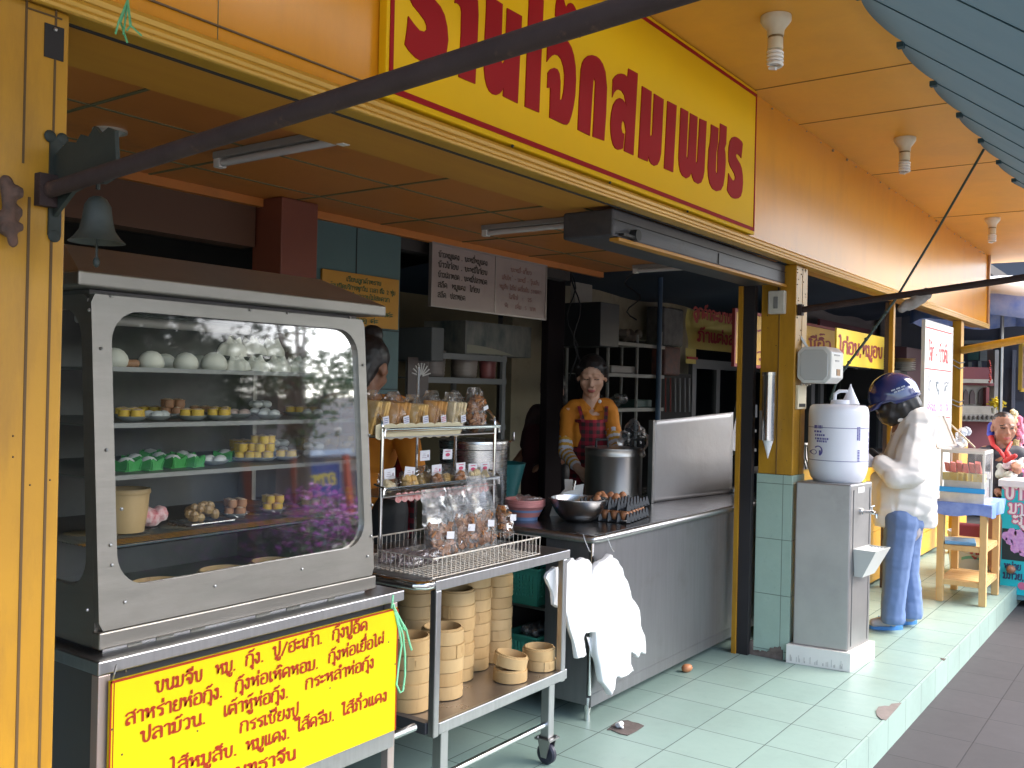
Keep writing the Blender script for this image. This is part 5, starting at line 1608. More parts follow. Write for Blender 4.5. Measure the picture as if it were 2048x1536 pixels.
for u, lab in ((1165, 'wire hook over the left bundle of white bags'), (1212, 'wire hook over the larger bundle of white bags')):
    p = at(u, 1080, y=KYF - .045)
    mb = MB(); mb.tube([p + Vector((0, .03, .03)), p + Vector((0, -.002, .025)), p + Vector((.002, -.01, -.0)), p + Vector((.004, -.03, -.04)), p + Vector((.010, -.035, -.048)), p + Vector((.016, -.02, -.03))], .0014, 6)
    tag(mb.build('wire_hook', m_steeld), lab, 'hook')

def stand(u, v, z=KT): return at(u, v, z=z)
# plastic bowls, pink over blue
t = thing('bowl_stack', stand(1052, 1030), 'pink plastic bowls nested over a light blue bowl on the counter', 'bowls')
c = stand(1050, 1041) + vd * .05
s = 4.5 / 1900
R = 41 * s
mb = MB(); mb.lathe([(.001, .004), (R * .55, .004), (R * .56, -.0), (R * .62, 0), (R * .64, .012), (R * .86, .045), (R * .96, .075), (R * .93, .075), (R * .5, .012), (.001, .012)], c, 32); mb.build('blue_bowl', M('blue_plastic', (.20, .30, .52), .4), t)
for k in range(3):
    z = .066 + .011 * k
    mb = MB(); mb.lathe([(R * .7, z - .05 + .012 * k), (R * .94, z - .004), (R, z), (R, z + .009), (R * .97, z + .010), (R * .66, z - .04 + .012 * k), (.001, z - .045 + .012 * k)], c, 32); mb.build('pink_bowl', M('pink_plastic', (.62, .25, .24), .4), t)
mb = MB()
for k in range(14): mb.ball(c + Vector((random.uniform(-.02, .07), random.uniform(-.04, .04), .085 + random.random() * .02)), random.uniform(.012, .02), 8)
o = blob('bag', mb, film('grey_clear2', (.75, .7, .68), .12, .15, .22, (.4, .33, .3), .6, 40), None, .006, 3)
tag(o, 'crumpled clear bag lying in the pink bowls', 'bag')
# steel mixing bowl
c = stand(1158, 1045) + vd * .06
R = 59 * 4.5 / 1900
t = thing('mixing_bowl', c, 'wide shiny steel mixing bowl at the corner of the counter', 'bowl')
mb = MB(); mb.lathe([(.001, .001), (R * .45, .001), (R * .6, .012), (R * .78, .04), (R * .92, .075), (R * .97, .104), (R * 1.03, .106), (R * 1.03, .110), (R * .95, .110), (R * .89, .076), (R * .55, .014), (.001, .006)], c, 40); mb.build('bowl', M('bowl_steel', (.45, .45, .45), .25, metal=1), t)
# white box of utensils
c = stand(1135, 1020)
t = thing('utensil_box', c, 'white angled box of ladles and knives behind the steel mixing bowl', 'utensil box')
bx = [at(1100, 1036, d=4.72), at(1165, 1030, d=4.75), at(1168, 968, d=4.8), at(1140, 990, d=4.72), at(1112, 996, d=4.7)]
w = M('white_acrylic', (.62, .61, .58), .3)
mb = MB(); mb.slab([at(1101, 1034, d=4.7), at(1150, 1034, d=4.7), at(1158, 978, d=4.7), at(1128, 984, d=4.7), at(1110, 1000, d=4.7)], vd * .01); mb.slab([at(1101, 1034, d=4.86), at(1160, 1030, d=4.86), at(1168, 968, d=4.86), at(1134, 974, d=4.86), at(1112, 996, d=4.86)], vd * .008); mb.slab([at(1101, 1034, d=4.7), at(1112, 1000, d=4.7), at(1112, 996, d=4.86), at(1101, 1034, d=4.86)], RT * -.006); mb.build('box', w, t)
mb = MB(); mb.slab([at(1129, 958, d=4.84), at(1146, 959, d=4.84), at(1144, 985, d=4.8), at(1130, 986, d=4.8)], vd * .003); mb.build('cleaver', M('blade', (.75, .74, .72), .25, metal=.6), t)
mb = MB(); mb.tube([at(1150, 962, d=4.8), at(1142, 1000, d=4.75)], .006, 8); mb.tube([at(1122, 990, d=4.78), at(1112, 1020, d=4.75)], .005, 8); mb.build('handles', m_steel, t)
# papers
for px, lab in (([(1190, 1040), (1232, 1034), (1222, 1020), (1205, 1024)], 'flat white paper between the mixing bowl and the egg trays'), ([(1230, 1040), (1252, 1043), (1262, 1036), (1246, 1028), (1240, 1022)], 'torn white paper scrap in front of the egg trays')):
    mb = MB()
    mb.slab([stand(u, v, KT + .004 + .012 * (k % 2)) for k, (u, v) in enumerate(px)], (0, 0, .0015))
    tag(mb.build('paper', M('white_paper', (.8, .8, .82), .6)), lab, 'paper')
# egg trays: two stacked black trays, each egg a thing
m_tray = M('egg_tray_black', (.018, .02, .024), .45)
m_egg = M('brown_egg', (.50, .22, .10), .45, c2=(.42, .16, .07), scale=30)
TR = stand(1238, 1034)
ta = stand(1260, 1045); tb2 = stand(1342, 1022)
ex = (tb2 - ta); ex.z = 0
nx, ny, pit = 6, 5, .047
e1 = Vector((ex.x, ex.y, 0)).normalized()
e1 = Vector((.985, .17, 0)); e2 = Vector((-.17, .985, 0))
org = stand(1258, 1047) + e1 * .02 + e2 * .03
nm = ('first', 'second', 'third', 'fourth', 'fifth', 'sixth')
def tray(z, label):
    t = thing('egg_tray', org + Vector((0, 0, z)), label, 'egg tray', 'stacked black egg trays')
    mb = MB()
    P = lambda i, j, h: org + e1 * (i * pit) + e2 * (j * pit) + Vector((0, 0, z + h))
    for i in range(nx + 1):
        for j in range(ny + 1):
            a = P(i - .5, j - .5, 0)
            m = Matrix((e1, e2, Vector((0, 0, 1)))).transposed()
            mb.lathe([(.0165, .002), (.012, .02), (.005, .044), (.001, .045)], a, 4, m)
    for i in range(nx + 1):
        mb.bar(P(i - .5, -.6, .006), P(i - .5, ny - .4, .006), .004, .01)
        mb.bar(P(i - .5, -.62, .03), P(i - .5, -.38, .004), .006, .004)
    for j in range(ny + 1): mb.bar(P(-.6, j - .5, .006), P(nx - .4, j - .5, .006), .004, .01)
    mb.bar(P(-.6, -.62, .004), P(nx - .4, -.62, .004), .008, .006)
    mb.bar(P(-.6, -.62, .004), P(-.6, ny - .4, .004), .008, .006)
    mb.build('tray_grid', m_tray, t)
    return P
def eggmesh():
    mb = MB(); mb.lathe([(.001, -.0285), (.010, -.026), (.018, -.018), (.0215, -.006), (.021, .006), (.017, .018), (.010, .026), (.001, .0295)], (0, 0, 0), 18)
    return mb.build('egg', m_egg, keep=True)
EGG = eggmesh()
ef = [True]
def egg(p, lab, group='eggs in the black trays', rot=None):
    o = EGG if ef[0] else dup(EGG)
    ef[0] = False
    o.location = p
    o.rotation_euler = rot or (random.uniform(-.2, .2), random.uniform(-.2, .2), random.random() * 6)
    tag(o, lab, 'egg', group)
for lev, z in enumerate((0.002, .058)):
    P = tray(z, ('lower black egg tray lying on the counter, full of eggs', 'upper black egg tray, half empty, on top of the other')[lev])
    for j in range(ny):
        for i in range(nx):
            if lev == 1 and (i, j) not in ((0, 3), (2, 3), (3, 2), (3, 4), (4, 3), (5, 2), (4, 4)): continue
            if lev == 0 and j > 2: continue
            egg(P(i, j, .034), 'egg in the %s tray: %s along the front edge, %s row from the front' % (('lower', 'upper')[lev], nm[i], nm[j]))
egg(at(1374, 1336, z=.022), 'single brown egg lying on the floor tiles in front of the counter', 'egg on the floor', (1.4, .2, .7))
bpy.data.objects[EGG.name]
# crumpled tissue on the broken tile
mb = MB()
c = at(1243, 1450, z=.012)
for k in range(9): mb.ball(c + Vector((random.uniform(-.025, .025), random.uniform(-.02, .02), random.uniform(-.004, .01))), random.uniform(.008, .014), 7)
o = blob('tissue', mb, M('white_paper', (.8, .8, .82), .6), None, .004, 2, wr=lambda p: .004 * nz(p, 120))
tag(o, 'crumpled white tissue on the broken floor tile', 'tissue')
# big pot
c = at(1232, 1004, z=KT) + vd * .17
dpot = (c - EYE).dot(FW)
R = 57 * dpot / 1900
hp = (1004 - 905) * dpot / 1900
t = thing('stock_pot', c, 'big dull aluminium stock pot with black handles in front of the cook', 'pot')
m_pot = M('pot_aluminium', (.42, .40, .37), .33, metal=.95, c2=(.34, .32, .3), scale=4, stretch=(1, 1, .3), rvar=.1, dirt=(.12, .11, .1), dscale=9, dlo=.64, dhi=.8)
mb = MB(); mb.lathe([(.001, .001), (R * .93, .001), (R, .012), (R, hp * .86), (R * 1.01, hp * .87), (R * 1.01, hp * .9), (R, hp * .91), (R * 1.02, hp), (R * 1.0, hp), (R * .97, hp - .01), (R * .97, .02)], c, 44); mb.build('pot_body', m_pot, t)
mb = MB(); mb.lathe([(R * 1.015, hp + .001), (R * 1.015, hp + .008), (R * .6, hp + .014), (.001, hp + .016)], c, 40); mb.build('lid', m_steeld, t)
for q in (-.45, .78):
    h = c + RT * (R * q) + Vector((0, 0, hp + .012)) - vd * .05
    mb = MB(); mb.tube([h - RT * .035, h - RT * .033 + Vector((0, 0, .045)), h + RT * .033 + Vector((0, 0, .045)), h + RT * .035], .008, 8); mb.build('handle', m_black, t)
# steel splash panel
a, b = at(1303, 1006, z=KT), at(1462, 985, z=KT)
t = thing('splash_panel', a, 'upright sheet steel splash panel standing on the counter', 'splash panel')
ht = (1005 - 841) * 5.33 / 1900
dirp = (b - a).normalized()
nrm = Vector((dirp.y, -dirp.x, 0))
mb = MB()
def pp(s, tt):
    return a + dirp * ((b - a).length * s) + Vector((0, 0, .002 + tt * ht * (1 + .09 * s))) + nrm * (.012 * sin(6 * s) * (tt - .3) + .01 * max(0, s - .55))
mb.grid(pp, 24, 16); mb.build('sheet', M('panel_steel', (.36, .355, .36), .48, metal=.8, c2=(.32, .31, .31), scale=3, bump=.12, bscale=4, bdist=.03), t, solid=.004)
mb = MB(); mb.bar(a + Vector((0, 0, .002)) - dirp * .012, a + Vector((0, 0, ht + .004)) - dirp * .012, .03, .02, up=dirp); mb.build('edge_fold', m_steeld, t)
mb = MB(); mb.box(b.x - .02, b.y - .03, KT + .001, b.x + .12, b.y + .05, KT + .03); tag(mb.build('steel_tray', m_steel, bevel=.004), 'low steel tray at the foot of the splash panel', 'tray')
# clear bag behind the pot
mb = MB()
c = at(1268, 872, d=5.75)
for k in range(16): mb.ball(c + Vector((random.uniform(-.09, .09), random.uniform(-.05, .05), random.uniform(-.11, .09))), random.uniform(.03, .055), 8)
o = blob('bag', mb, film('grey_clear3', (.8, .82, .85), .0, .3, .12, (.3, .32, .34), .6, 26), None, .012, 3, wr=lambda p: .012 * nz(p, 30))
tag(o, 'big crumpled clear bag behind the stock pot', 'bag')
# ------------------------------------------------------------------ signs and gear inside the shop
def psign(name, corners, mat, label, cat='sign', th=.012, y=None, rim=None):
    """flat board from photo corners TL, TR, BR, BL on the plane y"""
    q = [at(u, v, y=y) for u, v in corners]
    x0 = (q[0].x + q[3].x) / 2; x1 = (q[1].x + q[2].x) / 2
    zb = (q[2].z + q[3].z) / 2; zt = (q[0].z + q[1].z) / 2
    t = thing(name, ((x0 + x1) / 2, y, zb), label, cat)
    mb = MB(); mb.box(x0, y, zb, x1, y + th, zt); mb.build('panel', mat, t)
    if rim:
        mb = MB(); w = rim[1]
        for bx in ((x0 - w, zb - w, x1 + w, zb), (x0 - w, zt, x1 + w, zt + w), (x0 - w, zb, x0, zt), (x1, zb, x1 + w, zt)):
            mb.box(bx[0], y - .006, bx[1], bx[2], y + th + .002, bx[3])
        mb.build('frame', rim[0], t)
    return t, x0, x1, zb, zt
m_pink_b = M('menu_white', (.30, .245, .22), .5, c2=(.26, .21, .19), scale=3)
m_inkd = M('dark_ink', (.06, .05, .04), .6)
m_inkb = M('brown_ink', (.22, .12, .1), .6)
y = 3.14
t, x0, x1, zb, zt = psign('menu_board', [(865, 488), (1093, 532), (1088, 636), (862, 612)], m_pink_b, 'pinkish white two column menu board hanging under the ceiling edge', 'menu board', y=y, rim=(M('alu_frame', (.3, .27, .25), .4, metal=.6), .008))
wd, hg = x1 - x0, zt - zb
for k, s in enumerate(('ข้าวหมูแดง . บะหมี่หมูแดง', 'ข้าวไก่อบ . บะหมี่ไก่อบ', 'ข้าวปลาทอด . บะหมี่ปลาทอด', 'สลัด  หมูแดง  ไก่อบ', 'สลัด  ปลาทอด')):
    mb = MB(); ink(mb, s, (x0 + wd * .045, y - .0005, zt - hg * (.20 + .165 * k)), (1, 0, 0), (0, 0, 1), hg * .075, .2, width=wd * (.40 if k < 3 else .34 if k == 3 else .22)); mb.build('text_line', m_inkd, t)
for k, (s, w_) in enumerate((('บะหมี่-เกี๊ยว', .2), ('เส้นใหญ่ - บะหมี่ - วุ้นเส้น', .36), ('หมูสับ ใส่ไข่ เครื่องใน ธรรมดา', .40), ('ใส่ไข่  :  25', .22), ('พิเศษ  เพิ่ม  5  บาท', .30))):
    mb = MB(); ink(mb, s, (x0 + wd * .755, y - .0005, zt - hg * (.22 + .165 * k)), (1, 0, 0), (0, 0, 1), hg * .065, .17, width=wd * w_, align=.5); mb.build('text_line', m_inkb, t)
mb = MB(); mb.box(x0 + wd * .515, y - .003, zb, x0 + wd * .525, y - .0005, zt); mb.build('divider', M('alu_frame', (.3, .27, .25), .4), t)
y = 3.145
t, x0, x1, zb, zt = psign('notice_board', [(643, 537), (798, 560), (796, 665), (645, 640)], M('ochre_board', (.44, .22, .02), .55, c2=(.4, .19, .02), scale=4), 'ochre yellow notice board with green Thai writing on the teal wall', 'notice board', y=y)
wd, hg = x1 - x0, zt - zb
for k, (s, w_) in enumerate((('เรียนลูกค้าทราบ', .46), ('ร้านเปิดบริการทุกวัน เวลา ถึง 2 ทุ่ม', .86), ('ขออภัยในความไม่สะดวก', .7), ('ไม่มีเด็กเสิร์ฟ', .5), ('กรุณาบริการตัวเองด้วยค่ะ', .8), ('ขอบคุณค่ะ', .4))):
    mb = MB(); ink(mb, s, (x0 + wd * .52, y - .0005, zt - hg * (.17 + .15 * k)), (1, 0, 0), (0, 0, 1), hg * .075, .18, width=wd * w_, align=.5); mb.build('text_line', M('green_ink', (.05, .09, .03), .6), t)

m_grey = M('grey_enamel', (.06, .065, .065), .6, c2=(.045, .05, .05), scale=4)
def boxpx(name, a, b, d, depth, mat, label, cat, bevel=.006):
    p, q = at(*a, d=d), at(*b, d=d)
    mb = MB(); mb.box(min(p.x, q.x), p.y, min(p.z, q.z), max(p.x, q.x), p.y + depth, max(p.z, q.z))
    return tag(mb.build(name, mat, bevel=bevel), label, cat)
# storage rack with bowls behind the display rack
yk = 3.55
def py(u, v, y=yk): return at(u, v, y=y)
t = thing('storage_rack', py(940, 1000), 'grey angle iron storage rack stacked with bowls in the dark behind the display rack', 'rack')
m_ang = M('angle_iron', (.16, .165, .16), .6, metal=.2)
zs = [py(970, 757).z, py(970, 850).z, py(990, 712).z]
xa, xb2 = py(820, 760).x, py(1008, 760).x
for x in (xa, xb2):
    for yy in (yk, yk + .4):
        mb = MB(); mb.box(x - .018, yy, 0, x + .018, yy + .02, py(1012, 712).z); mb.build('post', m_ang, t)
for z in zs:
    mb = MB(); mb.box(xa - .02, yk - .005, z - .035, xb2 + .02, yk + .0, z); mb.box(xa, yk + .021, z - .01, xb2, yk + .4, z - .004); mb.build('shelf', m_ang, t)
def bowlstack(u, v0, v1, wpx, mat, label, ln):
    p = py(u, v0, yk + .15); p.z = zs[0] + .001
    dd = (p - EYE).dot(FW); R = wpx / 2 * dd / 1900; hh = (v0 - v1) * dd / 1900
    mb = MB()
    prof = [(.001, 0), (R * .78, 0)]
    n = 7
    for k in range(n):
        z = hh * (k + .2) / n
        prof += [(R * (.86 + .12 * k / n), z), (R * (.9 + .1 * k / n), z + hh / n * .6), (R * (.9 + .1 * k / n), z + hh / n * .75)]
    prof += [(R * 1.02, hh), (R * .9, hh), (R * .7, hh * .7), (.001, hh * .7)]
    mb.lathe(prof, p, 26)
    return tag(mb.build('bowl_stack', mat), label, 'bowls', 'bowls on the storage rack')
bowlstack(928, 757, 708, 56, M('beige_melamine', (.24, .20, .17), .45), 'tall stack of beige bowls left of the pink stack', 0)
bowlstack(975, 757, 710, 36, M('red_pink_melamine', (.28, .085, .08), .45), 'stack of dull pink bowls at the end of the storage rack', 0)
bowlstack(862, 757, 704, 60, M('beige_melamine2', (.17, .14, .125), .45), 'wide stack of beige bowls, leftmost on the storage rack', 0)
p, q = py(930, 706, yk + .02), py(1063, 655, yk + .02)
t = thing('picture_box', p, 'box printed with a pale landscape picture on top of the storage rack', 'box')
mb = MB(); mb.box(p.x, yk + .02, zs[2] + .002, q.x, yk + .35, q.z); mb.build('carton', M('carton_print', (.20, .185, .16), .6, c2=(.05, .07, .065), scale=9, stretch=(1, 1, .5)), t)
mb = MB(); mb.grid(lambda s, w: (p.x + (q.x - p.x) * (.02 + .7 * s), yk + .018, zs[2] + .01 + .05 * w * (1 - s * s)), 10, 2); mb.build('print', M('pale_print', (.22, .215, .16), .6), t)
boxpx('cool_box', (863, 722), (930, 655), 4.9, .3, m_grey, 'dark grey metal box beside the picture box under the menu board', 'box')
p, q = py(816, 748, 3.3), py(858, 716, 3.3)
t = thing('dark_plaque', p, 'small dark plaque with a white fan drawing above the bread bags', 'plaque')
mb = MB(); mb.box(p.x, 3.3, p.z - .3, q.x, 3.31, q.z); mb.build('plate', M('dark_brown_plate', (.06, .045, .04), .5), t)
mb = MB()
c = Vector(((p.x + q.x) / 2 + .02, 3.299, p.z - .01))
for k in range(9):
    a = pi * (.08 + .84 * k / 8)
    mb.tube([c + Vector((.01 * cos(a), 0, .01 * sin(a))), c + Vector((.075 * cos(a), 0, .07 * sin(a)))], .004, 5)
mb.build('fan_drawing', M('white_paint', (.6, .58, .55), .6), t)
# second big pot on the back table, teal tub
c = py(945, 1000, 2.95); dd = (c - EYE).dot(FW)
c.z = .72
mb = MB(); mb.box(c.x - .3, 2.72, .68, c.x + .35, 3.12, .719)
for sx in (-.28, .33):
    for yy in (2.74, 3.1): mb.box(c.x + sx - .015, yy - .015, 0, c.x + sx + .015, yy + .015, .68)
tag(mb.build('side_table', m_steeld), 'low steel table behind the trolley carrying a large pot', 'table')
t = thing('large_pot', c, 'large bright aluminium pot with a lid behind the snack bags', 'pot')
R, hp = .17, (at(945, 885, y=2.95).z - .72)
mb = MB(); mb.lathe([(.001, .001), (R * .95, .001), (R, .012), (R, hp * .93), (R * 1.03, hp * .94), (R * 1.03, hp), (R * .97, hp), (R * .97, .02)], c, 40); mb.build('pot_body', m_steel, t)
mb = MB(); mb.lathe([(R * 1.04, hp + .001), (R * 1.03, hp + .012), (R * .5, hp + .02), (.001, hp + .022)], c, 36); mb.build('lid', m_steel, t)
h = c + RT * R
mb = MB(); mb.tube([h + Vector((0, 0, hp)), h + RT * .03 + Vector((0, 0, hp + .01)), h + RT * .03 + Vector((0, 0, hp + .05)), h + RT * .03 + Vector((0, 0, hp + .052))], .006, 6); mb.build('handle', m_chrome, t)
c = at(1030, 985, d=5.0)
mb = MB(); mb.lathe([(.001, 0), (.11, 0), (.15, .16), (.155, .17), (.145, .17), (.105, .01)], (c.x, c.y + .12, c.z - .02), 28)
o = mb.build('tub', M('teal_tub', (.02, .12, .12), .4)); tag(o, 'dark teal plastic tub on the counter behind the pink bowls', 'tub')

# racks behind the cook
yr = 3.95
def pr(u, v, y=yr): return at(u, v, y=y)
t = thing('wire_rack', pr(1265, 1000), 'white metal rack of kitchen stuff standing behind the cook', 'rack')
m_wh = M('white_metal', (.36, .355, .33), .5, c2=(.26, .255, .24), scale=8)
xs = [pr(u, 760).x for u in (1215, 1273, 1320)]
zt2 = pr(1320, 675).z
for x in xs:
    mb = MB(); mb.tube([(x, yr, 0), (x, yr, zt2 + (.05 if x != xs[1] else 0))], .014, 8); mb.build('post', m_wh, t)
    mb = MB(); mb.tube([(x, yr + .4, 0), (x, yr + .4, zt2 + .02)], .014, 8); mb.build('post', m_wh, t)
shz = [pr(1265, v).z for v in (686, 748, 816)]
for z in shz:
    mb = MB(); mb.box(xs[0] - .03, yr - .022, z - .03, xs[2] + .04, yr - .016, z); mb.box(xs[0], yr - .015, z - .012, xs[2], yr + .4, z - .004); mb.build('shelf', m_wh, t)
def rackitem(u0, u1, h, lev, mat, label, cat, name):
    z = shz[lev] + .001
    x0, x1 = pr(u0, 700).x, pr(u1, 700).x
    if cat == 'bag':
        mb = MB()
        for k in range(9): mb.ball((random.uniform(x0, x1), yr + .1 + random.uniform(-.05, .05), z + h * random.uniform(.3, .7)), h * .32, 8)
        o = blob(name, mb, mat, None, .014, 3, wr=lambda p: .012 * nz(p, 22))
        o.location.z = z
    else:
        mb = MB(); mb.box(x0, yr + .02, z, x1, yr + .25, z + h)
        o = mb.build(name, mat, bevel=.008)
    return tag(o, label, cat)
rackitem(1198, 1245, .16, 0, M('brown_bag', (.2, .13, .12), .6, c2=(.12, .08, .08), scale=12), 'brown bundle on top of the white rack behind the cook', 'bag', 'bundle')
rackitem(1250, 1300, .13, 0, M('straw_bag', (.24, .2, .16), .7, c2=(.15, .13, .11), scale=20), 'straw coloured bundle on top of the white rack', 'bag', 'bundle')
rackitem(1228, 1275, .065, 1, M('pale_carton', (.36, .34, .33), .6), 'pale flat carton on the middle shelf of the white rack', 'box', 'carton')
rackitem(1225, 1268, .13, 2, film('grey_clear4', (.8, .82, .84), .1, .15, .18, (.55, .55, .56), .7, 30), 'clear bag of cups on the lower shelf of the white rack', 'bag', 'bag')
rackitem(1275, 1310, .07, 2, M('dark_green_crate', (.05, .1, .09), .5), 'dark green crate on the lower shelf of the white rack', 'crate', 'crate')
boxpx('range_hood', (1200, 692), (1332, 606), 7.6, .5, M('hood_dark', (.05, .052, .055), .45, metal=.4), 'dark sheet metal hood above the white rack', 'hood')
boxpx('wall_light_patch', (1150, 606), (1264, 566), 8.1, .05, M('wall_light_paint', (.55, .52, .46), .7, c2=(.4, .37, .33), scale=3), 'pale panel coloured as light on the wall high behind the cook', 'panel')  # pale sheet whose colour stands in for light on the far wall
p = pr(1318, 700, 3.9)
mb = MB(); mb.tube([(p.x, 3.9, 0), (p.x, 3.9, 2.6)], .022, 10); tag(mb.build('water_pipe', M('blue_pipe', (.07, .13, .22), .5)), 'blue plastic water pipe standing beside the white rack', 'pipe')
for k, (u, s) in enumerate(((1140, .06), (1150, -.05), (1262, .09))):
    a, b = at(u, 540, d=6.8), at(u + 8, 760 if k < 2 else 640, d=6.8)
    mb = MB(); mb.tube([a.lerp(b, i / 12) + RT * (s * sin(i * .9 + k)) * .6 for i in range(13)], .006, 6)
    tag(mb.build('cable', m_black), ('loose black cable hanging on the cream wall, left one', 'loose black cable hanging on the cream wall, right one', 'short black cable below the pale light patch')[k], 'cable')
# rack of hanging rods, dark
t = thing('rod_rack', at(1355, 830, y=4.2), 'dark rack of thin hanging red and white rods', 'rod rack')
a, b = at(1325, 752, y=4.2), at(1384, 826, y=4.2)
mb = MB(); mb.box(a.x, 4.22, b.z - .9, b.x, 4.26, a.z + .03); mb.build('board', m_dark, t)
for k, u in enumerate((1331, 1341, 1351, 1360, 1370, 1379)):
    p, q = at(u, 756, y=4.2), at(u, 824, y=4.2)
    mb = MB(); mb.tube([p, q], .007, 6); mb.build('rod', M('red_rod', (.35, .06, .05), .5) if k < 2 else M('white_rod', (.4, .4, .42), .5), t)
mb = MB(); mb.box(at(1330, 700, y=4.15).x, 4.15, at(1330, 750, y=4.15).z, at(1362, 700, y=4.15).x, 4.3, at(1330, 692, y=4.15).z)
tag(mb.build('red_box', M('red_brown_box', (.2, .07, .05), .6, c2=(.08, .05, .05), scale=14), bevel=.02), 'red brown box above the hanging rods', 'box')
mb = MB(); mb.box(at(1328, 640, y=4.3).x, 4.3, at(1328, 690, y=4.3).z, at(1368, 640, y=4.3).x, 4.5, at(1328, 612, y=4.3).z)
tag(mb.build('meter_box', M('dark_meter', (.05, .045, .045), .5, c2=(.16, .15, .14), scale=9), bevel=.02), 'dark electric meter box beside the yellow banner', 'box')
# glazed doors of the next room
GD = thing('glass_doors', at(1460, 900, y=4.4), 'grey framed glass doors behind the splash panel', 'door')
m_frm = M('alu_grey', (.16, .16, .17), .45, metal=.4)
x0, x1 = at(1384, 800, y=4.4).x, at(1545, 800, y=4.4).x
zt = at(1400, 737, y=4.4).z
mb = MB(); mb.box(x0, 4.4, zt, x1, 4.45, zt + .10)
for u in (1388, 1436, 1482, 1538):
    x = at(u, 800, y=4.4).x
    mb.box(x - .05, 4.4, 0, x + .05, 4.45, zt - .001)
mb.build('door_frame', m_frm, GD)
m_dglass = film('door_glass', (.5, .55, .6), .02, .03)
mb = MB(); mb.face([(x0, 4.43, 0), (x1, 4.43, 0), (x1, 4.43, zt), (x0, 4.43, zt)]); mb.build('pane', m_dglass, GD)
GD2 = thing('glass_doors', at(1700, 900, y=3.6), 'glass doors mirroring the street behind the water cooler', 'door')
x0, x1 = at(1622, 800, y=3.6).x, at(1800, 800, y=3.6).x
zt = at(1700, 735, y=3.6).z
mb = MB(); mb.box(x0, 3.6, zt, x1, 3.66, zt + .12)
for u in (1626, 1644, 1690, 1712, 1765):
    x = at(u, 800, y=3.6).x
    mb.box(x - .06, 3.6, 0, x + .06, 3.66, zt - .001)
mb.build('door_frame', m_frm, GD2)
mb = MB(); mb.face([(x0, 3.63, 0), (x1, 3.63, 0), (x1, 3.63, zt), (x0, 3.63, zt)]); mb.build('pane', film('door_glass2', (.4, .44, .42), .12, .03), GD2)
# grey upper wall and maroon band over those doors
mb = MB(); mb.box(x0 - 1, 3.7, zt + .12, x1 + 3, 3.8, zt + .75); tag(mb.build('upper_wall', M('grey_boards', (.22, .19, .19), .7, c2=(.16, .14, .14), scale=3, stretch=(.3, 1, 6))), 'grey boarded wall above the glass doors of the next room', 'wall')
mb = MB(); mb.box(at(1640, 650, y=3.5).x, 3.5, at(1650, 672, y=3.5).z, at(1752, 660, y=3.5).x, 3.53, at(1650, 640, y=3.5).z); tag(mb.build('maroon_board', M('maroon', (.12, .03, .04), .6)), 'dark maroon board above the yellow sign of the next stall', 'board')
# ladder
t = thing('step_ladder', at(1480, 1000, y=3.0), 'grey aluminium step ladder leaning beside the post', 'ladder')
mb = MB(); mb.bar(at(1500, 728, d=6.9), at(1462, 905, d=6.6), .06, .09, up=vd); mb.build('rail', M('ladder_alu', (.45, .45, .46), .4, metal=.5), t)
mb = MB(); mb.bar(at(1498, 735, d=7.2), at(1504, 905, d=7.3), .02, .05, up=vd); mb.bar(at(1478, 905, d=7.2), at(1482, 838, d=7.2), .02, .05, up=vd); mb.build('rail', m_wh, t)
for v in (822, 862, 900):
    mb = MB(); mb.bar(at(1476, v, d=6.9), at(1512, v, d=6.9), .02 if v > 830 else .09, .07 if v < 830 else .025, up=vd); mb.build('step', m_frm if v < 830 else m_wh, t)

# hanging signs of the next stalls (yellow, red lettering)
m_sy = M('sign_ochre', (.74, .42, .02), .5, c2=(.56, .31, .03), scale=2)
m_sy2 = M('sign_lemon', (.80, .58, .04), .45, c2=(.74, .52, .04), scale=2)
m_mar = M('maroon_ink', (.26, .03, .03), .6)
y = 2.35
t, x0, x1, zb, zt = psign('stall_sign', [(1470, 645), (1672, 645), (1672, 742), (1470, 728)], m_sy, 'ochre stall sign with a maroon border, half hidden behind the yellow post', 'sign', y=y, rim=(m_mar, .02))
wd, hg = x1 - x0, zt - zb
mb = MB()
ink(mb, 'ราดหน้า ซีอิ๊ว', (x0 + wd * .10, y - .001, zb + hg * .52), (1, 0, 0), (0, 0, 1), hg * .2, .17, width=wd * .84)
ink(mb, 'ข้าวไก่ทอด ผัดไทย', (x0 + wd * .05, y - .001, zb + hg * .10), (1, 0, 0), (0, 0, 1), hg * .18, .17, width=wd * .9)
mb.build('lettering', m_mar, t)
y = 2.06
t, x0, x1, zb, zt = psign('stall_sign', [(1672, 658), (1768, 672), (1768, 740), (1674, 728)], m_sy2, 'lemon yellow stall sign with large maroon words above the water cooler', 'sign', y=y)
wd, hg = x1 - x0, zt - zb
mb = MB(); ink(mb, 'ไก่อบ,หมูอบ', (x0 + wd * .04, y - .001, zb + hg * .33), (1, 0, 0), (0, 0, 1), hg * .33, .19, width=wd * .92); mb.build('lettering', m_mar, t)
y = 2.75
q = [at(u, v, y=y) for u, v in ((1375, 618), (1515, 634), (1515, 700), (1394, 698), (1392, 728), (1372, 727))]
t = thing('cloth_banner', q[4], 'creased pale yellow cloth banner with red lettering hung at the back', 'banner')
mb = MB()
xl, xr = q[0].x, q[1].x
zt, zb = q[0].z, q[3].z
mb.grid(lambda s, w: (xl + (xr - xl) * s, y + .015 * sin(12 * s + 5 * w) * (1 - w * .3), zt + (zb - zt) * w), 30, 8)
mb.grid(lambda s, w: (xl + (q[3].x - xl) * s, y + .006, zb + (q[4].z - zb) * w), 2, 4)
mb.build('cloth', M('banner_cloth', (.60, .52, .16), .8, c2=(.54, .46, .13), scale=3), t)
mb = MB()
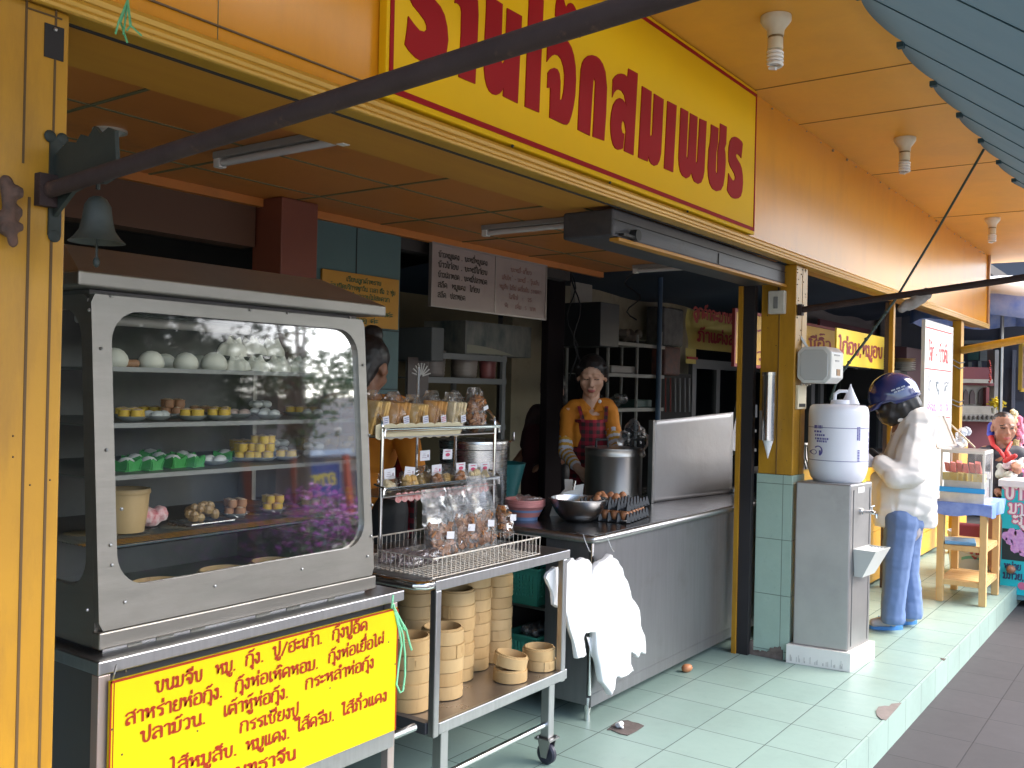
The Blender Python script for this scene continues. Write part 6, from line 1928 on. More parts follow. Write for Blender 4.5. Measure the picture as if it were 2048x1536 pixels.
ink(mb, 'ลูกค้าจะมาขอโต๊ะนั่งเพิ่ม', (xl + .05, y - .018, zt - (zt - zb) * .2), (1, 0, 0), (0, 0, 1), (zt - zb) * .26, .24, width=(xr - xl) * .97)
ink(mb, 'ถ้าแต่งสวยที่ไร่', (xl + .12, y - .018, zb + (zt - zb) * .2), (1, 0, 0), (0, 0, 1), (zt - zb) * .26, .2, width=(xr - xl) * .92)
mb.box(xl, y - .008, q[4].z + .03, q[3].x, y - .002, q[4].z + .045)
mb.build('lettering', M('banner_red', (.42, .05, .05), .7), t)
# ------------------------------------------------------------------ water cooler with its tank
ca, cb, cc = Vector((5.012, 1.771, 0)), Vector((5.054, 1.446, 0)), Vector((5.399, 1.415, 0))
WC = thing('water_cooler', (5.22, 1.6, 0), 'steel water cooler cabinet on a white base with a tap and drip tray', 'water cooler')
def quadbox(mb, P, z0, z1):
    mb.slab([Vector((p.x, p.y, z0)) for p in P], (0, 0, z1 - z0))
cd = ca + (cc - cb)
cen = (ca + cb + cc + cd) / 4
def inset(P, k): return [cen + (p - cen) * k for p in P]
base = [cb, cc, cd, ca]
mb = MB(); quadbox(mb, base, .001, .098)
mb.mi = 1
for k in range(26):
    s = random.random() ** 1.4
    p = ca.lerp(cb, .06 + .9 * s)
    hh = random.uniform(.01, .04)
    q = p + (ca - cb).normalized() * .0025
    off = Vector((-.0012, -.0001, 0))
    mb.slab([p + off + Vector((0, 0, .012)), q + off + Vector((0, 0, .012)), q + off + Vector((0, 0, .012 + hh)), p + off + Vector((0, 0, .012 + hh))], (.001, 0, 0))
mb.build('base', [M('base_white', (.72, .70, .66), .5, c2=(.66, .64, .6), scale=8), M('base_scratch', (.42, .4, .38), .7)], WC)
body = inset(base, .865)
zc = at(1705, 970, x=5.075).z
mb = MB(); quadbox(mb, body, .099, zc); mb.build('cabinet', M('cooler_steel', (.44, .425, .42), .4, metal=.85, c2=(.33, .32, .32), scale=2, rvar=.08, bump=.04, bscale=3, dirt=(.26, .25, .25), dscale=3, dlo=.55, dhi=.9, bdist=.02), WC, bevel=.008)
bfl, bfr = body[0], body[1]           # front edge (faces the street)
fd = (bfr - bfl).normalized(); fnv = Vector((fd.y, -fd.x, 0))
mb = MB()
for s in (.12, .88): mb.bar(bfl.lerp(bfr, s) + fnv * .0015 + Vector((0, 0, .12)), bfl.lerp(bfr, s) + fnv * .0015 + Vector((0, 0, zc - .03)), .004, .003, up=fnv)
mb.box(0, 0, 0, .0001, .0001, .0001) if False else None
mb.build('door_line', M('groove_steel', (.2, .2, .2), .5, metal=.5), WC)
def fpt(s, z, off=0.0): return bfl.lerp(bfr, s) + fnv * off + Vector((0, 0, z))
zt_ = at(1722, 1023, x=5.2).z
mb = MB(); m = Matrix((fd, Vector((0, 0, 1)), fnv)).transposed()
mb.lathe([(.001, 0), (.017, 0), (.017, .012), (.009, .014), (.009, .06), (.001, .061)], fpt(.45, zt_), 16, m)
mb.lathe([(.011, .05), (.012, .075), (.011, .078), (.001, .078)], fpt(.45, zt_), 14, m)
mb.tube([fpt(.45, zt_, .07), fpt(.45, zt_ - .006, .085), fpt(.45, zt_ - .03, .088)], .007, 8)
mb.tube([fpt(.45, zt_ + .005, .062), fpt(.45, zt_ + .03, .062)], .004, 8)
mb.tube([fpt(.36, zt_ + .032, .062), fpt(.54, zt_ + .032, .062)], .0045, 8)
mb.build('tap', m_chrome, WC)
mb = MB()
z0, z1 = at(1722, 1150, x=5.2).z, at(1722, 1095, x=5.2).z
def trayp(k):
    w, d, z = ((.30, .045, z0), (.36, .12, z1))[k]
    return [fpt(.5 - w, z, .002), fpt(.5 + w, z, .002), fpt(.5 + w, z, d), fpt(.5 - w, z, d)]
A, Bq = trayp(0), trayp(1)
mb.face(A[::-1])
for k in range(4): mb.face([A[k], A[(k + 1) % 4], Bq[(k + 1) % 4], Bq[k]])
C = [Bq[0] + fnv * .006 + fd * .006, Bq[1] + fnv * .006 - fd * .006, Bq[2] - fnv * .006 - fd * .006, Bq[3] - fnv * .006 + fd * .006]
for k in range(4): mb.face([Bq[k], Bq[(k + 1) % 4], C[(k + 1) % 4], C[k]])
mb.face([p + Vector((0, 0, -.012)) for p in C])
for k in range(4): mb.face([C[k], C[(k + 1) % 4], C[(k + 1) % 4] + Vector((0, 0, -.012)), C[k] + Vector((0, 0, -.012))])
for k in range(6): mb.slab([C[0].lerp(C[3], (k + .3) / 6) + Vector((0, 0, -.011)), C[1].lerp(C[2], (k + .3) / 6) + Vector((0, 0, -.011)), C[1].lerp(C[2], (k + .55) / 6) + Vector((0, 0, -.011)), C[0].lerp(C[3], (k + .55) / 6) + Vector((0, 0, -.011))], (0, 0, .006))
mb.build('drip_tray', M('tray_plastic', (.62, .62, .6), .35), WC)
mb = MB(); mb.slab([fpt(.3, zc - .05, .001), fpt(.6, zc - .05, .001), fpt(.6, zc - .02, .001), fpt(.3, zc - .02, .001)], fnv * .001); mb.build('sticker', M('white_case', (.68, .68, .66), .35), WC)

# the tank
tc = at(1675, 942, d=5.18); tc.z = zc + .001
dt = (tc - EYE).dot(FW)
R = 57.5 * dt / 1900
Ht = (942 - 790) * dt / 1900
TK = thing('water_tank', tc, 'round white plastic water tank with blue printing on top of the cooler', 'water tank')
m_tank = M('tank_plastic', (.78, .79, .86), .3, c2=(.74, .75, .82), scale=3, coat=.2)
prof = [(.001, 0), (R * .80, 0), (R * .9, .02), (R * .97, .06), (R, .09), (R, Ht - .055), (R * .985, Ht - .03), (R * .95, Ht - .012), (R * .88, Ht - .002), (R * .8, Ht), (R * .3, Ht + .004), (.001, Ht + .004)]
mb = MB(); mb.lathe(prof, tc, 48); mb.build('tank_body', m_tank, TK)
mb = MB(); mb.lathe([(R + .0005, Ht * .275), (R + .0025, Ht * .279), (R + .0005, Ht * .284)], tc, 48); mb.lathe([(R + .0005, Ht * .70), (R + .0025, Ht * .704), (R + .0005, Ht * .709)], tc, 48); mb.build('ribs', M('tank_line', (.2, .2, .34), .5), TK)
hx = tc + RT * (.02) + Vector((0, 0, Ht + .004))
mb = MB(); mb.lathe([(.055, 0), (.05, .022), (.0, .024)], hx - RT * .01, 20); mb.build('cap', m_tank, TK)
mb = MB(); mb.tube([hx - RT * .045 + Vector((0, 0, .0)), hx - RT * .042 + Vector((0, 0, .055)), hx - RT * .02 + Vector((0, 0, .07)), hx + RT * .02 + Vector((0, 0, .07)), hx + RT * .035 + Vector((0, 0, .04))], .010, 10); mb.build('handle', m_tank, TK)
mb = MB(); mb.lathe([(.05, 0), (.047, .004), (.006, .095), (.003, .11), (.001, .11)], tc + RT * .062 + Vector((0, 0, Ht + .003)), 24); tag(mb.build('funnel', m_tank), 'white plastic cone standing upside down on the water tank', 'funnel')
# blue printing wrapped on the tank
vang = math.atan2(-FW.y, -FW.x)
def wrap(px, z, r=R + .0012):
    """px: signed distance from the silhouette centre as seen from the street, in units of R"""
    a = vang + math.asin(max(-1, min(1, px)))
    return Vector((tc.x + r * cos(a), tc.y + r * sin(a), tc.z + z))
mb = MB()
def patchw(u0, u1, z0, z1):
    n = 4
    for k in range(n):
        a, b = u0 + (u1 - u0) * k / n, u0 + (u1 - u0) * (k + 1) / n
        mb.face([wrap(a, z0), wrap(b, z0), wrap(b, z1), wrap(a, z1)])
def zt2(v): return (942 - v) * dt / 1900
def pu(u): return (u - 1675) / 57.5
for v, u0, u1 in ((834, 1621, 1631), (843, 1621, 1630), (850, 1622, 1635), (857, 1622, 1641), (862, 1624, 1638)):
    x = u0
    while x < u1:
        w = random.uniform(1.2, 3)
        patchw(pu(x), pu(min(x + w, u1)), zt2(v + (3.2 if v == 834 else 1.9)), zt2(v - (3.2 if v == 834 else 1.9)))
        x += w + .8
for u, v0, v1 in ((1694, 832, 856), (1698, 832, 858)):
    v = v0
    while v < v1:
        h = random.uniform(1.2, 2.6); patchw(pu(u - 1.5), pu(u + 1.5), zt2(v + h), zt2(v)); v += h + .5
for v in range(877, 900, 3): patchw(pu(1694), pu(1699), zt2(v + 1.8), zt2(v))
def ringw(u, v, ru, rv, a0, a1, th=1.2):
    n = 12
    for k in range(n):
        a, b = a0 + (a1 - a0) * k / n, a0 + (a1 - a0) * (k + 1) / n
        mb.face([wrap(pu(u + ru * cos(q)), zt2(v - rv * sin(q))) if j < 2 else wrap(pu(u + (ru - th) * cos(q)), zt2(v - (rv - th) * sin(q))) for j, q in enumerate((a, b, b, a))])
ringw(1626, 881, 6, 10, -1, 2.4, 2); ringw(1621, 884, 3.4, 5, 0, 6.28, 1); patchw(pu(1627), pu(1629.5), zt2(890), zt2(880))
for k in range(4): ringw(1726.2 - (k % 2), 846 + 12 * k, 3.4, 5 - (k % 2), 0, 5.5, 1.3)
mb.build('blue_print', M('blue_print', (.10, .09, .34), .5), TK)
# bits on the cooler top: green cords, yellow scrap
mb = MB()
for k in range(4):
    a = at(1608 + 3 * k, 890, d=5.4); mb.tube([a, at(1606 + 5 * k, 915, d=5.35), at(1612 + 6 * k, 938, d=5.3)], .004, 6)
tag(mb.build('cord_bundle', M('dark_green_cord', (.04, .07, .065), .7)), 'bundle of dark green cords hanging behind the left side of the water tank', 'cords')
c = at(1722, 947, d=5.12); c.z = zc + .001
mb = MB(); mb.slab([c, c + fd * .05, c + fd * .03 + Vector((0, 0, .028))], fnv * .01); mb.box(c.x - .03, c.y, zc + .0005, c.x + .06, c.y + .03, zc + .006)
tag(mb.build('paper_scrap', M('yellow_scrap', (.75, .65, .05), .6)), 'small yellow folded scrap on top of the water cooler', 'scrap')

# ------------------------------------------------------------------ low wall of yellow boards along the next stall
YW = thing('yellow_board_wall', (8, 1.98, 0), 'low wall of yellow horizontal boards behind the customer and the wooden table', 'low wall')
mb = MB()
for k in range(5): mb.box(5.40, 1.975 + .002 * (k % 2), .03 + .19 * k, 11, 2.01, .03 + .19 * k + .186)
mb.build('boards', M('board_paint', (.68, .38, .035), .4, c2=(.62, .33, .035), scale=3, dirt=(.4, .22, .05), dscale=6, dlo=.6, dhi=.85), YW)
mb = MB(); mb.box(5.3, 1.96, .975, 11, 2.2, .99); mb.build('ledge', m_steeld, YW)
mb = MB(); mb.box(at(1600, 840, y=2.1).x, 2.06, .992, at(1640, 840, y=2.1).x, 2.09, 1.12); tag(mb.build('white_bar', M('white_case', (.68, .68, .66), .35)), 'white bar standing on the ledge just behind the water tank', 'bar')
# dark stall counter gear behind: boxes, trays, stacked plates
def sb(u0, u1, v0, v1, y, dep, mat, label, cat, name):
    a, b = at(u0, v1, y=y), at(u1, v0, y=y)
    mb = MB(); mb.box(a.x, y, a.z, b.x, y + dep, b.z)
    return tag(mb.build(name, mat, bevel=.01), label, cat)
t = thing('plate_stack', at(1790, 735, y=2.3), 'stack of yellow rimmed plates behind the helmet of the customer', 'plates')
for k in range(7):
    c = at(1798, 738, y=2.45); c.z = at(1798, 738, y=2.45).z + .018 * k - .02
    mb = MB(); mb.lathe([(.001, 0), (.10, 0), (.16, .014), (.155, .016), (.09, .004), (.001, .004)], c, 24); mb.build('plate', M('rim_plate', (.5, .35, .15), .4) if k > 4 else M('white_plate', (.5, .48, .44), .3), t)
sb(1785, 1815, 742, 800, 2.4, .5, m_dark, 'dark cupboard under the stack of plates behind the customer', 'cupboard', 'cupboard')
sb(1812, 1850, 700, 790, 2.7, .4, M('dark_red_box', (.1, .04, .05), .5), 'dark red box behind the white menu stand', 'box', 'crate')
sb(1790, 1850, 625, 690, 3.4, .2, M('grey_boards2', (.26, .22, .22), .7, c2=(.2, .17, .17), scale=3, stretch=(.3, 1, 8)), 'grey pink boards above the stall behind the helmet', 'boards', 'wall_boards')
# ------------------------------------------------------------------ white menu stand
ym = 1.75
xa, xb_ = at(1850, 700, y=ym).x, at(1904, 700, y=ym).x
zt = at(1876, 651, y=ym).z; zb = .92
MS = thing('menu_stand', ((xa + xb_) / 2, ym, 0), 'tall white menu panel with red rules tied to the far yellow post', 'menu panel')
mb = MB(); mb.box(xa, ym, .55, xb_, ym + .02, zt); mb.build('panel', M('menu_panel', (.8, .79, .78), .4), MS)
mb = MB()
for bx in ((xa - .02, .55, xa, zt + .02), (xb_, .55, xb_ + .02, zt + .02), (xa, zt, xb_, zt + .02)): mb.box(bx[0], ym - .004, bx[1], bx[2], ym + .024, bx[3])
mb.build('frame', M('grey_frame', (.5, .5, .47), .5), MS)
hz_ = zt - zb; wz = xb_ - xa
mb = MB()
for f in (.035, .33, .69, .90): mb.box(xa + .02 * wz, ym - .002, zt - hz_ * f - .006, xb_ - .03 * wz, ym + .001, zt - hz_ * f + .006)
ink(mb, 'โจ๊ก - ข้าวต้ม', (xa + wz * .12, ym, zt - hz_ * .27), (1, 0, 0), (0, 0, 1), hz_ * .10, .17, width=wz * .74)
mb.build('lettering', M('stand_red', (.55, .06, .07), .6), MS)
mb = MB(); ink(mb, 'ไก่ . หมู . ปลา', (xa + wz * .12, ym, zt - hz_ * .49), (1, 0, 0), (0, 0, 1), hz_ * .075, .17, width=wz * .78); mb.build('lettering', M('stand_blue', (.12, .16, .2), .6), MS)
mb = MB(); ink(mb, 'เครื่องใน - ไข่ - ขิง', (xa + wz * .08, ym, zt - hz_ * .64), (1, 0, 0), (0, 0, 1), hz_ * .055, .15, width=wz * .82); mb.build('lettering', M('stand_purple', (.3, .12, .34), .6), MS)
mb = MB(); ink(mb, 'ใส่ห่อ   เพิ่ม  5  บาท', (xa + wz * .1, ym, zt - hz_ * .81), (1, 0, 0), (0, 0, 1), hz_ * .045, .15, width=wz * .8); mb.build('lettering', M('stand_teal', (.25, .5, .5), .6), MS)

# ------------------------------------------------------------------ wooden table with the fruit case
wx0, wx1, wy0_, wy1_ = 7.215, 7.76, 1.165, 1.485
m_pine = M('pine_wood', (.62, .42, .19), .55, c2=(.52, .32, .13), scale=5, stretch=(2, 2, .4), dirt=(.34, .18, .07), dscale=5, dlo=.6, dhi=.8, bump=.08, bscale=20)
WT = thing('wooden_table', ((wx0 + wx1) / 2, (wy0_ + wy1_) / 2, 0), 'unpainted pine table with two slatted shelves and a blue printed cloth', 'table')
wz_ = .685
for x in (wx0, wx1 - .05):
    for y in (wy0_, wy1_ - .045):
        mb = MB(); mb.box(x, y, .001, x + .05, y + .045, wz_); mb.build('leg', m_pine, WT, bevel=.003)
mz = at(1915, 1095, x=wx0).z; lz = at(1915, 1165, x=wx0).z
for z, lab in ((mz, 'slat_shelf'), (lz, 'slat_shelf')):
    mb = MB()
    for k in range(5): mb.box(wx0 + .052 + .089 * k, wy0_ + .01, z, wx0 + .052 + .089 * k + .083, wy1_ - .01, z + .012)
    mb.box(wx0 + .008, wy0_ + .046, z - .024, wx0 + .03, wy1_ - .046, z + .0115); mb.box(wx1 - .03, wy0_ + .046, z - .024, wx1 - .008, wy1_ - .046, z + .0115)
    mb.box(wx0 + .051, wy0_ + .008, z - .024, wx1 - .051, wy0_ + .028, z - .001)
    mb.build(lab, m_pine, WT)
mb = MB(); mb.box(wx0 - .004, wy0_ - .02, wz_, wx1 + .02, wy1_ + .02, wz_ + .016); mb.build('table_top', m_pine, WT)
m_cloth = M('blue_cloth', (.06, .13, .48), .5, c2=(.25, .36, .72), scale=7)
mb = MB(); mb.box(wx0 - .012, wy0_ - .028, wz_ + .0165, wx1 + .028, wy1_ + .028, wz_ + .019)
mb.grid(lambda s, w: (wx0 - .014, wy0_ - .028 + (wy1_ - wy0_ + .056) * s, wz_ + .019 - .085 * w * (1 - .12 * sin(s * 7))), 16, 3)
mb.grid(lambda s, w: (wx0 - .014 + (wx1 - wx0 + .045) * s, wy0_ - .030 - .01 * w * sin(11 * s), wz_ + .019 - .09 * w), 16, 3)
tag(mb.build('table_cloth', m_cloth), 'blue flower printed oilcloth hanging over the edge of the pine table', 'tablecloth')
FC = thing('fruit_case', (7.4, 1.33, wz_ + .02), 'small aluminium framed glass case of cut fruit on the pine table', 'fruit case')
fz0, fz1 = wz_ + .02, at(1975, 903, x=7.24).z
fx0, fx1, fy0_, fy1_ = 7.235, 7.56, 1.19, 1.475
m_alu = M('alu_bright', (.6, .6, .58), .4, metal=.5)
mb = MB()
for x in (fx0, fx1 - .014):
    for y in (fy0_, fy1_ - .014): mb.box(x, y, fz0, x + .014, y + .014, fz1)
for z in (fz0, fz1 - .022):
    mb.box(fx0 - .001, fy0_ + .015, z, fx0 + .013, fy1_ - .015, z + .022); mb.box(fx1 - .013, fy0_ + .015, z, fx1 + .001, fy1_ - .015, z + .022)
    mb.box(fx0 + .015, fy0_ - .001, z, fx1 - .015, fy0_ + .013, z + .022); mb.box(fx0 + .015, fy1_ - .013, z, fx1 - .015, fy1_ + .001, z + .022)
mb.build('frame', m_alu, FC)
mb = MB(); mb.box(fx0 - .004, fy0_ - .004, fz0 + .07, fx0 - .0015, fy1_ + .004, fz0 + .105); mb.build('blue_tape', M('blue_tape', (.02, .32, .72), .4), FC)
mb = MB(); mb.box(fx0 - .003, fy0_, fz0 + .001, fx0 - .0016, fy1_, fz0 + .068); mb.build('lower_panel', M('crumpled_foil', (.6, .6, .55), .4, c2=(.45, .45, .42), scale=14, metal=.3), FC)
mb = MB()
for q in (((fx0 + .005, fy0_, 0), (fx0 + .005, fy1_, 0)), ((fx0, fy0_ + .005, 0), (fx1, fy0_ + .005, 0))):
    a, b = Vector(q[0]), Vector(q[1]); mb.face([a + Vector((0, 0, fz0)), b + Vector((0, 0, fz0)), b + Vector((0, 0, fz1)), a + Vector((0, 0, fz1))])
mb.build('glass', film('case_glass', (.97, .97, .97), .04, .03, .06, (.8, .8, .8)), FC)
mb = MB(); mb.box(fx0 + .02, fy0_ + .02, fz0 + .005, fx1 - .02, fy1_ - .02, fz0 + .15); tag(mb.build('ice_block', M('crushed_ice', (.78, .78, .76), .4, c2=(.7, .72, .7), scale=30, bump=.4)), 'white bed of crushed ice inside the fruit case', 'ice')
gz = fz0 + .151
def fruit(fn, mat, label, grp=None):
    mb = MB(); fn(mb)
    return tag(mb.build('cut_fruit', mat, bevel=.003), label, 'fruit', grp)
m_mel = M('melon_red', (.65, .12, .12), .4, c2=(.6, .2, .18), scale=20)
for k in range(6):
    y = 1.215 + .04 * k
    fruit(lambda mb: mb.slab([(7.25 + .03 * (k % 2), y, gz + .055), (7.40, y + .015, gz + .05), (7.34, y + .02, gz + .135 - .012 * (k % 3)), (7.28, y + .01, gz + .12)], (.006, .036, .004)), m_mel, 'slice of red watermelon in the fruit case, %s from the street side' % nm[k], 'watermelon slices')
for k in range(6):
    y = 1.215 + .044 * k
    fruit(lambda mb: mb.obox((7.275, y, gz + .026), (.032, .024, .027), rota('Z', 20 * k)), M('pineapple', (.72, .52, .1), .4, c2=(.7, .6, .3), scale=25), 'yellow fruit piece in the front row of the fruit case, %s from the street side' % nm[k], 'yellow fruit pieces')
# open lid leaning over the case
mb = MB()
L = [at(1851, 834, d=7.35), at(1888, 832, d=7.35), at(1912, 890, d=6.85), at(1876, 897, d=6.8)]
t = thing('case_lid', L[3], 'clear framed lid standing open above the fruit case', 'lid')
mb.slab(L, (.004, 0, 0)); mb.build('lid_sheet', film('lid_sheet', (.95, .95, .95), .05, .06, .45, (.78, .78, .74)), t)
mb = MB()
for a, b in zip(L, L[1:] + L[:1]): mb.bar(a, b, .012, .012)
mb.build('lid_frame', m_alu, t)
mb = MB(); mb.tube([at(1903, 850, d=7.2), at(1950, 895, d=6.7)], .006, 6); tag(mb.build('stick', m_white), 'white stick propping the lid of the fruit case', 'stick')
mb = MB()
c = at(1918, 878, d=7.4)
for k in range(8): mb.ball(c + Vector((random.uniform(-.05, .05), random.uniform(-.05, .05), random.uniform(-.08, .07))), random.uniform(.03, .05), 8)
o = blob('bag', mb, film('pale_clear', (.92, .95, .98), .05, .2, .4, (.75, .8, .85), .7, 30), None, .01, 3, wr=lambda p: .01 * nz(p, 30)); tag(o, 'pale clear bag hanging beside the lid of the fruit case', 'bag')
# blue packet on the middle shelf, bucket and red box behind the table
mb = MB(); mb.obox((7.36, 1.36, mz + .026), (.12, .10, .012), rota('Z', 12)); tag(mb.build('blue_packet', M('blue_packet', (.10, .28, .5), .35, c2=(.16, .36, .58), scale=12), bevel=.006), 'flat blue plastic packet on the upper slat shelf of the pine table', 'packet')
c = at(1958, 1138, d=7.2); c.z = .001; c = at(1960, 1152, z=.001); 
BK = thing('paint_bucket', c + vd * .14, 'white plastic bucket with red and green print behind the pine table', 'bucket')
c = c + vd * .14
db = (c - EYE).dot(FW); R = 46 * db / 1900; hb = (1150 - 1068) * db / 1900
mb = MB(); mb.lathe([(.001, 0), (R * .84, 0), (R * .86, .01), (R * .97, hb * .9), (R, hb * .9), (R, hb), (R * .95, hb), (R * .82, .02)], c, 36); mb.build('bucket_body', M('bucket_white', (.74, .73, .7), .4), BK)
def wrapb(u, z, r):
    a = vang + u
    return Vector((c.x + r * cos(a), c.y + r * sin(a), c.z + z))
mb = MB()
mb2 = MB()
st, w = strokes('ถูกดี')
for P_, closed in st:
    N = len(P_)
    for i in range(N if closed else N - 1):
        a, b = P_[i], P_[(i + 1) % N]
        t_ = (b - a)
        if t_.length < 1e-5: continue
        q = Vector((-t_.y, t_.x)).normalized() * .09
        pts = [a + q, a - q, b - q, b + q]
        mb.face([wrapb(-.55 + p.x * .42, hb * .52 + p.y * hb * .22, R * .94 + .004) for p in pts])
mb.build('red_print', M('bucket_red', (.5, .05, .06), .5), BK)
for k in range(12): mb2.face([wrapb(-.9 + .15 * k, hb * (.36 + .06 * sin(k * .5)), R * .915 + .004), wrapb(-.9 + .15 * (k + 1), hb * (.36 + .06 * sin(k * .5 + .5)), R * .915 + .004), wrapb(-.9 + .15 * (k + 1), hb * (.43 + .06 * sin(k * .5 + .5)), R * .92 + .004), wrapb(-.9 + .15 * k, hb * (.43 + .06 * sin(k * .5)), R * .92 + .004)])
mb2.build('green_print', M('bucket_green', (.2, .5, .38), .5), BK)
mb = MB(); mb.tube([wrapb(-1.5, hb * .93, R + .004), wrapb(-1.5, hb * .7, R + .06), wrapb(0, hb * .42, R + .10), wrapb(1.5, hb * .7, R + .06), wrapb(1.5, hb * .93, R + .004)], .004, 6); mb.build('bail', m_white, BK)
a, b = at(1938, 1072, d=7.6), at(1966, 1050, d=7.6)
mb = MB(); mb.box(a.x, a.y - .1, .3, b.x + .05, a.y + .1, b.z); tag(mb.build('red_crate', M('dull_red', (.28, .04, .06), .6), bevel=.01), 'dull red crate seen between the legs of the pine table', 'crate')
# ------------------------------------------------------------------ sweet stall with the turquoise banner
bxp = 8.17
ya, yb2 = at(2003, 1000, x=bxp).y, .15
zt = at(2003, 972, x=bxp).z; zb = -.06
SS = thing('sweet_stall', (bxp + .35, .7, -.15), 'street stall with a turquoise printed banner on its front and bags of sweets on top', 'stall')
mb = MB(); mb.box(bxp + .02, yb2, -.1, bxp + .7, ya - .005, zt - .01); mb.build('stall_body', M('stall_body', (.15, .3, .34), .6), SS)
mb = MB(); mb.box(bxp - .03, yb2 - .03, zt, bxp + .76, ya + .02, zt + .05); mb.build('stall_top', M('stall_white', (.76, .74, .72), .4), SS)
mb = MB(); mb.box(bxp, yb2, zb, bxp + .01, ya, zt - .025); mb.build('banner', M('turquoise_banner', (.01, .52, .60), .4), SS)
mb = MB(); mb.box(bxp + .011, yb2, zt - .07, bxp + .019, ya + .002, zt - .001); mb.build('blue_rail', M('grey_blue', (.24, .34, .45), .5), SS)
def sink(txt, u, v, size, mat, wt=.2, off=.0015, sx=1.0):
    p = at(u, v, x=bxp)
    mb = MB(); ink(mb, txt, (bxp - off, p.y, p.z), (0, -1, 0), (0, 0, 1), size, wt, sx=sx, lift=.0012)
    mb.build('lettering', mat, SS)
m_pl = M('pink_outline', (.6, .15, .3), .5); m_wl = M('white_letter', (.8, .78, .8), .5); m_bl = M('navy_letter', (.03, .05, .14), .5)
sink('บาบิ๋น', 2008, 996, .10, m_pl, .36); sink('บาบิ๋น', 2008, 996, .10, m_wl, .2, .003)
sink('มา เผือก', 2018, 1026, .075, m_pl, .4); sink('มา เผือก', 2018, 1026, .075, m_wl, .18, .003)
sink('ะถูก', 2026, 1048, .075, m_pl, .4); sink('ะถูก', 2026, 1048, .075, m_wl, .18, .003)
sink('หน่าย', 2008, 1137, .042, m_bl, .2); sink('มถ้วย,', 2006, 1156, .046, m_bl, .22)
mb = MB(); a, b = at(2003, 1118, x=bxp), at(2003, 1056, x=bxp); mb.box(bxp - .0018, yb2, a.z, bxp - .0006, ya - .01, b.z); mb.build('dark_print', M('dark_green_print', (.01, .03, .035), .5), SS)
mb = MB()
for u, v, s in ((2012, 1072, 8), (2024, 1066, 9), (2038, 1070, 10), (2020, 1080, 9), (2032, 1082, 10), (2044, 1082, 9), (2030, 1096, 9), (2040, 1096, 9), (2046, 1104, 8)):
    p = at(u, v, x=bxp); r = s * 6.8 / 1900
    for k in range(6):
        a = k * pi / 3 + v
        c = p + Vector((-.0024 - .0003 * k, .5 * r * cos(a), .5 * r * sin(a)))
        mb.slab([c + Vector((0, r * .55 * cos(2 * pi * i / 8), r * .75 * sin(2 * pi * i / 8))) for i in range(8)], (.0002, 0, 0))
mb.build('flower_print', M('purple_flower', (.5, .22, .6), .5, c2=(.68, .45, .75), scale=40), SS)
mb = MB(); p = at(2044, 1172, x=bxp); mb.slab([p + Vector((-.002, .03 * cos(2 * pi * i / 12), .03 * sin(2 * pi * i / 12))) for i in range(12)], (.001, 0, 0)); mb.build('pink_dot', m_pl, SS)
for k, (u, v, col) in enumerate(((2012, 940, (.6, .65, .58)), (2028, 935, (.68, .55, .6)), (2040, 945, (.6, .12, .3)), (2016, 955, (.7, .7, .66)), (2046, 930, (.6, .6, .6)))):
    p = at(u, v, d=7.6)
    mb = MB()
    for j in range(7): mb.ball(p + Vector((random.uniform(-.05, .05), random.uniform(-.05, .05), random.uniform(-.04, .04))), random.uniform(.025, .04), 8)
    o = blob('sweet_bag', mb, M('sweet_bag_%d' % k, col, .35, c2=tuple(c * .8 for c in col), scale=20), None, .01, 2, wr=lambda p: .008 * nz(p, 30))
    tag(o, ('greenish bag of sweets at the left on the turquoise stall', 'pale pink bag of sweets in the middle of the turquoise stall', 'crimson bag of sweets on the turquoise stall', 'white bag of sweets at the front of the turquoise stall', 'grey bag of sweets at the right edge of the picture')[k], 'bag', 'bags on the sweet stall')
# ------------------------------------------------------------------ spirit house, flowers and garlands
SP = thing('spirit_house', at(1955, 1000, d=12), 'pale carved spirit house with maroon roof and arched windows behind the far post', 'spirit house')
m_spw = M('spirit_white', (.46, .43, .38), .7, c2=(.36, .33, .3), scale=8)
m_spm = M('spirit_maroon', (.22, .06, .07), .6)
D = 12.0
def spb(u0, v0, u1, v1, mat, name, dep=.8, d=D):
    a, b = at(u0, v1, d=d), at(u1, v0, d=d)
    mb = MB(); s = vd * dep
    mb.slab([Vector((a.x, a.y, a.z)), Vector((b.x, b.y, a.z)), Vector((b.x, b.y, b.z)), Vector((a.x, a.y, b.z))], s)
    return mb.build(name, mat, SP)
spb(1915, 735, 1984, 758, m_spm, 'roof')
spb(1915, 759, 1986, 765, m_spw, 'cornice', .9, 11.9)
spb(1915, 766, 1988, 770, m_spm, 'roof_trim', .9, 11.95)
spb(1915, 771, 1976, 812, m_spw, 'wall')
spb(1915, 813, 2000, 828, m_spw, 'ledge', .9, 11.9)
spb(1915, 829, 2010, 842, m_spw, 'balcony', .9, 11.8)
spb(1915, 843, 1995, 905, m_spm, 'base')
for k in range(8):
    a = at(1921 + 9 * k, 835, d=11.78); mb = MB(); mb.ball(a, (.02, .02, .03), 8); mb.build('baluster', M('baluster_dark', (.16, .14, .13), .7), SP)
for k, (u, w) in enumerate(((1932, 5), (1945, 5), (1965, 8))):
    c = at(u, 808, d=11.97); s = 12 / 1900
    pts = [c + RT * (x * w * s) + Vector((0, 0, z * s)) for x, z in ((-1, 0), (1, 0), (1, 14 + w), (.6, 20 + w), (0, 24 + w), (-.6, 20 + w), (-1, 14 + w))]
    mb = MB(); mb.slab(pts, vd * .02); mb.build('arched_window', M('window_dark', (.10, .07, .07), .5), SP)
for k in range(3):
    pass
spb(1972, 775, 1979, 812, m_spm, 'pillar', .1, 11.9); spb(1988, 700, 1998, 812, m_spw, 'pillar', .2, 12.1)
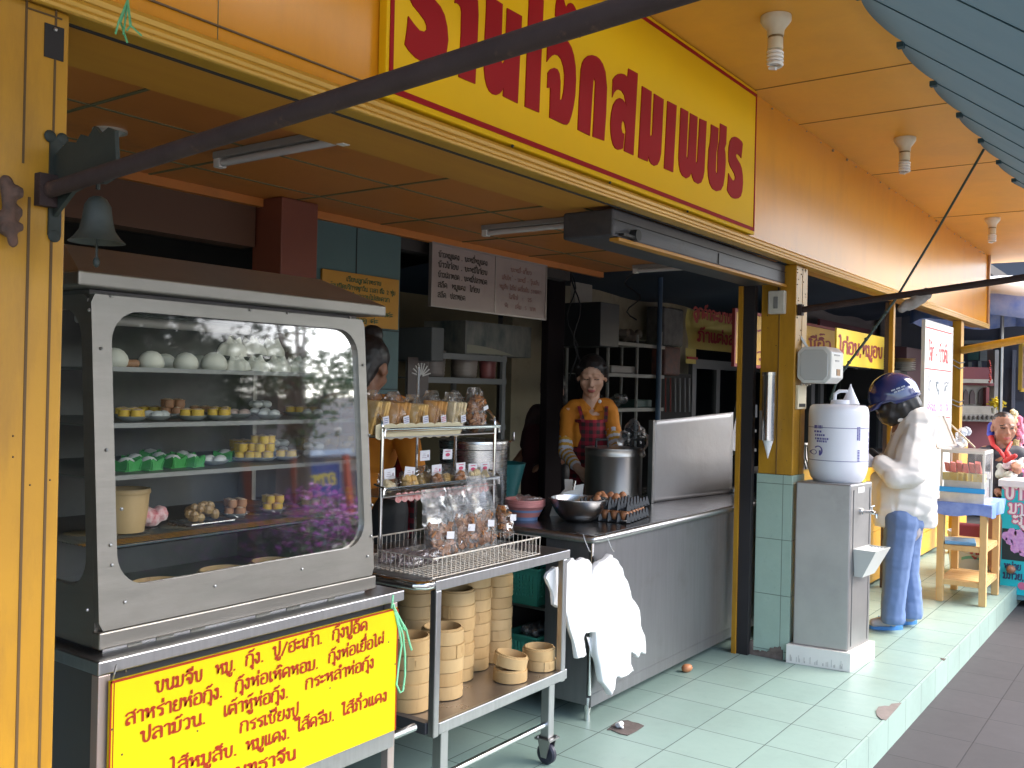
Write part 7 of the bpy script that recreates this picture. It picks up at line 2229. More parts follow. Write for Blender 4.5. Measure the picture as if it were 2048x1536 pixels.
FP = thing('flower_pot', at(1991, 828, d=11.6), 'bunch of yellow flowers in a white cup on the spirit house ledge', 'flowers')
c = at(1987, 827, d=11.7)
mb = MB(); mb.lathe([(.001, 0), (.02, 0), (.03, .07), (.026, .07), (.018, .01)], c, 14); mb.build('cup', m_white, FP)
mb = MB()
for k in range(70):
    q = Vector((random.gauss(0, .035), random.gauss(0, .04), random.gauss(.13, .03)))
    mb.obox(c + q + RT * .03, (.014, .014, .006), Matrix.Rotation(random.random() * 3, 3, Vector((random.random(), random.random(), 1)).normalized()))
mb.build('blooms', M('yellow_flower', (.75, .55, .02), .6), FP)
mb = MB()
for k in range(10):
    a = at(1980 + (k % 3 - 1), 722 + 4.6 * k, d=11.5); mb.ball(a, .012 + .004 * (k > 6), 7)
tag(mb.build('garland', M('red_garland', (.5, .06, .05), .6)), 'thin red flower garland hanging from the spirit house roof', 'garland')
for k, (u, v0, v1, col, lab) in enumerate(((2038, 836, 880, (.7, .2, .3), 'pink flower garland hanging behind the seated man'), (2028, 822, 850, (.75, .6, .35), 'cream flower garland left of the pink one'), (2044, 850, 905, (.68, .3, .4), 'pink and white garland at the right picture edge'), (2034, 880, 910, (.4, .3, .15), 'string of brown and gold ornaments beside the seated man'))):
    mb = MB()
    n = 16
    for j in range(n):
        p = at(u + random.uniform(-4, 4), v0 + (v1 - v0) * j / n, d=9.2); mb.ball(p, random.uniform(.018, .032), 7)
    tag(mb.build('garland', M('garland_%d' % k, col, .7, c2=tuple(min(1, c * 1.4) for c in col), scale=30)), lab, 'garland', 'garlands on the far stall')
# pole with dark top and gold framed picture
t = thing('framed_picture', at(2044, 780, d=11), 'gold framed dark picture at the right edge of the view', 'picture')
a, b = at(2040, 780, d=11), at(2075, 690, d=11)
s = (b - a); s.z = 0
mb = MB(); mb.slab([a, a + s, b, Vector((a.x, a.y, b.z))], vd * .03); mb.build('canvas', M('dark_picture', (.12, .07, .06), .5, c2=(.3, .2, .2), scale=6), t)
mb = MB()
q = [a, a + s, b, Vector((a.x, a.y, b.z))]
for i in range(4): mb.bar(q[i], q[(i + 1) % 4], .03, .04)
mb.build('frame', M('gold_frame', (.55, .36, .06), .35, metal=.4), t)
# ------------------------------------------------------------------ people
m_skin = M('skin', (.46, .25, .16), .5, c2=(.42, .22, .14), scale=14)
m_skinp = M('skin_pale', (.60, .36, .25), .5, c2=(.55, .32, .22), scale=14)
m_skind = M('skin_tan', (.30, .14, .08), .5, c2=(.26, .12, .07), scale=14)
m_hair = M('black_hair', (.012, .011, .012), .4, c2=(.02, .018, .018), scale=40, stretch=(1, 1, .2), bump=.2, bscale=120)
m_lip = M('lip', (.36, .10, .09), .45)
m_eye = M('eye_line', (.02, .013, .01), .4)
def frame(fwd, tilt=0.0, up=(0, 0, 1), roll=0.0):
    """head axes: columns right, forward, up; tilt > 0 looks down"""
    f = Vector(fwd).normalized(); u = Vector(up)
    r = f.cross(u).normalized(); u = r.cross(f).normalized()
    m = Matrix((r, f, u)).transposed()
    return m @ rota('X', -tilt) @ rota('Y', roll)
def head(mb, c, m, s=1.0, neck=None, wide=1.0):
    P = lambda x, y, z: Vector(c) + m @ (Vector((x * wide, y, z)) * s)
    E = lambda x, y, z, a, b, d: mb.ball(P(x, y, z), (a * s * wide, b * s, d * s), 14, m)
    E(0, -.012, .032, .074, .094, .082)
    E(0, .030, -.030, .064, .058, .068)
    E(0, .035, -.070, .044, .045, .040)
    E(0, .062, -.094, .022, .020, .016)
    for q in (-1, 1):
        E(q * .036, .056, -.022, .026, .026, .026)
        E(q * .074, -.004, -.006, .010, .022, .032)
        E(q * .030, .074, .012, .016, .012, .009)
        mb.caps(P(q * .016, .084, .028), .008 * s, P(q * .046, .070, .026), .007 * s)
        E(q * .012, .094, -.030, .009, .010, .008)
    mb.caps(P(0, .084, .018), .008 * s, P(0, .104, -.024), .011 * s)
    E(0, .088, -.055, .022, .012, .007)
    E(0, .086, -.065, .019, .012, .008)
    if neck is not None: mb.caps(P(0, -.02, -.07), .048 * s, neck, .052 * s)
def face_regions(c, m, s=1.0, closed=True):
    mi = m.inverted()
    def L(p): return (mi @ (Vector(p) - Vector(c))) / s
    def lips(p):
        q = L(p); return q.y > .07 and abs(q.x) < .021 and -.071 < q.z < -.051
    def eyes(p):
        q = L(p); z0 = .004 if closed else .010
        return q.y > .055 and .016 < abs(q.x) < .046 and z0 - .0025 < q.z < z0 + (.001 if closed else .006)
    def brows(p):
        q = L(p); return q.y > .05 and .012 < abs(q.x) < .05 and .026 < q.z - .006 * (abs(q.x) < .03) < .034
    return ((lips, 1), (eyes, 2), (brows, 2)) if s > 1.11 or not closed else ((lips, 1), (eyes, 2))
def limb(mb, pts, rad):
    for a, b, r0, r1 in zip(pts, pts[1:], rad, rad[1:]): mb.caps(a, r0, b, r1)
def hand(mb, w, d, palm, s=1.0, curl=.6, side=1):
    """w wrist, d direction of the hand, palm = palm normal; five fingers"""
    d = Vector(d).normalized(); palm = Vector(palm).normalized(); x = d.cross(palm).normalized() * side
    w = Vector(w)
    k = w + d * .075 * s
    for q in (-.028, -.010, .010, .026): mb.caps(w + x * q * .6 * s, .013 * s, k + x * q * s, .011 * s)
    for q, ln in ((-.030, .058), (-.010, .074), (.010, .068), (.028, .050)):
        a = k + x * q * s
        d2 = (d * cos(curl * .7) + palm * sin(curl * .7)); d3 = (d * cos(curl * 1.7) + palm * sin(curl * 1.7))
        b = a + d2 * ln * .5 * s; e = b + d3 * ln * .5 * s
        mb.caps(a, .0092 * s, b, .0084 * s); mb.caps(b, .0084 * s, e, .0070 * s)
    a = w + d * .025 * s - x * .028 * s
    b = a + (d * .6 - x * .7 + palm * .3).normalized() * .034 * s; e = b + (d * .9 + palm * .5).normalized() * .026 * s
    mb.caps(a, .012 * s, b, .0100 * s); mb.caps(b, .0100 * s, e, .0080 * s)

# --- the cook behind the counter
D0 = 5.95
def pc(u, v, d=D0): return at(u, v, d=d)
back = vd; front = -vd
t = thing('person', pc(1180, 1243), 'woman cook in an orange polo and red plaid apron looking down at the stock pot', 'person')
hc = pc(1184, 752, 5.93)
hm = frame((front.x * .98 - RT.x * .12, front.y * .98 - RT.y * .12, 0), 18)
nk = pc(1181, 806)
mb = MB()
head(mb, hc, hm, 1.10, nk, 1.06)
sL, sR = pc(1139, 826), pc(1219, 822)
mb.caps(nk, .06, pc(1181, 830), .07)
limb(mb, [sL, sR], [.055, .055])
for dy in (0,):
    mb.ball(pc(1179, 870), (.15, .10, .16), 14); mb.ball(pc(1178, 930), (.135, .10, .14), 14); mb.ball(pc(1178, 985), (.155, .115, .12), 14)
eL, wL = pc(1131, 905, 5.86), pc(1158, 940, 5.68)
eR, wR = pc(1232, 895, 5.80), pc(1240, 918, 5.62)
limb(mb, [sL, eL, wL], [.047, .038, .026]); limb(mb, [sR, eR, wR], [.047, .038, .026])
hand(mb, wL, (RT * .8 - vd * .5 + Vector((0, 0, -.45))), (RT * .5 + vd * .5), 1.0, .8, 1)
hand(mb, wR, (-RT * .5 - vd * .4 + Vector((0, 0, -.5))), (-RT * .5 + vd * .6), 1.0, .8, -1)
kl = [pc(1158, 1000), pc(1156, 1110), pc(1154, 1222)]; kr = [pc(1200, 1000), pc(1202, 1110), pc(1204, 1222)]
for K_ in (kl, kr): limb(mb, K_, [.085, .058, .04]); mb.caps(K_[2], .04, K_[2] - vd * .13 + Vector((0, 0, -.03)), .03)
blob('body', mb, [m_skinp, m_lip, m_eye], t, .0065, 5, face_regions(hc, hm, 1.10))
m_orange = M('orange_polo', (.62, .22, .015), .8, c2=(.56, .19, .015), scale=9, bump=.2, bscale=40)
mb = MB()
limb(mb, [pc(1150, 818), pc(1212, 815)], [.062, .062]); limb(mb, [sL, sR], [.058, .058])
mb.ball(pc(1179, 872), (.155, .112, .165), 16); mb.ball(pc(1178, 932), (.15, .118, .14), 16); mb.ball(pc(1178, 980), (.165, .13, .10), 16)
limb(mb, [sL, sL.lerp(eL, .62)], [.056, .053]); limb(mb, [sR, sR.lerp(eR, .62)], [.056, .053])
blob('polo_shirt', mb, m_orange, t, .009, 4, wr=lambda p: .006 * nz(p, 11) + .003 * nz(p, 30))
mb = MB()
cz_ = nk + Vector((0, 0, -.0))
for q in (-1, 1):
    a = nk + RT * (.058 * q) + front * .03 + Vector((0, 0, .012)); b = nk + RT * (.012 * q) + front * .095 + Vector((0, 0, -.055)); c = nk + RT * (.075 * q) + front * .085 + Vector((0, 0, -.045)); e = nk + RT * (.062 * q) + back * .05 + Vector((0, 0, .03))
    mb.slab([e, a, b, c], front * .006); mb.slab([e, nk + RT * (.06 * q) + back * .05 + Vector((0, 0, -.02)), c, a], Vector((0, 0, .006)))
mb.build('collar', m_orange, t, bevel=.002)
# striped sleeves: white and yellow rings
mb = MB()
for a, b, r0, r1 in ((sL.lerp(eL, .58), eL, .052, .045), (eL, eL.lerp(wL, .72), .046, .036), (sR.lerp(eR, .58), eR, .052, .045), (eR, eR.lerp(wR, .72), .046, .036)): mb.caps(a, r0, b, r1)
def ring(p):
    best = 9; out = 0
    for a, b, o in ((sL.lerp(eL, .58), eL, 0), (eL, wL, (eL - sL.lerp(eL, .58)).length), (sR.lerp(eR, .58), eR, 0), (eR, wR, (eR - sR.lerp(eR, .58)).length)):
        ab = b - a; tt = max(0, min(1, (Vector(p) - a).dot(ab) / ab.length_squared)); dd = (Vector(p) - a - ab * tt).length
        if dd < best: best = dd; out = o + tt * ab.length
    return int(out / .019) % 2 == 1
blob('striped_sleeves', mb, [M('sleeve_white', (.62, .6, .66), .8), M('sleeve_yellow', (.62, .33, .04), .8)], t, .006, 3, ((ring, 1),))
# plaid apron
def plaid(name, k=22.0):
    n = NT(name)
    tc_ = n.new('ShaderNodeTexCoord'); sp_ = n.new('ShaderNodeSeparateXYZ'); n.link(tc_.outputs['Object'], sp_.inputs[0])
    u = n.math('ADD', n.math('MULTIPLY', sp_.outputs[0], RT.x * k), n.math('MULTIPLY', sp_.outputs[1], RT.y * k))
    v = n.math('MULTIPLY', sp_.outputs[2], k)
    a = n.math('LESS_THAN', n.math('FRACT', n.math('ADD', u, 50)), .5); b = n.math('LESS_THAN', n.math('FRACT', v), .5)
    c = n.mix(n.math('MULTIPLY', n.math('ADD', a, b), .5), (.30, .012, .03), (.035, .018, .02))
    n.set(Base_Color=c, Roughness=.85)
    return n.m
m_plaid = plaid('plaid_apron')
mb = MB()
def apr(s, w):
    v = 838 + 190 * w; half = (30 if w < .08 else 33 + 14 * w)
    u = 1179 + (s - .5) * 2 * half
    bulge = .155 * (1 - (2 * (s - .5)) ** 2 * .55) + .02 * w
    p = pc(u, v) + front * bulge
    return p + front * (.004 * nz(p, 14))
mb.grid(apr, 22, 24)
mb.build('apron', m_plaid, t, solid=.006)
mb = MB()
for u0, u1 in ((1153, 1160), (1207, 1203)):
    mb.slab([pc(u0, 812) + front * .07, pc(u0 + 7, 812) + front * .07, pc(u1 + 7, 842) + front * .15, pc(u1, 842) + front * .15], front * .005)
mb.build('apron_straps', m_plaid, t)
mb = MB()
P = lambda x, y, z: hc + hm @ (Vector((x, y, z)) * 1.10)
mb.ball(P(0, -.012, .044), (.090, .108, .090), 16, hm); mb.ball(P(0, -.09, .06), (.05, .05, .05), 12)
mb.caps(P(-.075, .03, .06), .02, P(-.08, -.02, -.03), .02); mb.caps(P(.075, .03, .06), .02, P(.08, -.02, -.03), .02)
def cuth(o):
    return o
hb_ = blob('hair', mb, m_hair, t, .007, 3, wr=lambda p: .003 * nz(p, 60))
# open the hair in front of the face
me = hb_.data
bm = bmesh.new(); bm.from_mesh(me)
mi_ = hm.inverted(); off = wloc(hb_)
dl_ = [v for v in bm.verts if (lambda q: q.y > .012 and (q.x / .070) ** 2 + ((q.z + .035) / .108) ** 2 < 1)((mi_ @ (v.co + off - hc)) / 1.10)]
bmesh.ops.delete(bm, geom=dl_, context='VERTS'); bm.to_mesh(me); bm.free()
mb = MB(); mb.ball(nk + RT * .05 + front * .09 + Vector((0, 0, .012)), .012, 8); mb.build('white_badge', M('white_paper', (.8, .8, .82), .6), t)

# --- simple figure builder for the two dark helpers
def helper(label, u, vhead, d, facing, shirt, shw, extra=None, tilt=10, hs=1.05):
    t = thing('person', at(u, vhead, d=d) * 1.0, label, 'person')
    h = at(u, vhead, d=d); base = Vector((h.x, h.y, 0)); t.location = base
    s = (h.z + .12) / 1.62
    m = frame(facing, tilt)
    f = Vector(facing).normalized(); r = f.cross(Vector((0, 0, 1))).normalized()
    Q = lambda x, y, z: base + r * x * s + f * y * s + Vector((0, 0, z * s))
    mb = MB()
    head(mb, h, m, hs, Q(0, -.02, 1.36))
    limb(mb, [Q(-.16, -.02, 1.32), Q(.16, -.02, 1.32)], [.055, .055])
    mb.ball(Q(0, -.01, 1.18), (.15, .11, .17), 12); mb.ball(Q(0, 0, .95), (.15, .11, .16), 12)
    for q in (-1, 1):
        limb(mb, [Q(.17 * q, -.02, 1.31), Q(.22 * q, .02, 1.05), Q(.15 * q, .22, .98)], [.045, .036, .026])
        hand(mb, Q(.15 * q, .22, .98), f - r * q * .4, (0, 0, -1), s, .6, q)
        limb(mb, [Q(.09 * q, 0, .88), Q(.09 * q, .01, .48), Q(.09 * q, -.02, .06)], [.085, .056, .038]); mb.caps(Q(.09 * q, -.02, .04), .035, Q(.09 * q, .14, .03), .03)
    blob('body', mb, [m_skind, m_lip, m_eye], t, .009, 4, face_regions(h, m, hs))
    mb = MB()
    limb(mb, [Q(-.15, -.02, 1.33), Q(.15, -.02, 1.33)], [.066, .066]); mb.ball(Q(0, -.01, 1.18), (.17, .13, .18), 12); mb.ball(Q(0, 0, .96), (.17, .13, .14), 12)
    for q in (-1, 1): limb(mb, [Q(.17 * q, -.02, 1.31), Q(.215 * q, .01, 1.10)], [.062, .055])
    blob('shirt', mb, shirt[0], t, .011, 3, wr=lambda p: .006 * nz(p, 12))
    mb = MB()
    for q in (-1, 1): limb(mb, [Q(.09 * q, 0, .9), Q(.09 * q, .01, .48), Q(.09 * q, -.02, .08)], [.105, .08, .06])
    blob('trousers', mb, m_black, t, .011, 3)
    mb = MB()
    def ap(sx, w):
        z = 1.26 - .6 * w; x = (sx - .5) * 2 * (.11 if w < .1 else .16)
        return Q(x, .135 + .03 * (1 - (2 * sx - 1) ** 2), z)
    mb.grid(ap, 10, 10); mb.build('apron', shirt[1], t, solid=.006)
    mb = MB()
    mb.ball(h + m @ Vector((0, -.025, .045)), (.088, .102, .09), 14, m); mb.ball(h + m @ Vector((0, -.05, .14)), (.05, .05, .045), 12); mb.caps(h + m @ Vector((0, -.05, 0)), .075, h + m @ Vector((0, -.06, -.09)), .055)
    blob('hair', mb, m_hair, t, .009, 3, wr=lambda p: .003 * nz(p, 50))
    return t
helper('cook with a black hair bun bending in the dark left of the bread rack', 738, 737, 4.08, (RT.x * .35 + back.x * .9, RT.y * .35 + back.y * .9, 0), (m_orange, m_plaid), 0, tilt=28)
helper('helper in dull dark clothes standing in shadow behind the cook', 1105, 782, 6.5, (-RT.x * .5 + front.x * .6, -RT.y * .5 + front.y * .6, 0), (M('dark_violet_shirt', (.075, .045, .05), .9), M('dark_maroon_apron', (.06, .012, .02), .9)), 0, tilt=22)

# --- the customer at the cooler: blue helmet, cream jacket, jeans
DC = 5.86
def pk(u, v, d=DC): return at(u, v, d=d)
t = thing('person', at(1800, 1258, z=0), 'customer in a dark blue helmet, cream jacket and jeans standing at the water cooler', 'person')
left = -RT
hf = Vector((left.x * .96 + vd.x * .2, left.y * .96 + vd.y * .2, 0))
hm2 = frame(hf, 22)
hc2 = pk(1788, 806)
mb = MB()
head(mb, hc2, hm2, 1.05, pk(1822, 838))
limb(mb, [pk(1818, 860), pk(1812, 960), pk(1806, 1050)], [.10, .115, .12])
limb(mb, [pk(1830, 858, DC - .10), pk(1812, 948, DC - .17), pk(1752, 925, DC - .10)], [.05, .04, .03])
limb(mb, [pk(1826, 856, DC + .14), pk(1800, 940, DC + .2), pk(1750, 915, DC + .12)], [.05, .04, .03])
hand(mb, pk(1752, 925, DC - .10), left, (vd.x, vd.y, 0), 1, .9, 1)
hand(mb, pk(1750, 915, DC + .12), left, (-vd.x, -vd.y, 0), 1, .9, -1)
n1, n2 = DC - .06, DC + .10
a1, a2 = at(1788, 1236, d=n1), at(1822, 1228, d=n2)
limb(mb, [pk(1803, 1052, n1), pk(1793, 1145, n1), a1], [.09, .06, .042]); limb(mb, [pk(1810, 1052, n2), pk(1808, 1145, n2), a2], [.09, .06, .042])
fl1 = at(1785, 1250, z=.03); f1 = at(1748, 1249, z=.03); fl2 = at(1822, 1240, z=.03); f2 = at(1806, 1240, z=.03)
limb(mb, [a1, fl1 + Vector((0, 0, .03)), f1 + Vector((0, 0, .012))], [.042, .04, .028]); limb(mb, [a2, fl2 + Vector((0, 0, .03)), f2 + left * .1 + Vector((0, 0, .012))], [.042, .04, .028])
blob('body', mb, [M('sock_grey', (.42, .38, .40), .7, c2=(.38, .34, .36), scale=10), m_lip, m_eye], t, .008, 4, ((lambda p: p.z > 1.2, 1),)) .data.materials[1] = m_skind  # darker skin tone chosen for the head to keep the face dark
m_jean = M('blue_jeans', (.105, .17, .34), .85, c2=(.15, .22, .40), scale=7, stretch=(1, 1, .35), bump=.3, bscale=70)
mb = MB()
limb(mb, [pk(1802, 1040, n1), pk(1792, 1142, n1), at(1787, 1200, d=n1), at(1786, 1232, d=n1)], [.105, .078, .070, .076])
limb(mb, [pk(1812, 1040, n2), pk(1812, 1142, n2), at(1822, 1200, d=n2), at(1822, 1226, d=n2)], [.105, .078, .068, .072])
mb.ball(pk(1806, 1040), (.13, .13, .12), 14)
jo = blob('jeans', mb, m_jean, t, .009, 3, wr=lambda p: .005 * nz((p.x * .6, p.y * .6, p.z * 1.5), 8) + .0025 * nz((p.x, p.y, p.z * 2), 20))
for v in jo.data.vertices:
    zz_ = v.co.z
    if zz_ < .055: v.co.z = .055
m_jack = M('cream_jacket', (.78, .74, .70), .75, c2=(.74, .70, .66), scale=5, bump=.15, bscale=40)
mb = MB()
limb(mb, [pk(1826, 850), pk(1822, 950), pk(1812, 1000)], [.125, .165, .17]); mb.caps(pk(1832, 990), .12, pk(1838, 1020), .115)
mb.caps(pk(1832, 850, DC - .04), .12, pk(1832, 985, DC - .02), .12); mb.caps(pk(1790, 985, DC), .115, pk(1790, 1015, DC), .125); mb.caps(pk(1826, 1005), .125, pk(1826, 1018), .125)
mb.caps(pk(1812, 842, DC), .085, pk(1836, 838, DC), .085)
limb(mb, [pk(1832, 868, DC - .11), pk(1818, 945, DC - .18), pk(1792, 950, DC - .18), pk(1764, 930, DC - .12)], [.085, .095, .085, .06])
limb(mb, [pk(1828, 864, DC + .15), pk(1806, 940, DC + .2), pk(1766, 925, DC + .13)], [.085, .085, .055])
mb.caps(pk(1758, 960, DC + .05), .05, pk(1756, 1010, DC + .05), .045); mb.caps(pk(1778, 1022, DC), .085, pk(1846, 1026, DC), .09); mb.caps(pk(1778, 1036, DC), .09, pk(1842, 1038, DC), .10)
def wrj(p):
    q = Vector(p)
    return .022 * nz((q.x, q.y, q.z * 1.7), 4.5, 2.0) - .020 * max(0, .25 - abs(nz((q.x * .8 + q.z * .5, q.y * .8, q.z * 1.5), 5.5, 8))) + .003 * nz(q, 16)
jo = blob('jacket', mb, m_jack, t, .009, 3, wr=wrj)
zh_ = pk(1800, 1053).z
for v in jo.data.vertices: v.co.z = max(v.co.z, zh_ + .006 * nz(v.co, 6))
mb = MB()
limb(mb, [pk(1806, 826, DC), pk(1822, 818, DC), pk(1840, 828, DC)], [.03, .04, .03])
mb.caps(pk(1798, 838, DC - .05), .02, pk(1838, 822, DC - .06), .03); mb.caps(pk(1800, 838, DC + .05), .02, pk(1838, 822, DC + .07), .03)
blob('jacket_collar', mb, m_jack, t, .008, 3, wr=lambda p: .004 * nz(p, 20))
mb = MB(); mb.caps(pk(1752, 922, DC + .02), .045, pk(1742, 905, DC + .06), .03); blob('glove', mb, m_black, t, .007, 3)
m_helm = M('helmet_blue', (.018, .03, .135), .14, coat=1.0, c2=(.022, .036, .15), scale=3)
mb = MB()
Q = lambda x, y, z: hc2 + hm2 @ Vector((x, y, z))
def hel(s, w):
    a = 2 * pi * s; ph = w * pi * .5
    r = sin(ph) if w < 1 else 1
    x = .118 * cos(a) * r; y = .148 * sin(a) * r; z = .142 * cos(ph)
    if w > .85:
        z -= .05 * (w - .85) / .15 * (.8 if sin(a) < .3 else .3)
    return Q(x, y - .012, z + .038)
mb.grid(hel, 40, 18)
mb.build('helmet', m_helm, t, solid=.012, merge=.0005)
mb = MB()
mb.grid(lambda s, w: Q(.10 * cos(pi * s) * (1 - .15 * w), .122 + .085 * w * sin(pi * (.15 + .7 * s)) - .05 * (1 - sin(pi * s)), .040 - .035 * w), 18, 5)
mb.build('helmet_peak', m_helm, t, solid=.008)
mb = MB()
for k, (w, z) in enumerate(((.062, .083), (.045, .068))):
    for j in range(14):
        y = -.02 + (j - 7) * w / 10
        rr = math.sqrt(max(0, 1 - ((z - .038) / .142) ** 2))
        x = -.118 * rr * math.sqrt(max(0, 1 - (y / (.148 * rr)) ** 2)) - .0075
        if j % 5 != 4: mb.obox(Q(x, y - .012, z), (.0012, w / 26, .0042), hm2)
mb.build('helmet_print', M('pale_print2', (.55, .58, .66), .4), t)
mb = MB()
limb(mb, [Q(0, -.05, .03), Q(0, -.075, -.05), Q(0, -.07, -.10)], [.095, .08, .045]); mb.ball(Q(0, .0, -.005), (.092, .112, .09), 12); mb.ball(Q(0, .035, -.05), (.08, .092, .085), 10); mb.ball(Q(0, .06, -.01), (.07, .06, .05), 10); mb.caps(Q(-.05, -.02, -.03), .05, Q(-.04, -.04, -.13), .03); mb.caps(Q(.05, -.02, -.03), .05, Q(.04, -.04, -.13), .03)  # front balls are an added black cover that darkens the face
blob('hair', mb, m_hair, t, .008, 3, wr=lambda p: .004 * nz((p.x, p.y, p.z * .3), 60))
m_flip = M('flipflop_blue', (.05, .20, .50), .5)
for c, (a, b, lab) in enumerate(((at(1806, 1258, z=.001), at(1738, 1257, z=.001), ''), (at(1834, 1247, z=.001), at(1790, 1247, z=.001), ''))):
    ax = (b - a); L_ = ax.length if c == 0 else .235; ax.normalize(); sx = Vector((ax.y, -ax.x, 0))
    out = []
    for k in range(20):
        q = 2 * pi * k / 20; yy = .5 + .5 * cos(q)
        out.append(a + ax * (L_ * (1 - yy)) + sx * (.044 * sin(q) * (1 - .18 * yy)))
    mb = MB(); mb.slab(out, (0, 0, .022)); sl_ = mb.build('flip_flop', m_flip, t)
    mb = MB()
    toe = a + ax * L_ * .82 + Vector((0, 0, .03))
    for q in (-1, 1): mb.tube([toe, a + ax * L_ * .66 + sx * q * .03 + Vector((0, 0, .066)), a + ax * L_ * .42 + sx * q * .044 + Vector((0, 0, .024))], .007, 6)
    mb.build('strap', m_flip, sl_)

# --- the man seated at the far stall
DM = 7.8
t = thing('person', at(2000, 1100, d=DM), 'man in a black jacket with red and blue collar sitting behind the sweet stall', 'person')
def pmn(u, v, d=DM): return at(u, v, d=d)
hc3 = pmn(2008, 856); hm3 = frame(Vector(((EYE - hc3).x, (EYE - hc3).y, 0)).normalized() + RT * .28, 8)
mb = MB(); head(mb, hc3, hm3, 1.12, pmn(2000, 893), 1.08)
limb(mb, [pmn(1972, 905), pmn(2034, 905)], [.06, .06]); mb.ball(pmn(2003, 950), (.17, .12, .2), 14); mb.ball(pmn(2003, 1010), (.17, .14, .15), 14)
limb(mb, [pmn(1970, 908), pmn(1966, 975), pmn(2000, 985, DM - .25)], [.055, .045, .03]); limb(mb, [pmn(2036, 908), pmn(2044, 970), pmn(2030, 930, DM - .3)], [.055, .045, .03])
hand(mb, pmn(2000, 985, DM - .25), front, (0, 0, -1), 1.05, .8, 1); hand(mb, pmn(2030, 930, DM - .3), front - RT * .4, (0, 0, -1), 1.05, .8, -1)
for q, u in ((-1, 1988), (1, 2022)):
    limb(mb, [pmn(u, 1030), pmn(u, 1040, DM - .42), pmn(u, 1130, DM - .45)], [.085, .065, .045]); mb.caps(pmn(u, 1138, DM - .45), .04, pmn(u, 1140, DM - .6), .03)
blob('body', mb, [m_skind, m_lip, m_eye], t, .008, 4, face_regions(hc3, hm3, 1.12, False))
mb = MB(); limb(mb, [pmn(1976, 908), pmn(2032, 908)], [.075, .075]); mb.ball(pmn(2003, 955), (.195, .145, .21), 14); mb.ball(pmn(2003, 1005), (.195, .15, .12), 14)
limb(mb, [pmn(1970, 910), pmn(1966, 975), pmn(1990, 984, DM - .18)], [.075, .064, .05]); limb(mb, [pmn(2036, 910), pmn(2044, 970), pmn(2034, 940, DM - .2)], [.075, .064, .05])
blob('jacket', mb, M('black_jacket', (.022, .022, .032), .7), t, .011, 3, wr=lambda p: .008 * nz(p, 10))
m_redc = M('red_collar', (.52, .03, .03), .6); m_bluec = M('blue_collar', (.04, .06, .40), .6)
mb = MB(); limb(mb, [pmn(1982, 872, DM + .06), pmn(1986, 890, DM - .04), pmn(2000, 902, DM - .13), pmn(2008, 916, DM - .17)], [.026, .018, .015, .012]); limb(mb, [pmn(2022, 885, DM - .02), pmn(2014, 900, DM - .12), pmn(2008, 916, DM - .17)], [.015, .014, .012]); blob('red_collar', mb, m_redc, t, .008, 2)
mb = MB(); limb(mb, [pmn(1984, 852, DM + .12), pmn(1981, 868, DM + .06)], [.035, .03]); blob('blue_collar', mb, m_bluec, t, .008, 2)
mb = MB(); limb(mb, [pmn(2014, 905, DM - .15), pmn(2022, 918, DM - .2)], [.02, .024]); limb(mb, [pmn(2010, 922, DM - .22), pmn(2030, 912, DM - .3)], [.02, .02]); blob('red_cuff', mb, m_redc, t, .008, 2)
mb = MB(); mb.ball(hc3 + hm3 @ Vector((0, -.025, .052)), (.086, .104, .082), 14, hm3); mb.ball(hc3 + hm3 @ Vector((0, -.06, .01)), (.076, .06, .06), 12, hm3)
blob('hair', mb, m_hair, t, .007, 3, wr=lambda p: .002 * nz(p, 70))
c = pmn(2003, 1100); c.z = -.15
mb = MB()
for sx, sy in ((-1, -1), (1, -1), (1, 1), (-1, 1)): mb.tube([c + RT * .15 * sx + vd * .15 * sy, c + RT * .13 * sx + vd * .13 * sy + Vector((0, 0, .40))], .014, 8)
mb.obox(c + Vector((0, 0, .415)), (.17, .17, .014), rota('Z', 30)); tag(mb.build('stool', m_redc), 'red plastic stool the man sits on behind the stall', 'stool')
# ------------------------------------------------------------------ beyond the shop: neighbours and the other side of the street
NB = thing('neighbour_shop', (15, 4, 0), 'dark slate grey neighbouring shop with pale boarded gable beyond the far yellow post', 'shop')
m_nb = M('slate_wall', (.10, .105, .13), .7, c2=(.07, .075, .1), scale=2)
mb = MB(); mb.box(14, 1.0, -.15, 30, 9, 2.62); mb.build('walls', m_nb, NB)
def nbq(u0, v0, u1, v1, mat, name, off=.03):
    a, b = at(u0, v1, x=14 - off), at(u1, v0, x=14 - off)
    mb = MB(); mb.box(14 - off, min(a.y, b.y), a.z, 14 - .001, max(a.y, b.y), b.z); return mb.build(name, mat, NB)
m_lou = M('pale_boards', (.34, .36, .33), .6, c2=(.26, .28, .26), scale=3, stretch=(1, .3, 9))
nbq(1960, 690, 1985, 722, m_lou, 'louvre'); nbq(1935, 690, 1958, 720, M('green_board', (.05, .13, .11), .6), 'green_board')
nbq(1928, 680, 2000, 688, m_lou, 'beam', .1); nbq(1936, 724, 1942, 742, m_lou, 'mullion', .06); nbq(1956, 722, 1962, 742, m_lou, 'mullion', .06)
nbq(2022, 700, 2030, 850, M('grey_pole', (.22, .22, .25), .6), 'pole', .12); nbq(1998, 640, 2003, 830, M('grey_pole', (.22, .22, .25), .6), 'pole', .1)
nbq(2010, 735, 2048, 800, M('dim_window', (.06, .06, .08), .3), 'window', .02)
mb = MB()
def corr(s, w):
    y = .2 + 8.6 * s
    return (13.2 + 4.5 * w, y, 2.52 + .9 * w + .03 * sin(y * 26))
mb.grid(corr, 200, 2); mb.build('blue_roof', M('blue_corrugated', (.05, .12, .26), .5, c2=(.04, .09, .2), scale=4), NB, solid=.01)
UM = thing('street_umbrella', at(2010, 600, d=10.5), 'white and blue street umbrella over the far stalls', 'umbrella')
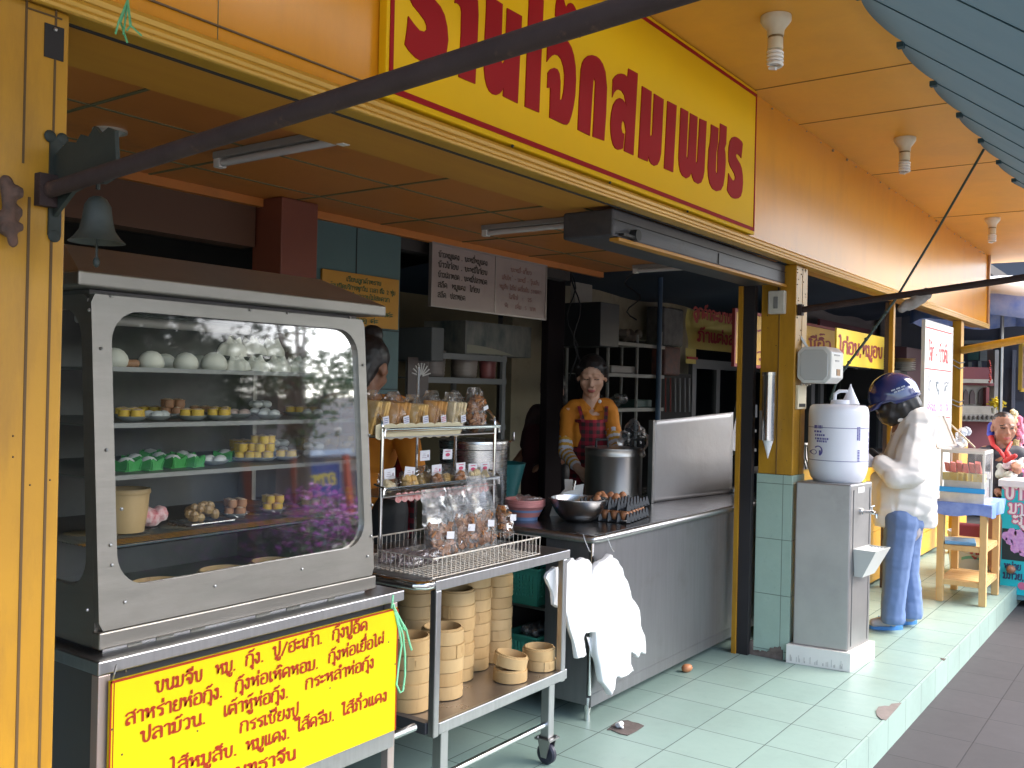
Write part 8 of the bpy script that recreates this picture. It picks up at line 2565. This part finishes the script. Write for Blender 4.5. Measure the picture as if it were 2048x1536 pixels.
c = at(2005, 606, d=10.6)
mb = MB()
def umb(s, w):
    a = 2 * pi * s; r = .95 * w
    z = .30 * (1 - w ** 1.7) + (.02 * cos(8 * a) * w)
    return c + Vector((r * cos(a), r * sin(a), z))
mb.grid(umb, 48, 8); mb.build('canopy', M('white_canopy', (.8, .8, .8), .7), UM, solid=.004)
mb = MB(); mb.grid(lambda s, w: c + Vector((.95 * cos(2 * pi * s), .95 * sin(2 * pi * s), .0 - .22 * w + .02 * cos(16 * pi * s))), 64, 2); mb.build('valance', M('blue_valance', (.06, .16, .6), .7, c2=(.5, .55, .75), scale=3), UM, solid=.004)
mb = MB(); mb.tube([c + Vector((0, 0, .31)), Vector((c.x, c.y, -.15))], .02, 8); mb.build('pole', m_steeld, UM)
PB = thing('pink_building', (38, 6, 0), 'pale pink building far down the street above the umbrella', 'building')
mb = MB(); mb.box(32, -1, -.16, 46, 12, 9); mb.build('walls', M('pink_wall', (.52, .36, .38), .8, c2=(.48, .33, .35), scale=.6), PB)
mb = MB()
for k in range(4): mb.box(31.6, -1.2, 2.0 + 2 * k, 31.999, 12, 2.25 + 2 * k)
mb.build('ledges', M('pink_ledge', (.36, .22, .25), .8), PB)
for k in range(4):
    for j in range(3):
        mb = MB(); mb.box(31.95, 0 + 3.2 * j, .6 + 2 * k, 31.998, 2 + 3.2 * j, 1.8 + 2 * k); mb.build('window', M('dim_window', (.06, .06, .08), .3), PB)

# street side: trees, bougainvillea, stalls and shophouses seen mirrored in glass and steel
m_leaf1 = M('tree_leaf', (.045, .085, .02), .5, c2=(.07, .12, .03), scale=.8)
m_leaf2 = M('hedge_leaf', (.05, .11, .03), .5, c2=(.08, .15, .04), scale=2)
m_bark = M('bark', (.12, .09, .065), .9, c2=(.08, .06, .045), scale=6, bump=.6, bscale=20)
m_bou = M('bougainvillea', (.42, .06, .34), .6, c2=(.55, .12, .42), scale=6)
def leaves(mb, c, r, n, s):
    for _ in range(n):
        d = Vector((random.gauss(0, 1), random.gauss(0, 1), random.gauss(0, 1))); d.normalize()
        p = Vector(c) + Vector((d.x * r[0], d.y * r[1], d.z * r[2])) * random.random() ** .4
        a = Vector((random.gauss(0, 1), random.gauss(0, 1), random.gauss(0, .5))).normalized(); b = a.cross(Vector((random.gauss(0, 1), random.gauss(0, 1), random.gauss(0, 1)))).normalized()
        q = s * random.uniform(.6, 1.3)
        mb.face([p - a * q, p + b * q * .45, p + a * q, p - b * q * .45])
def tree(loc, h, label):
    t = thing('street_tree', loc, label, 'tree', 'trees across the street')
    L = Vector(loc)
    mb = MB()
    top = L + Vector((.2, .1, h * .45))
    mb.tube([L, L + Vector((.05, 0, h * .2)), top], [.2, .16, .12], 10)
    cl = []
    for k in range(9):
        a = 2 * pi * k / 9 + random.uniform(-.3, .3); rr = random.uniform(.7, 2.2)
        e = L + Vector((rr * cos(a), rr * sin(a), h * random.uniform(.5, .95)))
        mb.tube([top.lerp(L, random.uniform(0, .3)), top.lerp(e, .5) + Vector((0, 0, .2)), e], [.08, .05, .02], 6)
        cl.append(e)
    mb.build('trunk', m_bark, t)
    mb = MB()
    for e in cl:
        for j in range(3): leaves(mb, e + Vector((random.gauss(0, .6), random.gauss(0, .6), random.gauss(0, .4))), (.9, .9, .6), 150, .11)
    mb.build('crown', m_leaf1, t, recalc=False)
    return t
T0 = tree((9.0, -9.2, -.16), 6.4, 'leafy tree across the street mirrored in the middle of the cabinet glass')
for k, (x, y, r, lab) in enumerate(((12.7, -10.4, 1.1, 'tree across the street behind the tallest bougainvillea'), (6.4, -9.0, 2.3, 'tree across the street opposite the bread rack'))):
    o = dup(T0, (x, y, -.16), None, r); tag(o, lab)
def bush(x, y, w, h, n, flowers, label):
    t = thing('bougainvillea', (x, y, -.16), label, 'shrub', 'flowering shrubs across the street')
    mb = MB(); mb.tube([(x, y, -.16), (x + .05, y, h * .5)], .03, 6); mb.build('stem', m_bark, t)
    mb = MB(); leaves(mb, (x, y, h * .42), (w, .5, h * .5), n, .05); mb.build('leaves', m_leaf2, t, recalc=False)
    mb = MB(); leaves(mb, (x, y + .1, h * .62), (w * .95, .55, h * .42), flowers, .045); mb.build('flowers', m_bou, t, recalc=False)
for k, (x, w, h, fl, lab) in enumerate(((6.4, .9, .9, 60, 'low green shrub with few flowers across the street'), (7.7, .9, 1.05, 380, 'bougainvillea with pink flowers mirrored low in the cabinet glass'), (9.0, 1.0, 1.35, 900, 'tallest bougainvillea, thick with purple flowers, mirrored in the cabinet glass'), (10.4, .9, 1.1, 420, 'bougainvillea right of the tallest one across the street'), (12.2, 1.0, .9, 100, 'green shrub near the far end of the flower row'))):
    bush(x, -6.1, w, h, 1500, fl, lab)
mb = MB(); mb.box(4.5, -6.7, -.16, 14, -5.5, .10); tag(mb.build('planter', M('planter_concrete', (.36, .34, .31), .8, c2=(.28, .27, .25), scale=3)), 'long low concrete planter of flowering shrubs across the street', 'planter')
mb = MB(); mb.face([(-60, -13, -.15), (90, -13, -.15), (90, -8.5, -.15), (-60, -8.5, -.15)]); struct(mb.build('far_pavement', M('far_paving', (.2, .19, .18), .85), keep=True))
KS_ = thing('kiosk', (17.2, -16, -.16), 'blue street kiosk with red posts and a yellow lettered signboard across the street', 'kiosk')
mb = MB(); mb.box(15.6, -18, -.15, 18.8, -16.2, 2.4); mb.build('walls', M('kiosk_grey', (.2, .24, .3), .7), KS_)
mb = MB(); mb.box(15.3, -18.2, 2.4, 19.1, -15.4, 2.55); mb.build('roof', M('kiosk_roof', (.5, .55, .62), .6), KS_)
for x in (15.45, 17.0, 18.9):
    mb = MB(); mb.box(x, -15.6, -.15, x + .14, -15.46, 2.4); mb.build('post', M('red_post', (.6, .1, .04), .5), KS_)
mb = MB(); mb.box(17.2, -15.7, 1.25, 18.8, -15.62, 2.2); mb.build('signboard', M('sign_blue', (.03, .06, .22), .5), KS_)
mb = MB(); ink(mb, 'อาหาร', (18.6, -15.618, 1.6), (-1, 0, 0), (0, 0, 1), .3, .2, width=1.3); mb.build('lettering', m_sy2, KS_)
def shophouse(x0, x1, h, col, label, y=-20):
    t = thing('shophouse', ((x0 + x1) / 2, y - 4, -.16), label, 'shophouse', 'shophouses across the street')
    mb = MB(); mb.box(x0, y - 8, -.16, x1, y, h); mb.build('walls', M('shophouse_%d' % int(x0 + 100), col, .8, c2=tuple(c * .85 for c in col), scale=.5), t)
    n = int((x1 - x0) / 2.5)
    for f in range(int(h / 3)):
        for k in range(n):
            xx = x0 + (x1 - x0) * (k + .25) / n
            mb = MB(); mb.box(xx, y, .4 + 3 * f, xx + (x1 - x0) / n * .55, y + .03, 2.2 + 3 * f); mb.build('window', M('dim_window', (.06, .06, .08), .3), t)
        mb = MB(); mb.box(x0, y, 2.7 + 3 * f, x1, y + .7, 2.85 + 3 * f); mb.build('ledge', M('sh_ledge', (.35, .34, .32), .8), t)
shophouse(-8, 11, 3.2, (.5, .5, .48), 'low grey shophouse across the street opposite the shop', -24)
shophouse(11.5, 20.5, 6.6, (.16, .17, .18), 'dark grey shophouse added behind the blue kiosk to keep sky out of reflections', -23)  # unseen tall dark mass added to cover bright sky in the glass
shophouse(21, 40, 5, (.46, .40, .34), 'low cream shophouse across the street to the right', -22)
